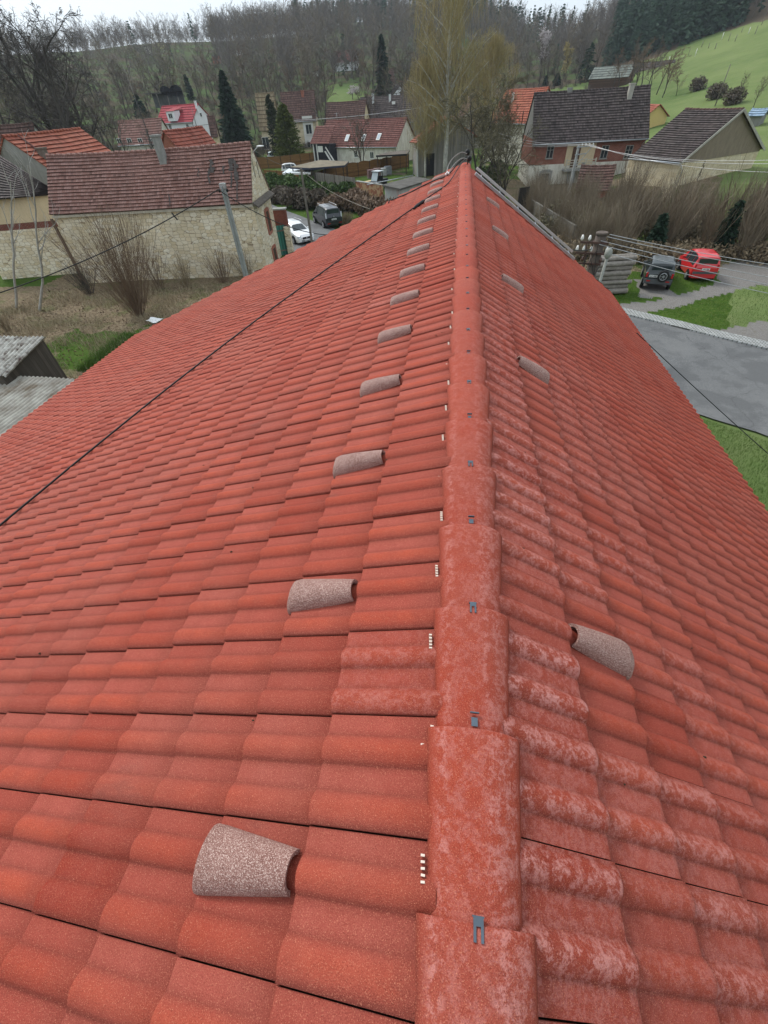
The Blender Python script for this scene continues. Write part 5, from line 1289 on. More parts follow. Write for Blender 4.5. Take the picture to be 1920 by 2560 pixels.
for px, py, top, i, lab in ((430, 160, 45, 0, 'leafless round tree against the sky on the left skyline'), (560, 120, 30, 2, 'dark bare tree at the left end of the skyline wood'), (1300, 190, 120, 0, 'leafless tree at the brown bank above the meadow'), (1240, 200, 125, 1, 'bare tree above the meadow beside the birch crown'),
    (1360, 195, 95, 2, 'leafless tree below the blossoming one'), (1880, 275, 190, 3, 'twiggy young tree above the blue-roofed shed'), (1840, 262, 215, 3, 'low twiggy tree on the right meadow'), (1690, 240, 165, 4, 'brown bare tree right of the meadow barn'), (1660, 235, 110, 4, 'reddish bare tree over the end of the big dark roof'), (1590, 215, 100, 4, 'reddish bare tree in front of the log house'), (1560, 212, 120, 4, 'brown tree at the chimney of the big dark roof'), (1625, 225, 120, 4, 'tall reddish bare tree between the log house and meadow barn')): spot_tree(px, py, top, i, lab)
for k_, (px, py, top) in enumerate(((1545, 225, 120), (1572, 222, 105), (1600, 228, 98), (1618, 232, 112), (1640, 238, 120), (1585, 230, 118), (1655, 245, 140), (1532, 222, 140))):
    q = hill(px, py, 70); o = put((4, 0)[k_ % 2], q.x, q.y, max(.5, topH(q, px, top)/9.5)); o['label'] = ('reddish' if k_ % 2 == 0 else 'brown')+' bare tree crowding behind the big dark-roofed house, '+('leftmost', 'second', 'third', 'fourth', 'fifth', 'sixth', 'seventh', 'last')[(1, 2, 4, 5, 6, 3, 7, 0)[k_]]+' from left'; o['group'] = 'bare trees crowding behind the big dark-roofed house'
for px, py, lab in ((1785, 250, 'round dark shrub on the meadow beside the mast'), (1828, 262, 'second round shrub on the meadow right of the mast'), (1740, 228, 'brownish shrub at the meadow corner')):
    q = hill(px, py, 66); V, F = leaf_cloud(int(px), [(0, 0, 1.2, 1.9, 1.9, 1.4)], 1500, .2, hollow=.2); o = npmesh('shrub', V, F, M_twig); meta(o, lab, 'shrub'); o.location = (q.x, q.y, q.z-.2)
# blossom trees, slender poplar
def crowned(label, px, py, top, mat, w, n, size, name='blossom_tree'):
    q = hill(px, py, 100); d = ray(px, top); H = CAM.z+d.z*(math.hypot(q.x-CAM.x, q.y)/math.hypot(d.x, d.y))-q.z
    rn = random.Random(int(px)); bl = [(rn.uniform(-w, w)*.5, rn.uniform(-w, w)*.5, H*rn.uniform(.4, .92), w*.45, w*.45, H*.13) for _ in range(9)]
    V, F = leaf_cloud(int(px), bl, n, size, hollow=.1); root = thing(name, label, 'tree', (0, 0, 0)); npmesh('crown', V, F, mat, root)
    pm, TV, TF, _ = tree_parts(int(px), H*.85, SP_h[:3], .14, (0, 0), 2, .04, 5); pm.build('trunk', M_barkg, root); root.location = (q.x, q.y, q.z-.2)
crowned('pink-white blossoming tree at the wood edge above the meadow', 1350, 190, 62, M_blossom, 4.0, 1500, .28)
crowned('small white blossoming tree beside the green garden strip', 882, 250, 210, M_blossom, 2.6, 420, .22)
crowned('slender yellowish poplar on the meadow left of the dark spruce', 1405, 216, 105, M_birchl, 2.2, 1300, .28, 'poplar')
# ---- woods on the hill: one mass each
def merge_forest(name, variants, spots, mat, vmat_index=None):
    Vs, Fs, off = [], [], 0; rn = np.random.RandomState(3)
    for (x, y, z, s, v) in spots:
        Va, Fa = variants[v]; a = rn.uniform(0, 6.28); c, s_ = math.cos(a), math.sin(a); sx = s*rn.uniform(.85, 1.15)
        W = np.empty_like(Va); W[:, 0] = (Va[:, 0]*c-Va[:, 1]*s_)*sx+x; W[:, 1] = (Va[:, 0]*s_+Va[:, 1]*c)*sx+y; W[:, 2] = Va[:, 2]*s+z
        Vs.append(W); Fs.append(Fa+off); off += len(Va)
    return meta(npmesh(name, np.concatenate(Vs), np.concatenate(Fs), mat), kind='stuff')
bv = []
SP_f = [(4, .16, 12, .50, 1.0, .06, .15), (3, .25, 8, .5, 1.0, .03, .1), (2, .3, 4, .5, .8, .0, .1), (1, .3, 0, 0, 0, 0, 0)]
for s in range(6):
    rn_ = random.Random(300+s); out = []; grow(rn_, Vector((0, 0, 0)), Vector((0, 0, 1)), 11.5, .17, 0, SP_f, out); V, F = [], []
    for pts, rad, lev in out: ribbon_quads(pts, (.20, .11, .085, .07)[lev], rn_, V, F)
    bv.append((np.array(V), np.array(F)))
cv = []
for s in range(4):
    V, F = conifer(400+s, 14, 2.6, 330, .75, .8, .35, .05, .35); cv.append((np.array(V), np.array(F)))
bs, bs2, cs = [], [], []
rnd = random.Random(12)
def wood(az, r_):
    x, y = r_*math.sin(R(az)), r_*math.cos(R(az)); return x, y, gz(x, y)-.3
for _ in range(3300):
    az = rnd.uniform(-47, 42); r_ = math.sqrt(rnd.uniform(215**2, 540**2)); x, y, z = wood(az, r_)
    if az > 12 and r_ < 262+max(0, 24-az)*2: continue
    if 2 < az < 12 and r_ < 236: continue
    if az < -23 and rnd.random() < .45: continue
    if 4 < az < 10 and r_ > 330 and rnd.random() < .6: continue
    if 12.5 < az < 21 and r_ < 360: continue
    (bs if rnd.random() < .6 else bs2).append((x, y, z, rnd.uniform(.7, 1.2)*(.8 if az < -23 else 1), rnd.randrange(6)))
for _ in range(620):
    az = rnd.uniform(12.3, 21.5); r_ = rnd.uniform(262, 362); x, y, z = wood(az, r_); cs.append((x, y, z, rnd.uniform(.75, 1.1), rnd.randrange(4)))
for _ in range(130):
    az = rnd.uniform(-16, 10); r_ = rnd.uniform(385, 440); x, y, z = wood(az, r_); cs.append((x, y, z, rnd.uniform(.8, 1.15), rnd.randrange(4)))
for _ in range(60):
    az = rnd.uniform(-45, 40); r_ = rnd.uniform(230, 420); x, y, z = wood(az, r_)
    if az > 12 and r_ < 270 or 2 < az < 12 and r_ < 240: continue
    cs.append((x, y, z, rnd.uniform(.5, .9), rnd.randrange(4)))
merge_forest('bare_wood', bv, bs, m_leaf('far_twigs', (.10, .088, .08), (.20, .175, .155)))
merge_forest('bare_wood', bv, bs2, m_leaf('far_twigs_brown', (.13, .105, .075), (.23, .19, .135)))
merge_forest('conifer_wood', cv, cs, m_leaf('far_needles', (.038, .078, .058), (.10, .155, .095)))
# undergrowth on the slope
us = []; uv_ = []
for s in range(3):
    V, F = shrub(500+s, 26, 2.2, .9, 3, .035, 1); uv_.append((np.array(V), np.array(F)))
for _ in range(1500):
    az = rnd.uniform(-46, 12); r_ = rnd.uniform(122, 260); x, y, z = wood(az, r_)
    if 2.5 < az < 12.5 and r_ < 213 and rnd.random() < .93: continue
    if -13.5 < az < -9.5 and r_ < 215 and rnd.random() < .9: continue
    us.append((x, y, z, rnd.uniform(.6, 1.2), rnd.randrange(3)))
merge_forest('undergrowth', uv_, us, M_twig)
# ---- thicket on the right
tv = []
for s in range(5):
    V, F = shrub(600+s, 42, 4.6, .5, 7, .016, 7); tv.append((np.array(V), np.array(F)))
poly = [tuple(G(*p_)[:2]) for p_ in ((1290, 520), (1330, 590), (1400, 655), (1480, 655), (1560, 652), (1640, 660), (1720, 655), (1800, 650), (1900, 655), (2040, 670), (2040, 590), (1900, 580), (1760, 590), (1640, 560), (1560, 520), (1470, 505), (1400, 500), (1340, 485))]
xs = [p_[0] for p_ in poly]; ys = [p_[1] for p_ in poly]; ts_, ts2 = [], []
while len(ts_)+len(ts2) < 165:
    x, y = rnd.uniform(min(xs), max(xs)), rnd.uniform(min(ys), max(ys))
    if inpoly(poly, x, y):
        lowf = .85 if x/y < .30 else 1.2
        (ts_ if rnd.random() < .7 else ts2).append((x, y, -8.1, rnd.uniform(.5, 1.0)*lowf*(.8 if y > 38 else 1), rnd.randrange(5)))
merge_forest('thicket', tv, ts_, m_leaf('thicket_stems', (.15, .12, .085), (.28, .23, .165)))
merge_forest('thicket', tv, ts2, m_leaf('thicket_stems_dark', (.10, .075, .05), (.20, .155, .105)))
# low scrub along the thicket foot and a few greener bushes
V, F = [], []
for _ in range(70):
    i = rnd.choice(range(1, 9)); a = poly[i]; b2 = poly[i+1]; f_ = rnd.random(); x, y = a[0]+(b2[0]-a[0])*f_, a[1]+(b2[1]-a[1])*f_
    leaf_cloud(rnd.randrange(9999), [(x+rnd.uniform(-1, 1), y+rnd.uniform(0, 2), -7.6, 1.2, 1.0, .7)], 420, .12, V, F, .1)
meta(npmesh('scrub', V, F, M_straw), kind='stuff')
V, F = [], []
for (px, py) in ((1355, 600), (1390, 560), (1450, 600), (1640, 610), (1560, 560), (1700, 620)):
    q = G(px, py); leaf_cloud(int(px), [(q.x, q.y, -7.2, 1.4, 1.2, 1.1), (q.x+1, q.y, -7.5, 1.0, 1, .8)], 1500, .13, V, F, .2)
meta(npmesh('green_scrub', V, F, M_bush), kind='stuff')
# ---- grass
def blades(name, n, region, mat, h, w, seed, dens=None, bendy=.5):
    rn = np.random.RandomState(seed); V, F = [], []; k = 0
    while k < n:
        x, y = region(rn)
        if dens and rn.rand() > dens(x, y): k += .25; continue
        a = rn.uniform(0, 6.28); hh = h*rn.uniform(.4, 1.3); l_ = rn.uniform(0, bendy)*hh; c, s_ = math.cos(a), math.sin(a); i = len(V); z = gz(x, y); ww = w*rn.uniform(.6, 1.3)
        V += [(x-s_*ww/2, y+c*ww/2, z), (x+s_*ww/2, y-c*ww/2, z), (x+c*l_*.4+s_*ww*.3, y+s_*l_*.4-c*ww*.3, z+hh*.65), (x+c*l_*.4-s_*ww*.3, y+s_*l_*.4+c*ww*.3, z+hh*.65),
              (x+c*l_+s_*.002, y+s_*l_, z+hh), (x+c*l_-s_*.002, y+s_*l_, z+hh*.98)]
        F += [(i, i+1, i+2, i+3), (i+3, i+2, i+4, i+5)]; k += 1
    return meta(npmesh(name, V, F, mat), kind='stuff')
def yreg(rn): return rn.uniform(-31, -8.7), rn.uniform(6, 30.5)
def cl(x, y): return max(0, min(1, .45+1.3*mnoise.noise(Vector((x*.45, y*.45, 2)))))
blades('dry_grass', 42000, yreg, M_dryb, .30, .022, 1, cl, 1.1)
blades('dead_leaves', 14000, yreg, m_leaf('leaf_litter', (.07, .04, .025), (.16, .10, .06)), .05, .08, 2, None, 2.5)
blades('grass', 26000, lambda rn: (rn.uniform(-19, -8.7), rn.uniform(8, 22)), M_grassb, .34, .022, 3, lambda x, y: .95 if inpoly(greenpatch, x, y) else .12*cl(x, y), 1.0)
blades('grass', 55000, lambda rn: (rn.uniform(5.5, 14), rn.uniform(6, 17.5)), M_grassb, .075, .009, 4, lambda x, y: 1 if abs(side(kerb, x, y)) > RW+.15 else 0, .8)
blades('grass', 60000, lambda rn: (rn.uniform(8, 34), rn.uniform(14, 36)), M_grassb, .08, .014, 5, lambda x, y: 0 if (gcol(x, y)[0] > .5 or side(kerb, x, y)*side(kerb, 9.3, 28) < 0 or abs(side(kerb, x, y)) < 1.3) else .8, .8)
# ================================================================== VEHICLES
M_tyre = m_plain('tyre', (.018, .018, .018), .85, .2, 8)
M_rim = m_plain('alloy', (.45, .46, .48), .35, .1, 8, .5, .7)
M_cglass = m_plain('car_glass', (.025, .035, .04), .07, .2, 2, .7)
M_lred = m_plain('tail_lamp_red', (.45, .012, .012), .25, .1, 4, .5)
M_lclear = m_plain('headlamp_glass', (.62, .65, .68), .15, .1, 4, .7)
M_plate = m_plain('plate_white', (.72, .72, .70), .5, .03, 2)
M_trim = m_plain('grey_cladding', (.085, .09, .095), .6, .15, 5)
M_arch = MT['black']
def paint(name, c, r=.28): t = NT(name); t.b.inputs['Coat Weight'].default_value = .6; t.b.inputs['Coat Roughness'].default_value = .08; ob = t.coord('Object'); return t.col(t.mix(t.ramp(t.noise(ob, 2.2, 4, .6), [(.4, (0, 0, 0)), (.75, (.25, .25, .25))]), c, tuple(min(1, x*.75+.03) for x in c)), r, .5)
def car(name, label, loc, az, pmat, st, wheels, wr=.33, glass=(2, 5), fglass=None, rglass=None, lower=None, group=None, scl=1.0):
    """st: stations from rear to front (x, z low, z belt, z top, half widths low, belt, top)"""
    root = thing(name, label, 'car', (0, 0, 0), 0, group)
    def sec(s):
        x, zl, zb, zt, wl_, wb, wt = s; h = [(0, zl), (wl_, zl), (wb, zl*.55+zb*.45), (wb*.985, zb), (wt, max(zb+.01, zt-.05)), (wt*.82, zt), (0, zt+.025)]
        return [Vector((x, -y, z)) for y, z in h]+[Vector((x, y, z)) for y, z in h[-2::-1]]
    S = [sec(s) for s in st]; m = MB()
    for i in range(len(S)-1):
        for k in range(len(S[0])-1):
            m.face([S[i][k], S[i+1][k], S[i+1][k+1], S[i][k+1]], mi=(1 if lower and (k < 2 or k >= 10) else 0), sm=True)
    m.face(S[0][::1], mi=1 if False else 0); m.face(S[-1][::-1])
    m.build('body', [pmat, lower or pmat], root)
    def pane(qs, nm='window', ins=.07, off=.012, mat=None):
        c = sum(qs, Vector())/4; n = (qs[1]-qs[0]).cross(qs[3]-qs[0])
        if n.length < 1e-9: n = (qs[2]-qs[1]).cross(qs[3]-qs[1])
        n.normalize(); 
        if n.dot(c-Vector((c.x, 0, .7))) < 0 and abs(n.x) < .8: n = -n
        if abs(n.x) >= .8 and n.x*(c.x-sum(s[0] for s in st)/len(st)) < 0: n = -n
        mm = MB(); mm.face([c+(q-c)*(1-ins)+n*off for q in qs]); mm.build(nm, mat or M_cglass, root)
    for i in range(glass[0], glass[1]):
        for a, b2 in ((3, 4), (8, 9)): pane([S[i][a], S[i+1][a], S[i+1][b2], S[i][b2]])
    def across(i, j, inset=.04): # glass between the top strips of two stations
        mm = MB(); q = [S[i][4], S[j][4], S[j][8], S[i][8]]; c = sum(q, Vector())/4; n = (q[1]-q[0]).cross(q[3]-q[0]).normalized()
        if n.z < 0: n = -n
        row = []
        for s_ in (i, j): row.append([S[s_][k] for k in (4, 5, 6, 7, 8)])
        for k in range(4):
            qq = [row[0][k], row[1][k], row[1][k+1], row[0][k+1]]
            mm.face([Vector((c.x+(p.x-c.x)*(1-inset*2), p.y*.93, c.z+(p.z-c.z)*(1-inset*2)))+n*.022 for p in qq], sm=True)
        mm.build('window', M_cglass, root)
    if fglass: across(*fglass)
    if rglass: across(*rglass)
    for wx in wheels:
        for sy in (-1, 1):
            wy = sy*(max(s[5] for s in st)-.09)
            a = MB(); a.disc((wx, wy+sy*.055, wr+.02), (0, 1, 0), wr+.055, .1, 20); a.build('wheel_arch', M_arch, root)
            w = MB(); w.disc((wx, wy+sy*.03, wr), (0, 1, 0), wr, .2, 20); wo = w.build('wheel', M_tyre, root)
            w = MB(); w.disc((wx, wy+sy*.135, wr), (0, 1, 0), wr*.62, .02, 14); w.build('rim', M_rim, wo)
    def part(nm, c, dx, dy, dz, mat): 
        mm = MB(); mm.box(c, dx, dy, dz); return mm.build(nm, mat, root)
    root.location = loc; root.rotation_euler = (0, 0, math.pi/2-R(az)); root.scale = (scl,)*3; return root, part, S
def lettering(txt, c, right, up, h, mat, parent):
    """simple block letters as thin bars on a plate"""
    seg = {'1': 'cf', '2': 'abged', '3': 'abgcd', '4': 'fgbc', '5': 'afgcd', '6': 'afgedc', '7': 'abc', '8': 'abcdefg', '9': 'abfgcd', '0': 'abcdef', 'L': 'fed', 'A': 'abcefg', 'U': 'fedcb', 'E': 'afged', 'H': 'fgbce', '-': 'g', ' ': ''}
    m = MB(); w = h*.5; right = Vector(right); up = Vector(up); n = right.cross(up); x0 = -len(txt)*(w*1.45)/2
    for i, ch in enumerate(txt):
        o = Vector(c)+right*(x0+i*w*1.45+w/2)
        for s in seg[ch]:
            dx, dy, hz = {'a': (0, .5, 1), 'g': (0, 0, 1), 'd': (0, -.5, 1), 'f': (-.5, .25, 0), 'b': (.5, .25, 0), 'e': (-.5, -.25, 0), 'c': (.5, -.25, 0)}[s]
            m.box(o+right*dx*w+up*dy*h, (w if hz else h*.16), .004, (h*.16 if hz else h*.5), ax=(right, n, up))
    return m.build('plate_lettering', mat, parent)
# small red hatchback/van, rear towards the camera
hatch = [(0, .42, .80, .90, .70, .78, .74), (.06, .30, .95, 1.00, .76, .83, .74), (.22, .26, .98, 1.50, .78, .84, .66), (.70, .24, .98, 1.63, .78, .85, .64), (1.75, .24, .97, 1.64, .78, .85, .64), (2.35, .24, .95, 1.52, .78, .84, .62), (3.0, .24, .95, 1.04, .78, .83, .70), (3.55, .26, .80, .86, .76, .80, .66), (3.72, .34, .66, .70, .66, .70, .5)]
q = G(1750, 706); azr = 6
r_, part, S = car('red_car', 'small bright red high-roofed car parked on the grass by the track', (q.x, q.y, -8.0), azr, paint('red_paint', (.62, .015, .022)), hatch, (.62, 2.95), .30, (2, 5), (5, 6), None, scl=.88)
def quad_panel(nm, pts, mat, parent): m = MB(); m.face(pts); return m.build(nm, mat, parent)
part('rear_window', (.115, 0, 1.24), .03, 1.16, .40, M_cglass)
part('bumper', (-.04, 0, .62), .10, 1.50, .13, M_trim); part('bumper', (-.02, 0, .42), .12, 1.44, .26, paint('red_bumper', (.55, .015, .02)))
for s in (-1, 1): part('tail_light', (.03, s*.70, .98), .05, .10, .26, M_lred); part('mirror', (2.3, s*.93, 1.02), .10, .16, .13, paint('red_mirror', (.5, .015, .02)))
pl = part('number_plate', (-.005, 0, .83), .03, .50, .12, M_plate)
def plate_txt(root, pl, txt, x, z, sy=0):
    o = lettering(txt, (x, sy, z), (0, -1, 0), (0, 0, 1), .065, MT['black'], None); o.parent = pl; o.matrix_parent_inverse = Matrix.Identity(4)
plate_txt(r_, pl, '1U4-1705', -.028, .83)
# dark three-door off-roader
suv = [(0, .55, .98, 1.02, .74, .80, .74), (.05, .42, 1.05, 1.10, .80, .87, .76), (.20, .38, 1.08, 1.62, .82, .88, .70), (.60, .36, 1.08, 1.72, .82, .89, .69), (1.75, .36, 1.06, 1.73, .82, .89, .69), (2.30, .36, 1.05, 1.62, .82, .88, .68), (2.85, .36, 1.04, 1.12, .82, .87, .76), (3.7, .40, .98, 1.03, .80, .84, .72), (3.85, .50, .85, .88, .74, .78, .6)]
q = G(1634, 728)
r_, part, S = car('offroader', 'dark grey three-door off-roader with a spare wheel on its tailgate', (q.x, q.y, -8.0), 17, paint('dark_paint', (.018, .026, .028)), suv, (.72, 3.1), .37, (2, 5), (5, 6), None, lower=M_trim, scl=.88)
part('rear_window', (.105, 0, 1.34), .03, 1.18, .40, M_cglass); part('bumper', (-.05, 0, .62), .16, 1.66, .26, M_trim)
for s in (-1, 1): part('tail_light', (.02, s*.76, .98), .06, .12, .26, M_lred); part('fog_light', (-.135, s*.58, .66), .02, .22, .07, M_lred); part('mirror', (2.25, s*1.0, 1.15), .12, .20, .16, M_trim)
pl = part('number_plate', (-.01, .36, .92), .02, .50, .13, M_plate); plate_txt(r_, pl, '3L2-4896', -.022, .92, .36)
mm = MB(); mm.disc((-.12, -.22, .98), (1, 0, 0), .34, .2, 24); sp_w = mm.build('spare_wheel', M_tyre, r_)
mm = MB(); mm.disc((-.225, -.22, .98), (1, 0, 0), .07, .02, 12)
for k in range(6): a = k*math.pi/3; mm.bar((-.23, -.22, .98), (-.23, -.22+.2*math.cos(a), .98+.2*math.sin(a)), .05, .02)
mm.tube([(-.225, -.22+.21*math.cos(i*math.pi/8), .98+.21*math.sin(i*math.pi/8)) for i in range(17)], .022, 6, cap=False); mm.build('rim', M_rim, sp_w)
# white estate, front towards the camera
est = [(0, .42, .85, .90, .70, .80, .72), (.08, .30, .95, 1.0, .78, .86, .74), (.35, .24, .98, 1.34, .80, .88, .62), (.8, .22, .97, 1.45, .80, .89, .60), (2.3, .22, .94, 1.46, .80, .89, .60), (2.9, .22, .92, 1.34, .80, .88, .58), (3.6, .22, .90, .97, .80, .87, .72), (4.5, .24, .72, .78, .78, .82, .64), (4.72, .30, .58, .62, .66, .70, .5)]
q = G(768, 612); dirc = Vector((math.sin(R(140)), math.cos(R(140)), 0)); q = q-dirc*4.6
r_, part, S = car('white_estate', 'white estate car parked beside the lane facing the camera', (q.x, q.y, -8.0), 140, paint('white_paint', (.80, .81, .82)), est, (.85, 3.75), .32, (2, 5), (5, 6), None)
for s in (-1, 1): part('headlight', (4.50, s*.64, .66), .30, .32, .14, M_lclear); part('mirror', (3.1, s*.98, .98), .10, .18, .13, paint('white_mirror', (.8, .8, .8))); 
part('grille', (4.715, 0, .56), .05, .74, .17, MT['black']); part('lower_grille', (4.69, 0, .36), .06, 1.0, .14, MT['black']); part('emblem', (4.75, 0, .57), .01, .13, .13, M_rim); pl = part('number_plate', (4.75, 0, .44), .02, .5, .11, M_plate)
for s in (-1, 1): mm = MB(); mm.tube([(.9, s*.62, 1.50), (1.0, s*.62, 1.53), (2.5, s*.62, 1.54), (2.7, s*.62, 1.49)], .02, 6); mm.build('roof_rail', M_rim, r_)
# black people carrier
mpv = [(0, .45, .88, .95, .72, .82, .76), (.06, .34, 1.0, 1.08, .80, .88, .76), (.28, .28, 1.04, 1.62, .82, .90, .66), (.8, .26, 1.03, 1.72, .82, .91, .65), (2.5, .26, 1.0, 1.73, .82, .91, .65), (3.1, .26, .98, 1.60, .82, .90, .63), (3.9, .26, .96, 1.05, .82, .88, .72), (4.45, .28, .80, .86, .78, .82, .62), (4.6, .36, .62, .66, .66, .70, .5)]
q = G(838, 572); van_az = -33
r_, part, S = car('black_people_carrier', 'black people carrier parked on the verge seen from behind', (q.x, q.y, -8.0), van_az, paint('black_paint', (.012, .013, .022)), mpv, (.85, 3.7), .33, (2, 5), (5, 6), None)
part('rear_window', (.14, 0, 1.36), .03, 1.22, .44, M_cglass); part('bumper', (-.04, 0, .50), .12, 1.56, .30, paint('black_bumper', (.012, .013, .02)))
for s in (-1, 1):
    part('tail_light', (.06, s*.80, 1.12), .08, .10, .42, M_lclear); part('reflector', (-.105, s*.6, .50), .01, .3, .05, M_lred); part('mirror', (3.1, s*1.0, 1.05), .12, .18, .16, MT['black'])
    mm = MB(); mm.tube([(.6, s*.62, 1.76), (.8, s*.62, 1.80), (2.7, s*.62, 1.81), (2.9, s*.62, 1.74)], .025, 6); mm.build('roof_rail', M_rim, r_)
pl = part('number_plate', (-.01, 0, .80), .02, .50, .12, M_plate); plate_txt(r_, pl, '2A8-3301', -.022, .80); part('emblem', (.0, 0, 1.02), .02, .10, .12, M_rim)
# half hidden cars in the yards
for px, py, az_, lb in ((672, 404, 60, 'pale green car half hidden behind the brown yard fence'), (706, 440, 70, 'white car partly under the yard carport roof'), (1490, 216, 80, 'light blue car standing above the dark roof ridge')):
    q = G(px, py) if py > 300 else hill(px, py, 80)
    r_, part, S = car('parked_car', lb, (q.x, q.y, q.z), az_, paint('pale_paint', (.55, .62, .60) if px != 706 else (.75, .77, .76)), hatch, (.62, 2.95), .30, (2, 5), (5, 6), (1, 2))
    for s in (-1, 1): part('tail_light', (.03, s*.70, .98), .05, .10, .26, M_lred)
# small utility buggy
q = G(946, 474); root = thing('utility_buggy', 'small black utility buggy with a pale windscreen and roof in the garden', 'buggy', (0, 0, 0))
m = MB(); m.box((0, 0, .62), 2.5, 1.1, .3); m.box((1.0, 0, .85), .7, 1.1, .25); m.box((-.9, 0, .95), .9, 1.25, .35); m.build('chassis', MT['black'], root)
m = MB()
for sx, sy in ((.75, 1), (.75, -1), (-.35, 1), (-.35, -1)): m.bar((sx, sy*.6, .8), (sx*.55-.05, sy*.58, 1.95), .07)
m.bar((.36, .58, 1.93), (-.24, .58, 1.93), .05); m.bar((.36, -.58, 1.93), (-.24, -.58, 1.93), .05); m.bar((.36, -.58, 1.93), (.36, .58, 1.93), .05); m.build('roll_cage', MT['black'], root); m = MB(); m.box((0, 0, 1.99), 1.1, 1.3, .06); m.build('canopy', m_plain('pale_canopy', (.55, .58, .60), .5, .2, 3), root)
m = MB(); m.face([(.80, -.55, 1.0), (.80, .55, 1.0), (.42, .52, 1.9), (.42, -.52, 1.9)]); m.build('windscreen', m_plain('pale_screen', (.40, .46, .48), .15, .1, 2, .7), root)
m = MB(); m.box((-.1, 0, .95), .5, 1.0, .14); m.box((-.35, 0, 1.2), .12, 1.0, .5); m.build('seat', MT['black'], root)
for sx in (-.85, .95):
    for sy in (-1, 1): w = MB(); w.disc((sx, sy*.62, .32), (0, 1, 0), .32, .25, 16); w.build('wheel', M_tyre, root)
root.location = (q.x, q.y, -8); root.rotation_euler = (0, 0, R(-125))

# ================================================================== POLES AND WIRES
MT['wire'] = m_plain('dark_wire', (.02, .02, .02), .6, .2, 5); MT['awire'] = m_plain('aluminium_wire', (.48, .48, .48), .45, .1, 5, .5, .5)
def wire(label, a, b, sag, mat, r=.012, n=14, name='wire', group=None):
    a, b = Vector(a), Vector(b); m = MB(); m.tube([a.lerp(b, i/n)-Vector((0, 0, 4*sag*(i/n)*(1-i/n))) for i in range(n+1)], r, 5, cap=False); return meta(m.build(name, mat), label, 'wire', group)
def pole(name, label, base, h, w0, w1, mat, rz=.3):
    root = thing(name, label, 'pole', (base[0], base[1], -8)); m = MB(); b0 = Vector((base[0], base[1], -8.3)); n = 6
    for i in range(1): 
        for k in range(4): pass
    c0 = [Vector((math.cos(rz+math.pi/4+k*math.pi/2)*w0*.7, math.sin(rz+math.pi/4+k*math.pi/2)*w0*.7, 0)) for k in range(4)]; c1 = [v*(w1/w0) for v in c0]; tp = b0+Vector((0, 0, h+.3))
    for k in range(4): m.face([b0+c0[k], b0+c0[(k+1) % 4], tp+c1[(k+1) % 4], tp+c1[k]])
    m.face([tp+c for c in c1]); m.build('shaft', mat, root); return root, tp
M_pole = m_plain('pole_concrete', (.33, .34, .33), .9, .25, 3)
M_wpole = m_plain('pole_wood', (.17, .15, .125), .9, .35, 3)
r1, t1 = pole('utility_pole', 'thick grey concrete pole standing before the stone barn', (-10.12, 21.09), 6.93, .26, .20, M_pole)
m = MB(); m.box(t1+Vector((0, 0, -.10)), .26, .26, .16, .3); m.bar(t1+Vector((.02, -.16, -.1)), t1+Vector((.05, -.2, -6.5)), .05, .05); m.build('pole_cap', MT['zinc'], r1)
m = MB()
for s in (-1, 1): m.ball(t1+Vector((s*.18, -.05, -.25)), .05, .05, .07)
m.build('insulator', MT['black'], r1)
q = G(785, 640); r2_, t2_ = pole('utility_pole', 'slim grey-brown wooden pole beside the white estate car', (q.x, q.y), 5.65, .20, .16, M_wpole)
wa = P(545, 474, (t1-CAM).dot(_f)-.1); dA = (t1-CAM).dot(_f)
wire('dark cable from the grey pole down to the left past the bare shrubs', wa, P(-10, 735, 15.5), .25, MT['wire'], .020)
m = MB(); 
cc = wire('dark cable sagging from the grey pole across the lane', wa, P(850, 588, 21), .45, MT['wire'], .018)
o = MB(); p = P(436, 541, dA*.93); o.bar(p+Vector((-.06, 0, .12)), p+Vector((.08, 0, -.12)), .04); o.build('spacer', MT['wire'], cc)
wire('grey cable from the slim pole up to the barn gable', P(750, 420, 38), P(636, 376, 36), .3, M_wpole, .022)
wire('grey cable from the slim pole to the right over the brambles', P(754, 424, 38), P(925, 523, 20), .3, M_wpole, .018)
wire('pale cable crossing before the brown and dark roofs', P(735, 301, 74), P(1060, 268, 72), .25, MT['awire'], .035)
wire('thin wire across the gable of the crimson-roofed house', P(470, 316, 70), P(560, 303, 70), .1, MT['wire'], .025)
for (x0, y0, x1, y1, dp, lb) in ((309, 166, 384, 372, 60, 'thin dark mast before the grassy slope'), (478, 266, 492, 318, 60, 'short dark mast above the crimson roof'), (558, 318, 577, 408, 33, 'thin black mast on the stained barn roof')):
    m = MB(); a, b2 = P(x0, y0, dp), P(x1, y1, dp); a = Vector((b2.x, b2.y, a.z)) if dp == 33 else a; m.tube([b2+Vector((0, 0, -.3)), a], [.05, .025], 5); meta(m.build('mast', MT['wire']), lb, 'mast')
q = hill(1787, 266, 66); d = ray(1828, 160); hd = math.hypot(q.x-CAM.x, q.y)/math.hypot(d.x, d.y)
m = MB(); m.tube([q-Vector((0, 0, .3)), Vector((q.x, q.y, CAM.z+d.z*hd))], [.10, .06], 6); meta(m.build('mast', M_wpole), 'tall lone mast on the meadow slope', 'mast')
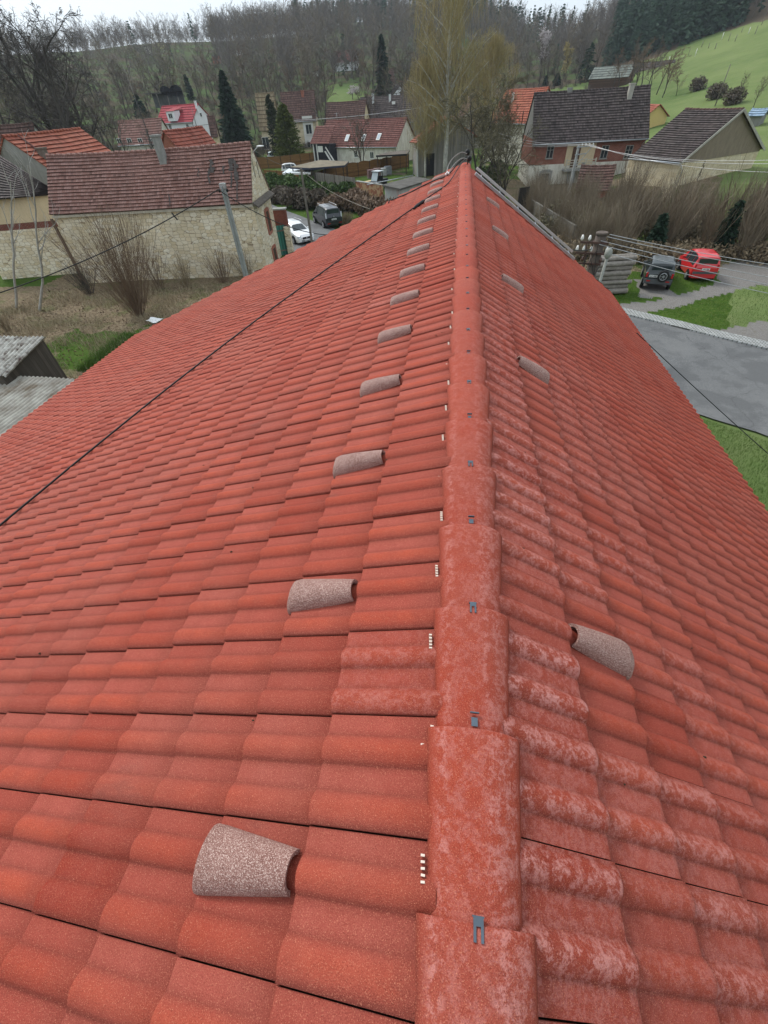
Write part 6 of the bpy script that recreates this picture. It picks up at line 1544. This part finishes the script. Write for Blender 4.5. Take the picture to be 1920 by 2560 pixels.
# right-hand distribution pole
tp = P(1506, 580, 17.5); bx, by = tp.x, tp.y; root = thing('distribution_pole', 'stout brown concrete pole carrying rows of white insulators near the log pile', 'pole', (bx, by, -8))
m = MB(); m.tube([(bx, by, -8.2), (bx, by, tp.z-.1)], [.27, .22], 10); m.tube([(bx, by, tp.z-.1), (bx, by, tp.z)], [.24, .24], 10); m.build('shaft', m_plain('brown_pole', (.12, .095, .08), .9, .35, 4), root)
m = MB(); rt_, fw = Vector((.95, -.3, 0)).normalized(), Vector((-.3, -.95, 0)).normalized()
M_porc = m_plain('porcelain', (.78, .76, .72), .25, .1, 5, .6); M_pbr = m_plain('brown_porcelain', (.10, .045, .03), .3, .2, 5, .6)
for k, (dz, L) in enumerate(((-.35, .75), (-.75, .85), (-1.15, .6))):
    m.bar(Vector((bx, by, tp.z+dz))-rt_*L+fw*.25, Vector((bx, by, tp.z+dz))+rt_*L*.5+fw*.25, .07, .07); m.tube([Vector((bx, by, tp.z+dz))+Vector((math.cos(a_)*.27, math.sin(a_)*.27, 0)) for a_ in [i*math.pi/6 for i in range(13)]], .03, 5, cap=False)
m.bar(Vector((bx, by, tp.z-.3))-rt_*.5+fw*.28, Vector((bx, by, tp.z-1.3))-rt_*.35+fw*.28, .05, .05); m.build('crossarm', m_plain('rusty_iron', (.09, .05, .04), .8, .3, 6), root)
ii = []
for dz, xs_ in ((-.28, (-.72, -.42)), (-.68, (-.82, -.55, -.25, .38)), (-1.08, (-.5, .25))):
    for x in xs_:
        p = Vector((bx, by, tp.z+dz))+rt_*x+fw*.25; o = MB(); o.tube([p, p+Vector((0, 0, .06)), p+Vector((0, 0, .12)), p+Vector((0, 0, .2))], [.035, .07, .06, .03], 8); o.build('insulator', M_porc if (x < 0 and dz > -.7) or x > .3 else M_pbr, root)
o = MB(); p = P(1519, 640, 17.2); o.tube([Vector((p.x, p.y, -8)), p], [.07, .06], 8); o.ball(p+Vector((0, 0, .1)), .16, .16, .2); o.build('lamp_post', m_plain('grey_lamp', (.3, .3, .27), .7, .2, 5), root)
o = MB(); rn = random.Random(4)
for k in range(7):
    a = tp+Vector((rn.uniform(-.5, .3), -.25, -.3-rn.random())); b2 = Vector((bx+rn.uniform(-.45, .2), by-.3, tp.z-rn.uniform(1.4, 2.4))); mid = (a+b2)/2+Vector((rn.uniform(-.35, .35), -.1, -.3)); o.tube(smooth_pts([a, mid, b2], 5), .012, 4, cap=False)
o.build('service_cables', MT['wire'], root)
for k, (x0, y0, x1, y1, lb) in enumerate(((1524, 586, 2100, 684, 'topmost pale wire running right from the stout pole'), (1518, 592, 2100, 697, 'second pale wire from the top over the parked cars'), (1502, 602, 2100, 722, 'middle pale wire over the parked cars'), (1498, 611, 2100, 745, 'fourth pale wire over the parked cars'), (1530, 636, 2100, 768, 'lowest pale wire over the parked cars'))):
    wire(lb, P(x0, y0, 17.5), P(x1, y1, 21.0), .12, MT['awire'], .014, group='pale wires on the stout pole')
wire('dark cable from the stout pole back to our eave', P(1480, 622, 17.5), P(1405, 615, 14), .1, MT['wire'], .018)
wire('black cable crossing above the road at the right', rpt(4.45, 9.2, .05), P(1990, 1195, 9.5), .03, MT['wire'], .009)
# pole before the brick house
q = P(1447, 364, 41.5); r3_, t3 = pole('utility_pole', 'grey concrete pole with crossarms in front of the brick house balcony', (q.x, q.y), q.z+8, .26, .18, M_pole)
m = MB()
for dz, L in ((-.12, 1.5), (-.7, .9)): m.bar(t3+Vector((-.2, -.1, dz)), t3+Vector((L, -.1, dz+.08)), .08, .08)
m.bar(t3+Vector((.1, -.15, -1.6)), t3+Vector((1.3, -.15, -.1)), .05, .05); m.build('crossarm', MT['zinc'], r3_)
for k in range(4): o = MB(); o.tube([t3+Vector((.3+.35*k, -.1, -.05)), t3+Vector((.3+.35*k, -.1, .16))], [.06, .04], 6); o.build('insulator', M_porc, r3_)
for k, (x1, y1) in enumerate(((1240, 330), (1245, 342), (1235, 352))): wire('thin wires running left from the pole at the brick house', t3+Vector((.3+.3*k, -.1, .1)), P(x1, y1, 46), .35, MT['awire'], .014, group='wires left of the brick house pole')
for k, (x1, y1) in enumerate(((1980, 398), (1980, 408), (1980, 432))): wire('thin wires running right before the stone barn gable', t3+Vector((.3+.3*k, -.1, .1)), P(x1, y1, 26), .5, MT['awire'], .013, group='wires right of the brick house pole')
# meadow fence posts
for i in range(16):
    f_ = i/15; px, py = 1670+f_*250, 158-f_*92+10*math.sin(i*2.1)
    q = hill(px, py, 120); m = MB(); m.tube([q-Vector((0, 0, .2)), q+Vector((0, 0, 1.5+.3*math.sin(i*5)))], .09, 5); meta(m.build('fence_post', M_wpole if i % 4 else MT['frame']), 'wooden post in the fence row along the top of the meadow', 'post', 'meadow fence posts')

# ================================================================== YARD THINGS
def corrugated(name, c0, c1, c2, c3, mat, parent, pitch=.19, amp=.045):
    """c0-c1 across the waves, c1-c2 along them"""
    c0, c1, c2, c3 = map(Vector, (c0, c1, c2, c3)); n = int((c1-c0).length/pitch*6); V, F = [], []; nn = (c1-c0).cross(c3-c0).normalized(); nn = nn if nn.z > 0 else -nn; rows = 6; rn = random.Random(n)
    for j in range(rows+1):
        for i in range(n+1):
            u, v = i/n, j/rows; p = c0.lerp(c1, u).lerp(c3.lerp(c2, u), v); V.append(tuple(p+nn*(amp*math.sin(i*2*math.pi/6)+.02*mnoise.noise(p)+(-.014 if j % 3 == 0 and j else 0))))
    for j in range(rows):
        for i in range(n): a = j*(n+1)+i; F.append((a, a+1, a+n+2, a+n+1))
    o = npmesh(name, V, F, mat, parent, None, True); return o
t = NT('weathered_eternit'); ob = t.coord('Object'); c_ = t.ramp(t.noise(t.scale(ob, (1.0, 1.0, 1.0)), 3.2, 7, .66), [(.36, (.08, .05, .045)), (.44, (.27, .25, .22)), (.62, (.52, .51, .47))]); t.bump(t.noise(ob, 30, 4, .7), .3, .01); M_et1 = t.col(c_, .95, .1)
t = NT('weathered_eternit_grey'); ob = t.coord('Object'); c_ = t.ramp(t.noise(ob, 1.3, 7, .66), [(.34, (.20, .16, .12)), (.46, (.30, .275, .235)), (.66, (.47, .45, .40))]); t.bump(t.noise(ob, 30, 4, .7), .3, .01); M_et2 = t.col(c_, .95, .1)
M_oldb = m_boards('old_dark_boards', (.10, .085, .07), .15)
z1 = -5.2; root = thing('corrugated_shed', 'upper corrugated shed roof with white lichen and dark board wall at the left edge', 'shed', tuple(G(0, 900, -8)))
a, b2, c, d_ = G(-160, 840, z1+.35), G(116, 842, z1+.35), G(16, 940, z1-.1), G(-260, 938, z1-.1); corrugated('roof', a, b2, c, d_, M_et1, root)
m = MB(); e = Vector((.12, 0, -.05)); w3 = [b2-e*2, c-e*2]; m.face([w3[1]+Vector((0, 0, -2.8)), w3[0]+Vector((0, 0, -2.8)), w3[0]+Vector((0, 0, -.1)), w3[1]+Vector((0, 0, -.1))][::-1]); m.face([c-e*2+Vector((0, 0, -2.8)), d_+Vector((0, 0, -2.8)), d_+Vector((0, 0, -.1)), c-e*2+Vector((0, 0, -.1))]); m.build('wall', M_oldb, root)
z2 = -5.7; root = thing('corrugated_shed', 'lower grey corrugated shed roof next to our eave', 'shed', tuple(G(60, 1010, -8)))
a, b2, c, d_ = G(-260, 1120, z2-.15), G(-230, 925, z2-.15), G(196, 942, z2+.1), G(-90, 1160, z2+.1)
a, b2, c, d_ = G(-170, 930, z2+.1), G(200, 948, z2+.1), G(-30, 1118, z2-.25), G(-420, 1090, z2-.25); corrugated('roof', a, b2, c, d_, M_et2, root)
m = MB(); m.face([b2+Vector((-.15, 0, -2.6)), a+Vector((0, 0, -2.6)), a+Vector((0, 0, -.1)), b2+Vector((-.15, 0, -.1))]); m.face([c+Vector((-.15, 0, -2.4)), b2+Vector((-.15, 0, -2.4)), b2+Vector((-.15, 0, -.1)), c+Vector((-.15, 0, -.1))]); m.build('wall', M_oldb, root)
p0, p1 = G(104, 1024, z2-.1), G(-20, 1112, z2-.1); m = MB(); m.bar(p0, p1, .12, .05); m.build('fascia_board', m_plain('grey_board', (.38, .40, .42), .8, .2, 4), root)
q = G(391, 808); m = MB(); rn = random.Random(2); gpts = [[q+Vector((x*.22-.45, y*.2-.3, .12+rn.uniform(0, .14))) for x in range(5)] for y in range(4)]
for y in range(3):
    for x in range(4): m.face([gpts[y][x], gpts[y][x+1], gpts[y+1][x+1], gpts[y+1][x]], sm=True)
meta(m.build('plastic_sheet', MT['white']), 'crumpled white plastic sheet on the dry grass by our eave', 'sheet')
# gate pillar, gate
g0 = G(729, 636); root = thing('gate_pillar', 'brick and stone gate pillar beside the barn gable', 'pillar', tuple(g0)); rzp = math.atan2(barn['t'].y, barn['t'].x)
g1_ = G(712, 640); m = MB(); m.box(g0+Vector((0, 0, 1.0)), .45, .5, 2.0, rzp); m.build('stone_base', W_stone, root)
m = MB(); m.box(g0+Vector((-.45, .3, 2.35)), 1.0, .5, 1.5, rzp); m.build('brick_top', m_brick('pillar_brick', (.24, .065, .045), (.19, .05, .035), (.2, .15, .12)), root)
m = MB(); m.box(g0+Vector((-.45, .3, 3.15)), 1.1, .6, .1, rzp); m.build('coping', MT['concrete'], root)
m = MB(); p_ = g0+Vector((-.55, -.1, 1.05)); m.box(p_, .75, .06, 2.1, rzp+.3); gt = m.build('gate', m_boards('green_boards', (.06, .22, .18), .12)); meta(gt, 'worn green board gate beside the brick gate pillar', 'gate')
m = MB()
for dz in (-.7, .7): m.box(p_+Vector((0, -.05, dz)), .75, .04, .1, rzp+.3)
m.build('gate_rail', M_wpole, gt)
m = MB(); p = ongable(barn, 629, 372, True, .1); m.tube([p+Vector((0, 0, -.2)), p+Vector((.5, -.1, .1))], .02, 5); m.ball(p+Vector((.7, -.15, .12)), .28, .1, .05); m.build('street_lamp', MT['white'], barn['root'])
# fences
M_panel = m_boards('brown_panel', (.23, .12, .045), .15, horizontal=True); M_picket = m_boards('grey_pickets', (.25, .225, .195), .11); M_fpost = m_plain('dark_post', (.07, .045, .03), .9, .3, 4)
def fence(name, label, pts, h, mat, step, arch=0.0, cat='fence'):
    root = thing(name, label, cat, tuple(pts[0])); k = 0
    for i in range(len(pts)-1):
        a, b2 = Vector(pts[i]), Vector(pts[i+1]); L = (b2-a).length; n = max(1, round(L/step))
        for j in range(n):
            p, q = a.lerp(b2, j/n), a.lerp(b2, (j+1)/n); t_ = (q-p).normalized(); m = MB()
            nseg = 6; 
            for s in range(nseg):
                u0, u1 = s/nseg, (s+1)/nseg; x0, x1 = p.lerp(q, .03+.94*u0), p.lerp(q, .03+.94*u1); h0, h1 = h+arch*math.sin(math.pi*u0), h+arch*math.sin(math.pi*u1); nn = Vector((t_.y, -t_.x, 0))*.03; U = Vector((0, 0, 1)); u_ = j*step
                for sg in (-1, 1):
                    uv = [((x0-a).length, .05), ((x1-a).length, .05), ((x1-a).length, h1), ((x0-a).length, h0)]; f4 = [x0+nn*sg+U*.05, x1+nn*sg+U*.05, x1+nn*sg+U*h1, x0+nn*sg+U*h0]; m.face(f4 if sg > 0 else f4[::-1], uv if sg > 0 else uv[::-1])
                m.face([x0-nn+U*h0, x1-nn+U*h1, x1+nn+U*h1, x0+nn+U*h0])
            m.build('panel', mat, root); m = MB(); m.box(p+Vector((0, 0, h/2)), .1, .1, h+.1, math.atan2(t_.y, t_.x)); m.build('post', M_fpost, root)
    return root
z8 = lambda v: Vector((v.x, v.y, -8.05))
fence('panel_fence', 'brown wooden panel fence with arched tops along the garden', [z8(G(790, 462)), z8(G(867, 446)), z8(G(953, 432)), z8(G(1023, 417))], 1.75, M_panel, 2.2, .15)
fence('panel_fence', 'brown panel fence behind the thuja and cypress', [z8(G(640, 424)), z8(G(705, 420)), z8(G(800, 408))], 1.8, M_panel, 2.2, 0)
fence('panel_fence', 'short low brown fence left of the carport', [z8(G(663, 448)), z8(G(750, 456))], 1.3, M_panel, 2.0, 0)
fence('picket_fence', 'tall weathered grey picket fence above the junipers', [z8(G(772, 470)), z8(G(892, 493))], 2.0, M_picket, 2.4, 0)
root = thing('brick_wall', 'old red brick garden wall in front of the buggy', 'wall', tuple(z8(G(895, 498)))); m = MB(); a, b2 = z8(G(895, 500)), z8(G(957, 512)); m.box((a+b2)/2+Vector((0, 0, .95)), (b2-a).length, .3, 1.9, math.atan2(b2.y-a.y, b2.x-a.x)); m.build('brickwork', m_brick('old_brick', (.36, .11, .06), (.28, .08, .045), (.36, .27, .18), patch=(.45, .30, .17)), root)
m = MB(); m.box((a+b2)/2+Vector((0, 0, 1.93)), (b2-a).length, .36, .06, math.atan2(b2.y-a.y, b2.x-a.x)); m.build('coping', MT['concrete'], root)
# garage
gb = G(957, 510); zt = -5.85; k1, k2, k3 = G(956, 466, zt), G(1000, 476, zt), G(1078, 452, zt); k4 = k1+(k3-k2); root = thing('garage', 'small flat-roofed garage with peeling plaster and a felt roof', 'garage', (k1.x, k1.y, -8))
m = MB(); cs_ = [k1, k2, k3, k4]; cen = sum(cs_, Vector())/4; ins = [c+(cen-c).normalized()*.25 for c in cs_]
for i in range(4): a, b2 = ins[i], ins[(i+1) % 4]; m.face([Vector((a.x, a.y, -8.3)), Vector((b2.x, b2.y, -8.3)), Vector((b2.x, b2.y, zt-.02)), Vector((a.x, a.y, zt-.02))])
m.build('wall', m_plaster('peeling_plaster', (.40, .42, .40), (.34, .12, .08), .8, .8), root)
m = MB(); U = Vector((0, 0, .14)); m.face([c+U for c in cs_]); m.face([c for c in cs_][::-1])
for i in range(4): a, b2 = cs_[i], cs_[(i+1) % 4]; m.face([a, b2, b2+U, a+U])
m.build('roof', MT['tar'], root)
m = MB(); m.tube([k1+Vector((-1.9, 1.2, .05)), k4+Vector((0, 0, .2))], .05, 6); m.build('gutter', MT['zinc'], root)
# pallets of pavers, timber
for i, (px, py, s, c_, lb) in enumerate(((928, 446, 1.05, (.17, .10, .10), 'reddish stack of pavers left of the others'), (943, 443, 1.1, (.22, .15, .14), 'brown-red paver stack behind the buggy'), (957, 441, 1.0, (.42, .42, .42), 'pale wrapped paver stack in the middle'), (970, 438, 1.15, (.26, .27, .29), 'grey paver stack at the right end'))):
    q = G(px, py); root = thing('paver_stack', lb, 'pallet', (q.x, q.y, -8), 0, 'pallets of pavers in the garden'); m = MB()
    for k in range(4): m.box(q+Vector((0, 0, .25+k*s*.22)), 1.0, .95, s*.21, .4+.02*k)
    m.build('pavers', m_plain('pavers', c_, .9, .35, 4), root); m = MB(); m.box(q+Vector((0, 0, .09)), 1.1, 1.0, .12, .4); m.build('pallet', M_wpole, root)
q0, q1 = G(897, 464), G(932, 456); m = MB(); m.bar(q0+Vector((0, 0, .15)), q1+Vector((0, 0, .15)), .8, .25); meta(m.build('timber_stack', m_plain('fresh_timber', (.55, .42, .24), .8, .15, 3)), 'pale stack of sawn timber on the garden grass', 'timber')
# carports
def carport(label, pts, z, mat, edge):
    q = [G(x, y, z) for x, y in pts]; root = thing('carport', label, 'carport', (q[0].x, q[0].y, -8)); m = MB(); U = Vector((0, 0, .16)); m.face([p+U for p in q]); m.face([p for p in q][::-1]); m.build('roof', mat, root); m = MB()
    for i in range(len(q)): a, b2 = q[i], q[(i+1) % len(q)]; m.face([a-U*.3, b2-U*.3, b2+U*1.05, a+U*1.05]); 
    m.build('fascia', edge, root)
    for p in q: c = sum(q, Vector())/len(q); p2 = p.lerp(c, .08); m = MB(); m.bar((p2.x, p2.y, -8.1), (p2.x, p2.y, z), .12); m.build('post', M_fpost, root)
carport('mossy flat carport roof with a dark blue edge in the yard', [(725, 421), (800, 403), (872, 407), (862, 417), (775, 424)], -5.7, m_plain('mossy_felt', (.20, .17, .12), .95, .4, 1.2), m_plain('navy_edge', (.03, .035, .06), .5, .2, 3))
carport('low white sheet roof over the yard left of the picket fence', [(722, 425), (812, 421), (776, 435), (706, 436)], -6.2, m_plain('white_sheet', (.68, .74, .78), .5, .08, 2), MT['frame'])
carport('dark flat carport at the right end of the skylight house', [(940, 392), (965, 384), (1024, 378), (1018, 388)], -5.7, m_plain('brown_felt', (.13, .11, .09), .95, .4, 1.2), MT['black'])
# logs
q = G(1530, 738); rn = random.Random(6); rzl = R(8); dv_ = Vector((math.cos(rzl), math.sin(rzl), 0)); pv = Vector((-math.sin(rzl), math.cos(rzl), 0)); M_log = m_plain('log_bark', (.27, .24, .21), .95, .35, 6, bump=.4); M_logend = m_plain('log_end', (.45, .36, .25), .9, .2, 8)
nl = 0
for lay in range(8):
    for rr_ in range(3 if lay < 6 else 2):
        r_g = rn.uniform(.11, .17); c = q+pv*(.15+.34*rr_+(lay % 2)*.12)+Vector((0, 0, .17+lay*.25)); c = c-dv_*.35+dv_*rn.uniform(-.12, .12); L = rn.uniform(2.1, 2.5); a, b2 = c-dv_*L/2+Vector((0, 0, rn.uniform(-.03, .03))), c+dv_*L/2
        m = MB(); m.tube([a.lerp(b2, i/5)+rvec(rn)*.015 for i in range(6)], [r_g*rn.uniform(.92, 1.05) for _ in range(6)], 9, cap=False); o = m.build('log', M_log); m = MB()
        for e_, s in ((a, -1), (b2, 1)): m.disc(e_+dv_*s*.005, dv_*s, r_g*.97, .02, 9)
        m.build('cut_end', M_logend, o); meta(o, ('bottom', 'second', 'third', 'fourth', 'fifth', 'sixth', 'seventh', 'topmost')[lay]+'-layer grey log, '+('front', 'middle', 'back')[rr_]+' one, in the pile by the stout pole', 'log', 'logs piled beside the stout pole')
# low walls of the brick house garden
m = MB(); a, b2 = P(1330, 500, 40), P(1440, 560, 32); a.z = b2.z = -8.1; m.box((a+b2)/2+Vector((0, 0, .7)), (b2-a).length, .2, 1.4, math.atan2(b2.y-a.y, b2.x-a.x)); meta(m.build('garden_wall', m_plaster('dirty_wall', (.17, .16, .14), (.08, .075, .06), .7, 2)), 'low dirty grey wall below the brick house', 'wall')
q = P(1304, 520, 41); m = MB(); m.box((q.x, q.y, -7.0), 1.1, .12, 2.4, .5); meta(m.build('wooden_gate', m_plain('dark_gate', (.03, .025, .02), .9, .3, 4)), 'dark wooden gate between the flaking wall and the brick house', 'gate')
# hillside garden bits
q = P(395, 232, 105); root = thing('hillside_shelter', 'dark open shelter above the crimson-roofed house', 'shelter', (q.x, q.y, q.z-2)); m = MB(); m.box((q.x, q.y+3, q.z), 9, 3, .2, .05); m.build('roof', MT['tar'], root)
for k in range(4): m = MB(); m.bar((q.x-4.2+k*2.8, q.y+1.5, q.z-3.5), (q.x-4.2+k*2.8, q.y+1.5, q.z), .18); m.build('post', M_wpole, root)
m = MB(); m.box((q.x, q.y+4.6, q.z-1.4), 8.6, .15, 2.6, .05); m.build('wall', m_plain('shelter_wall', (.12, .13, .13), .9, .4, 1), root)
for px, py, w_, h_, c_, lb in ((545, 158, 4.0, 2.4, (.42, .13, .05), 'orange-red garden hut on the hillside'), (372, 133, 2.6, 2.2, (.62, .60, .50), 'small white hut on the grassy hilltop'), (403, 121, 3.4, 2.0, (.50, .48, .22), 'yellowish hut on the grassy hilltop'), (600, 138, 3.0, 2.0, (.7, .7, .7), 'white hut at the foot of the skyline wood'), (745, 158, 2.4, 1.8, (.65, .65, .62), 'tiny white hut among the hillside trees'), (790, 190, 2.2, 1.2, (.6, .6, .55), 'pale low hut by the garden strip')):
    q = hill(px, py, 100); root = thing('garden_hut', lb, 'hut', tuple(q)); m = MB(); m.box(q+Vector((0, 0, h_/2-.2)), w_, 2.5, h_+.4, .2); m.build('wall', m_plain('hut_wall', c_, .8, .2, 2), root); m = MB(); m.box(q+Vector((0, 0, h_+.1)), w_+.5, 3.0, .18, .2); m.build('roof', MT['tar'], root)
# chimney smoke near the hillside shelter
t = NT('smoke'); t.n.remove(t.b); pv_ = t.add('ShaderNodeVolumePrincipled'); pv_.inputs['Color'].default_value = (.8, .85, .95, 1); nz_ = t.noise(t.coord('Object'), .9, 4, .7)
t.l(t.math('MULTIPLY', t.ramp(nz_, [(.42, (0, 0, 0)), (.65, (1, 1, 1))]), .035), pv_.inputs['Density']); t.l(pv_.outputs[0], t.n['Material Output'].inputs['Volume'])
m = MB(); a = P(421, 268, 103); b2 = P(414, 228, 103); m.tube([a, a.lerp(b2, .4), b2], [.4, 1.0, 1.3], 10); a = P(450, 262, 103); b2 = P(440, 228, 103); m.tube([a, a.lerp(b2, .4), b2], [.4, 1.1, 1.5], 10); meta(m.build('smoke', t.m), kind='stuff')
# ================================================================== AIR
t = NT('haze'); t.n.remove(t.b); hv = t.add('ShaderNodeVolumePrincipled'); hv.inputs['Color'].default_value = (.80, .88, 1.0, 1); hv.inputs['Density'].default_value = .00022; hv.inputs['Anisotropy'].default_value = .2
t.l(hv.outputs[0], t.n['Material Output'].inputs['Volume'])
m = MB(); m.box((0, 0, 66), 3100, 3100, 160); meta(m.build('haze', t.m), kind='stuff')
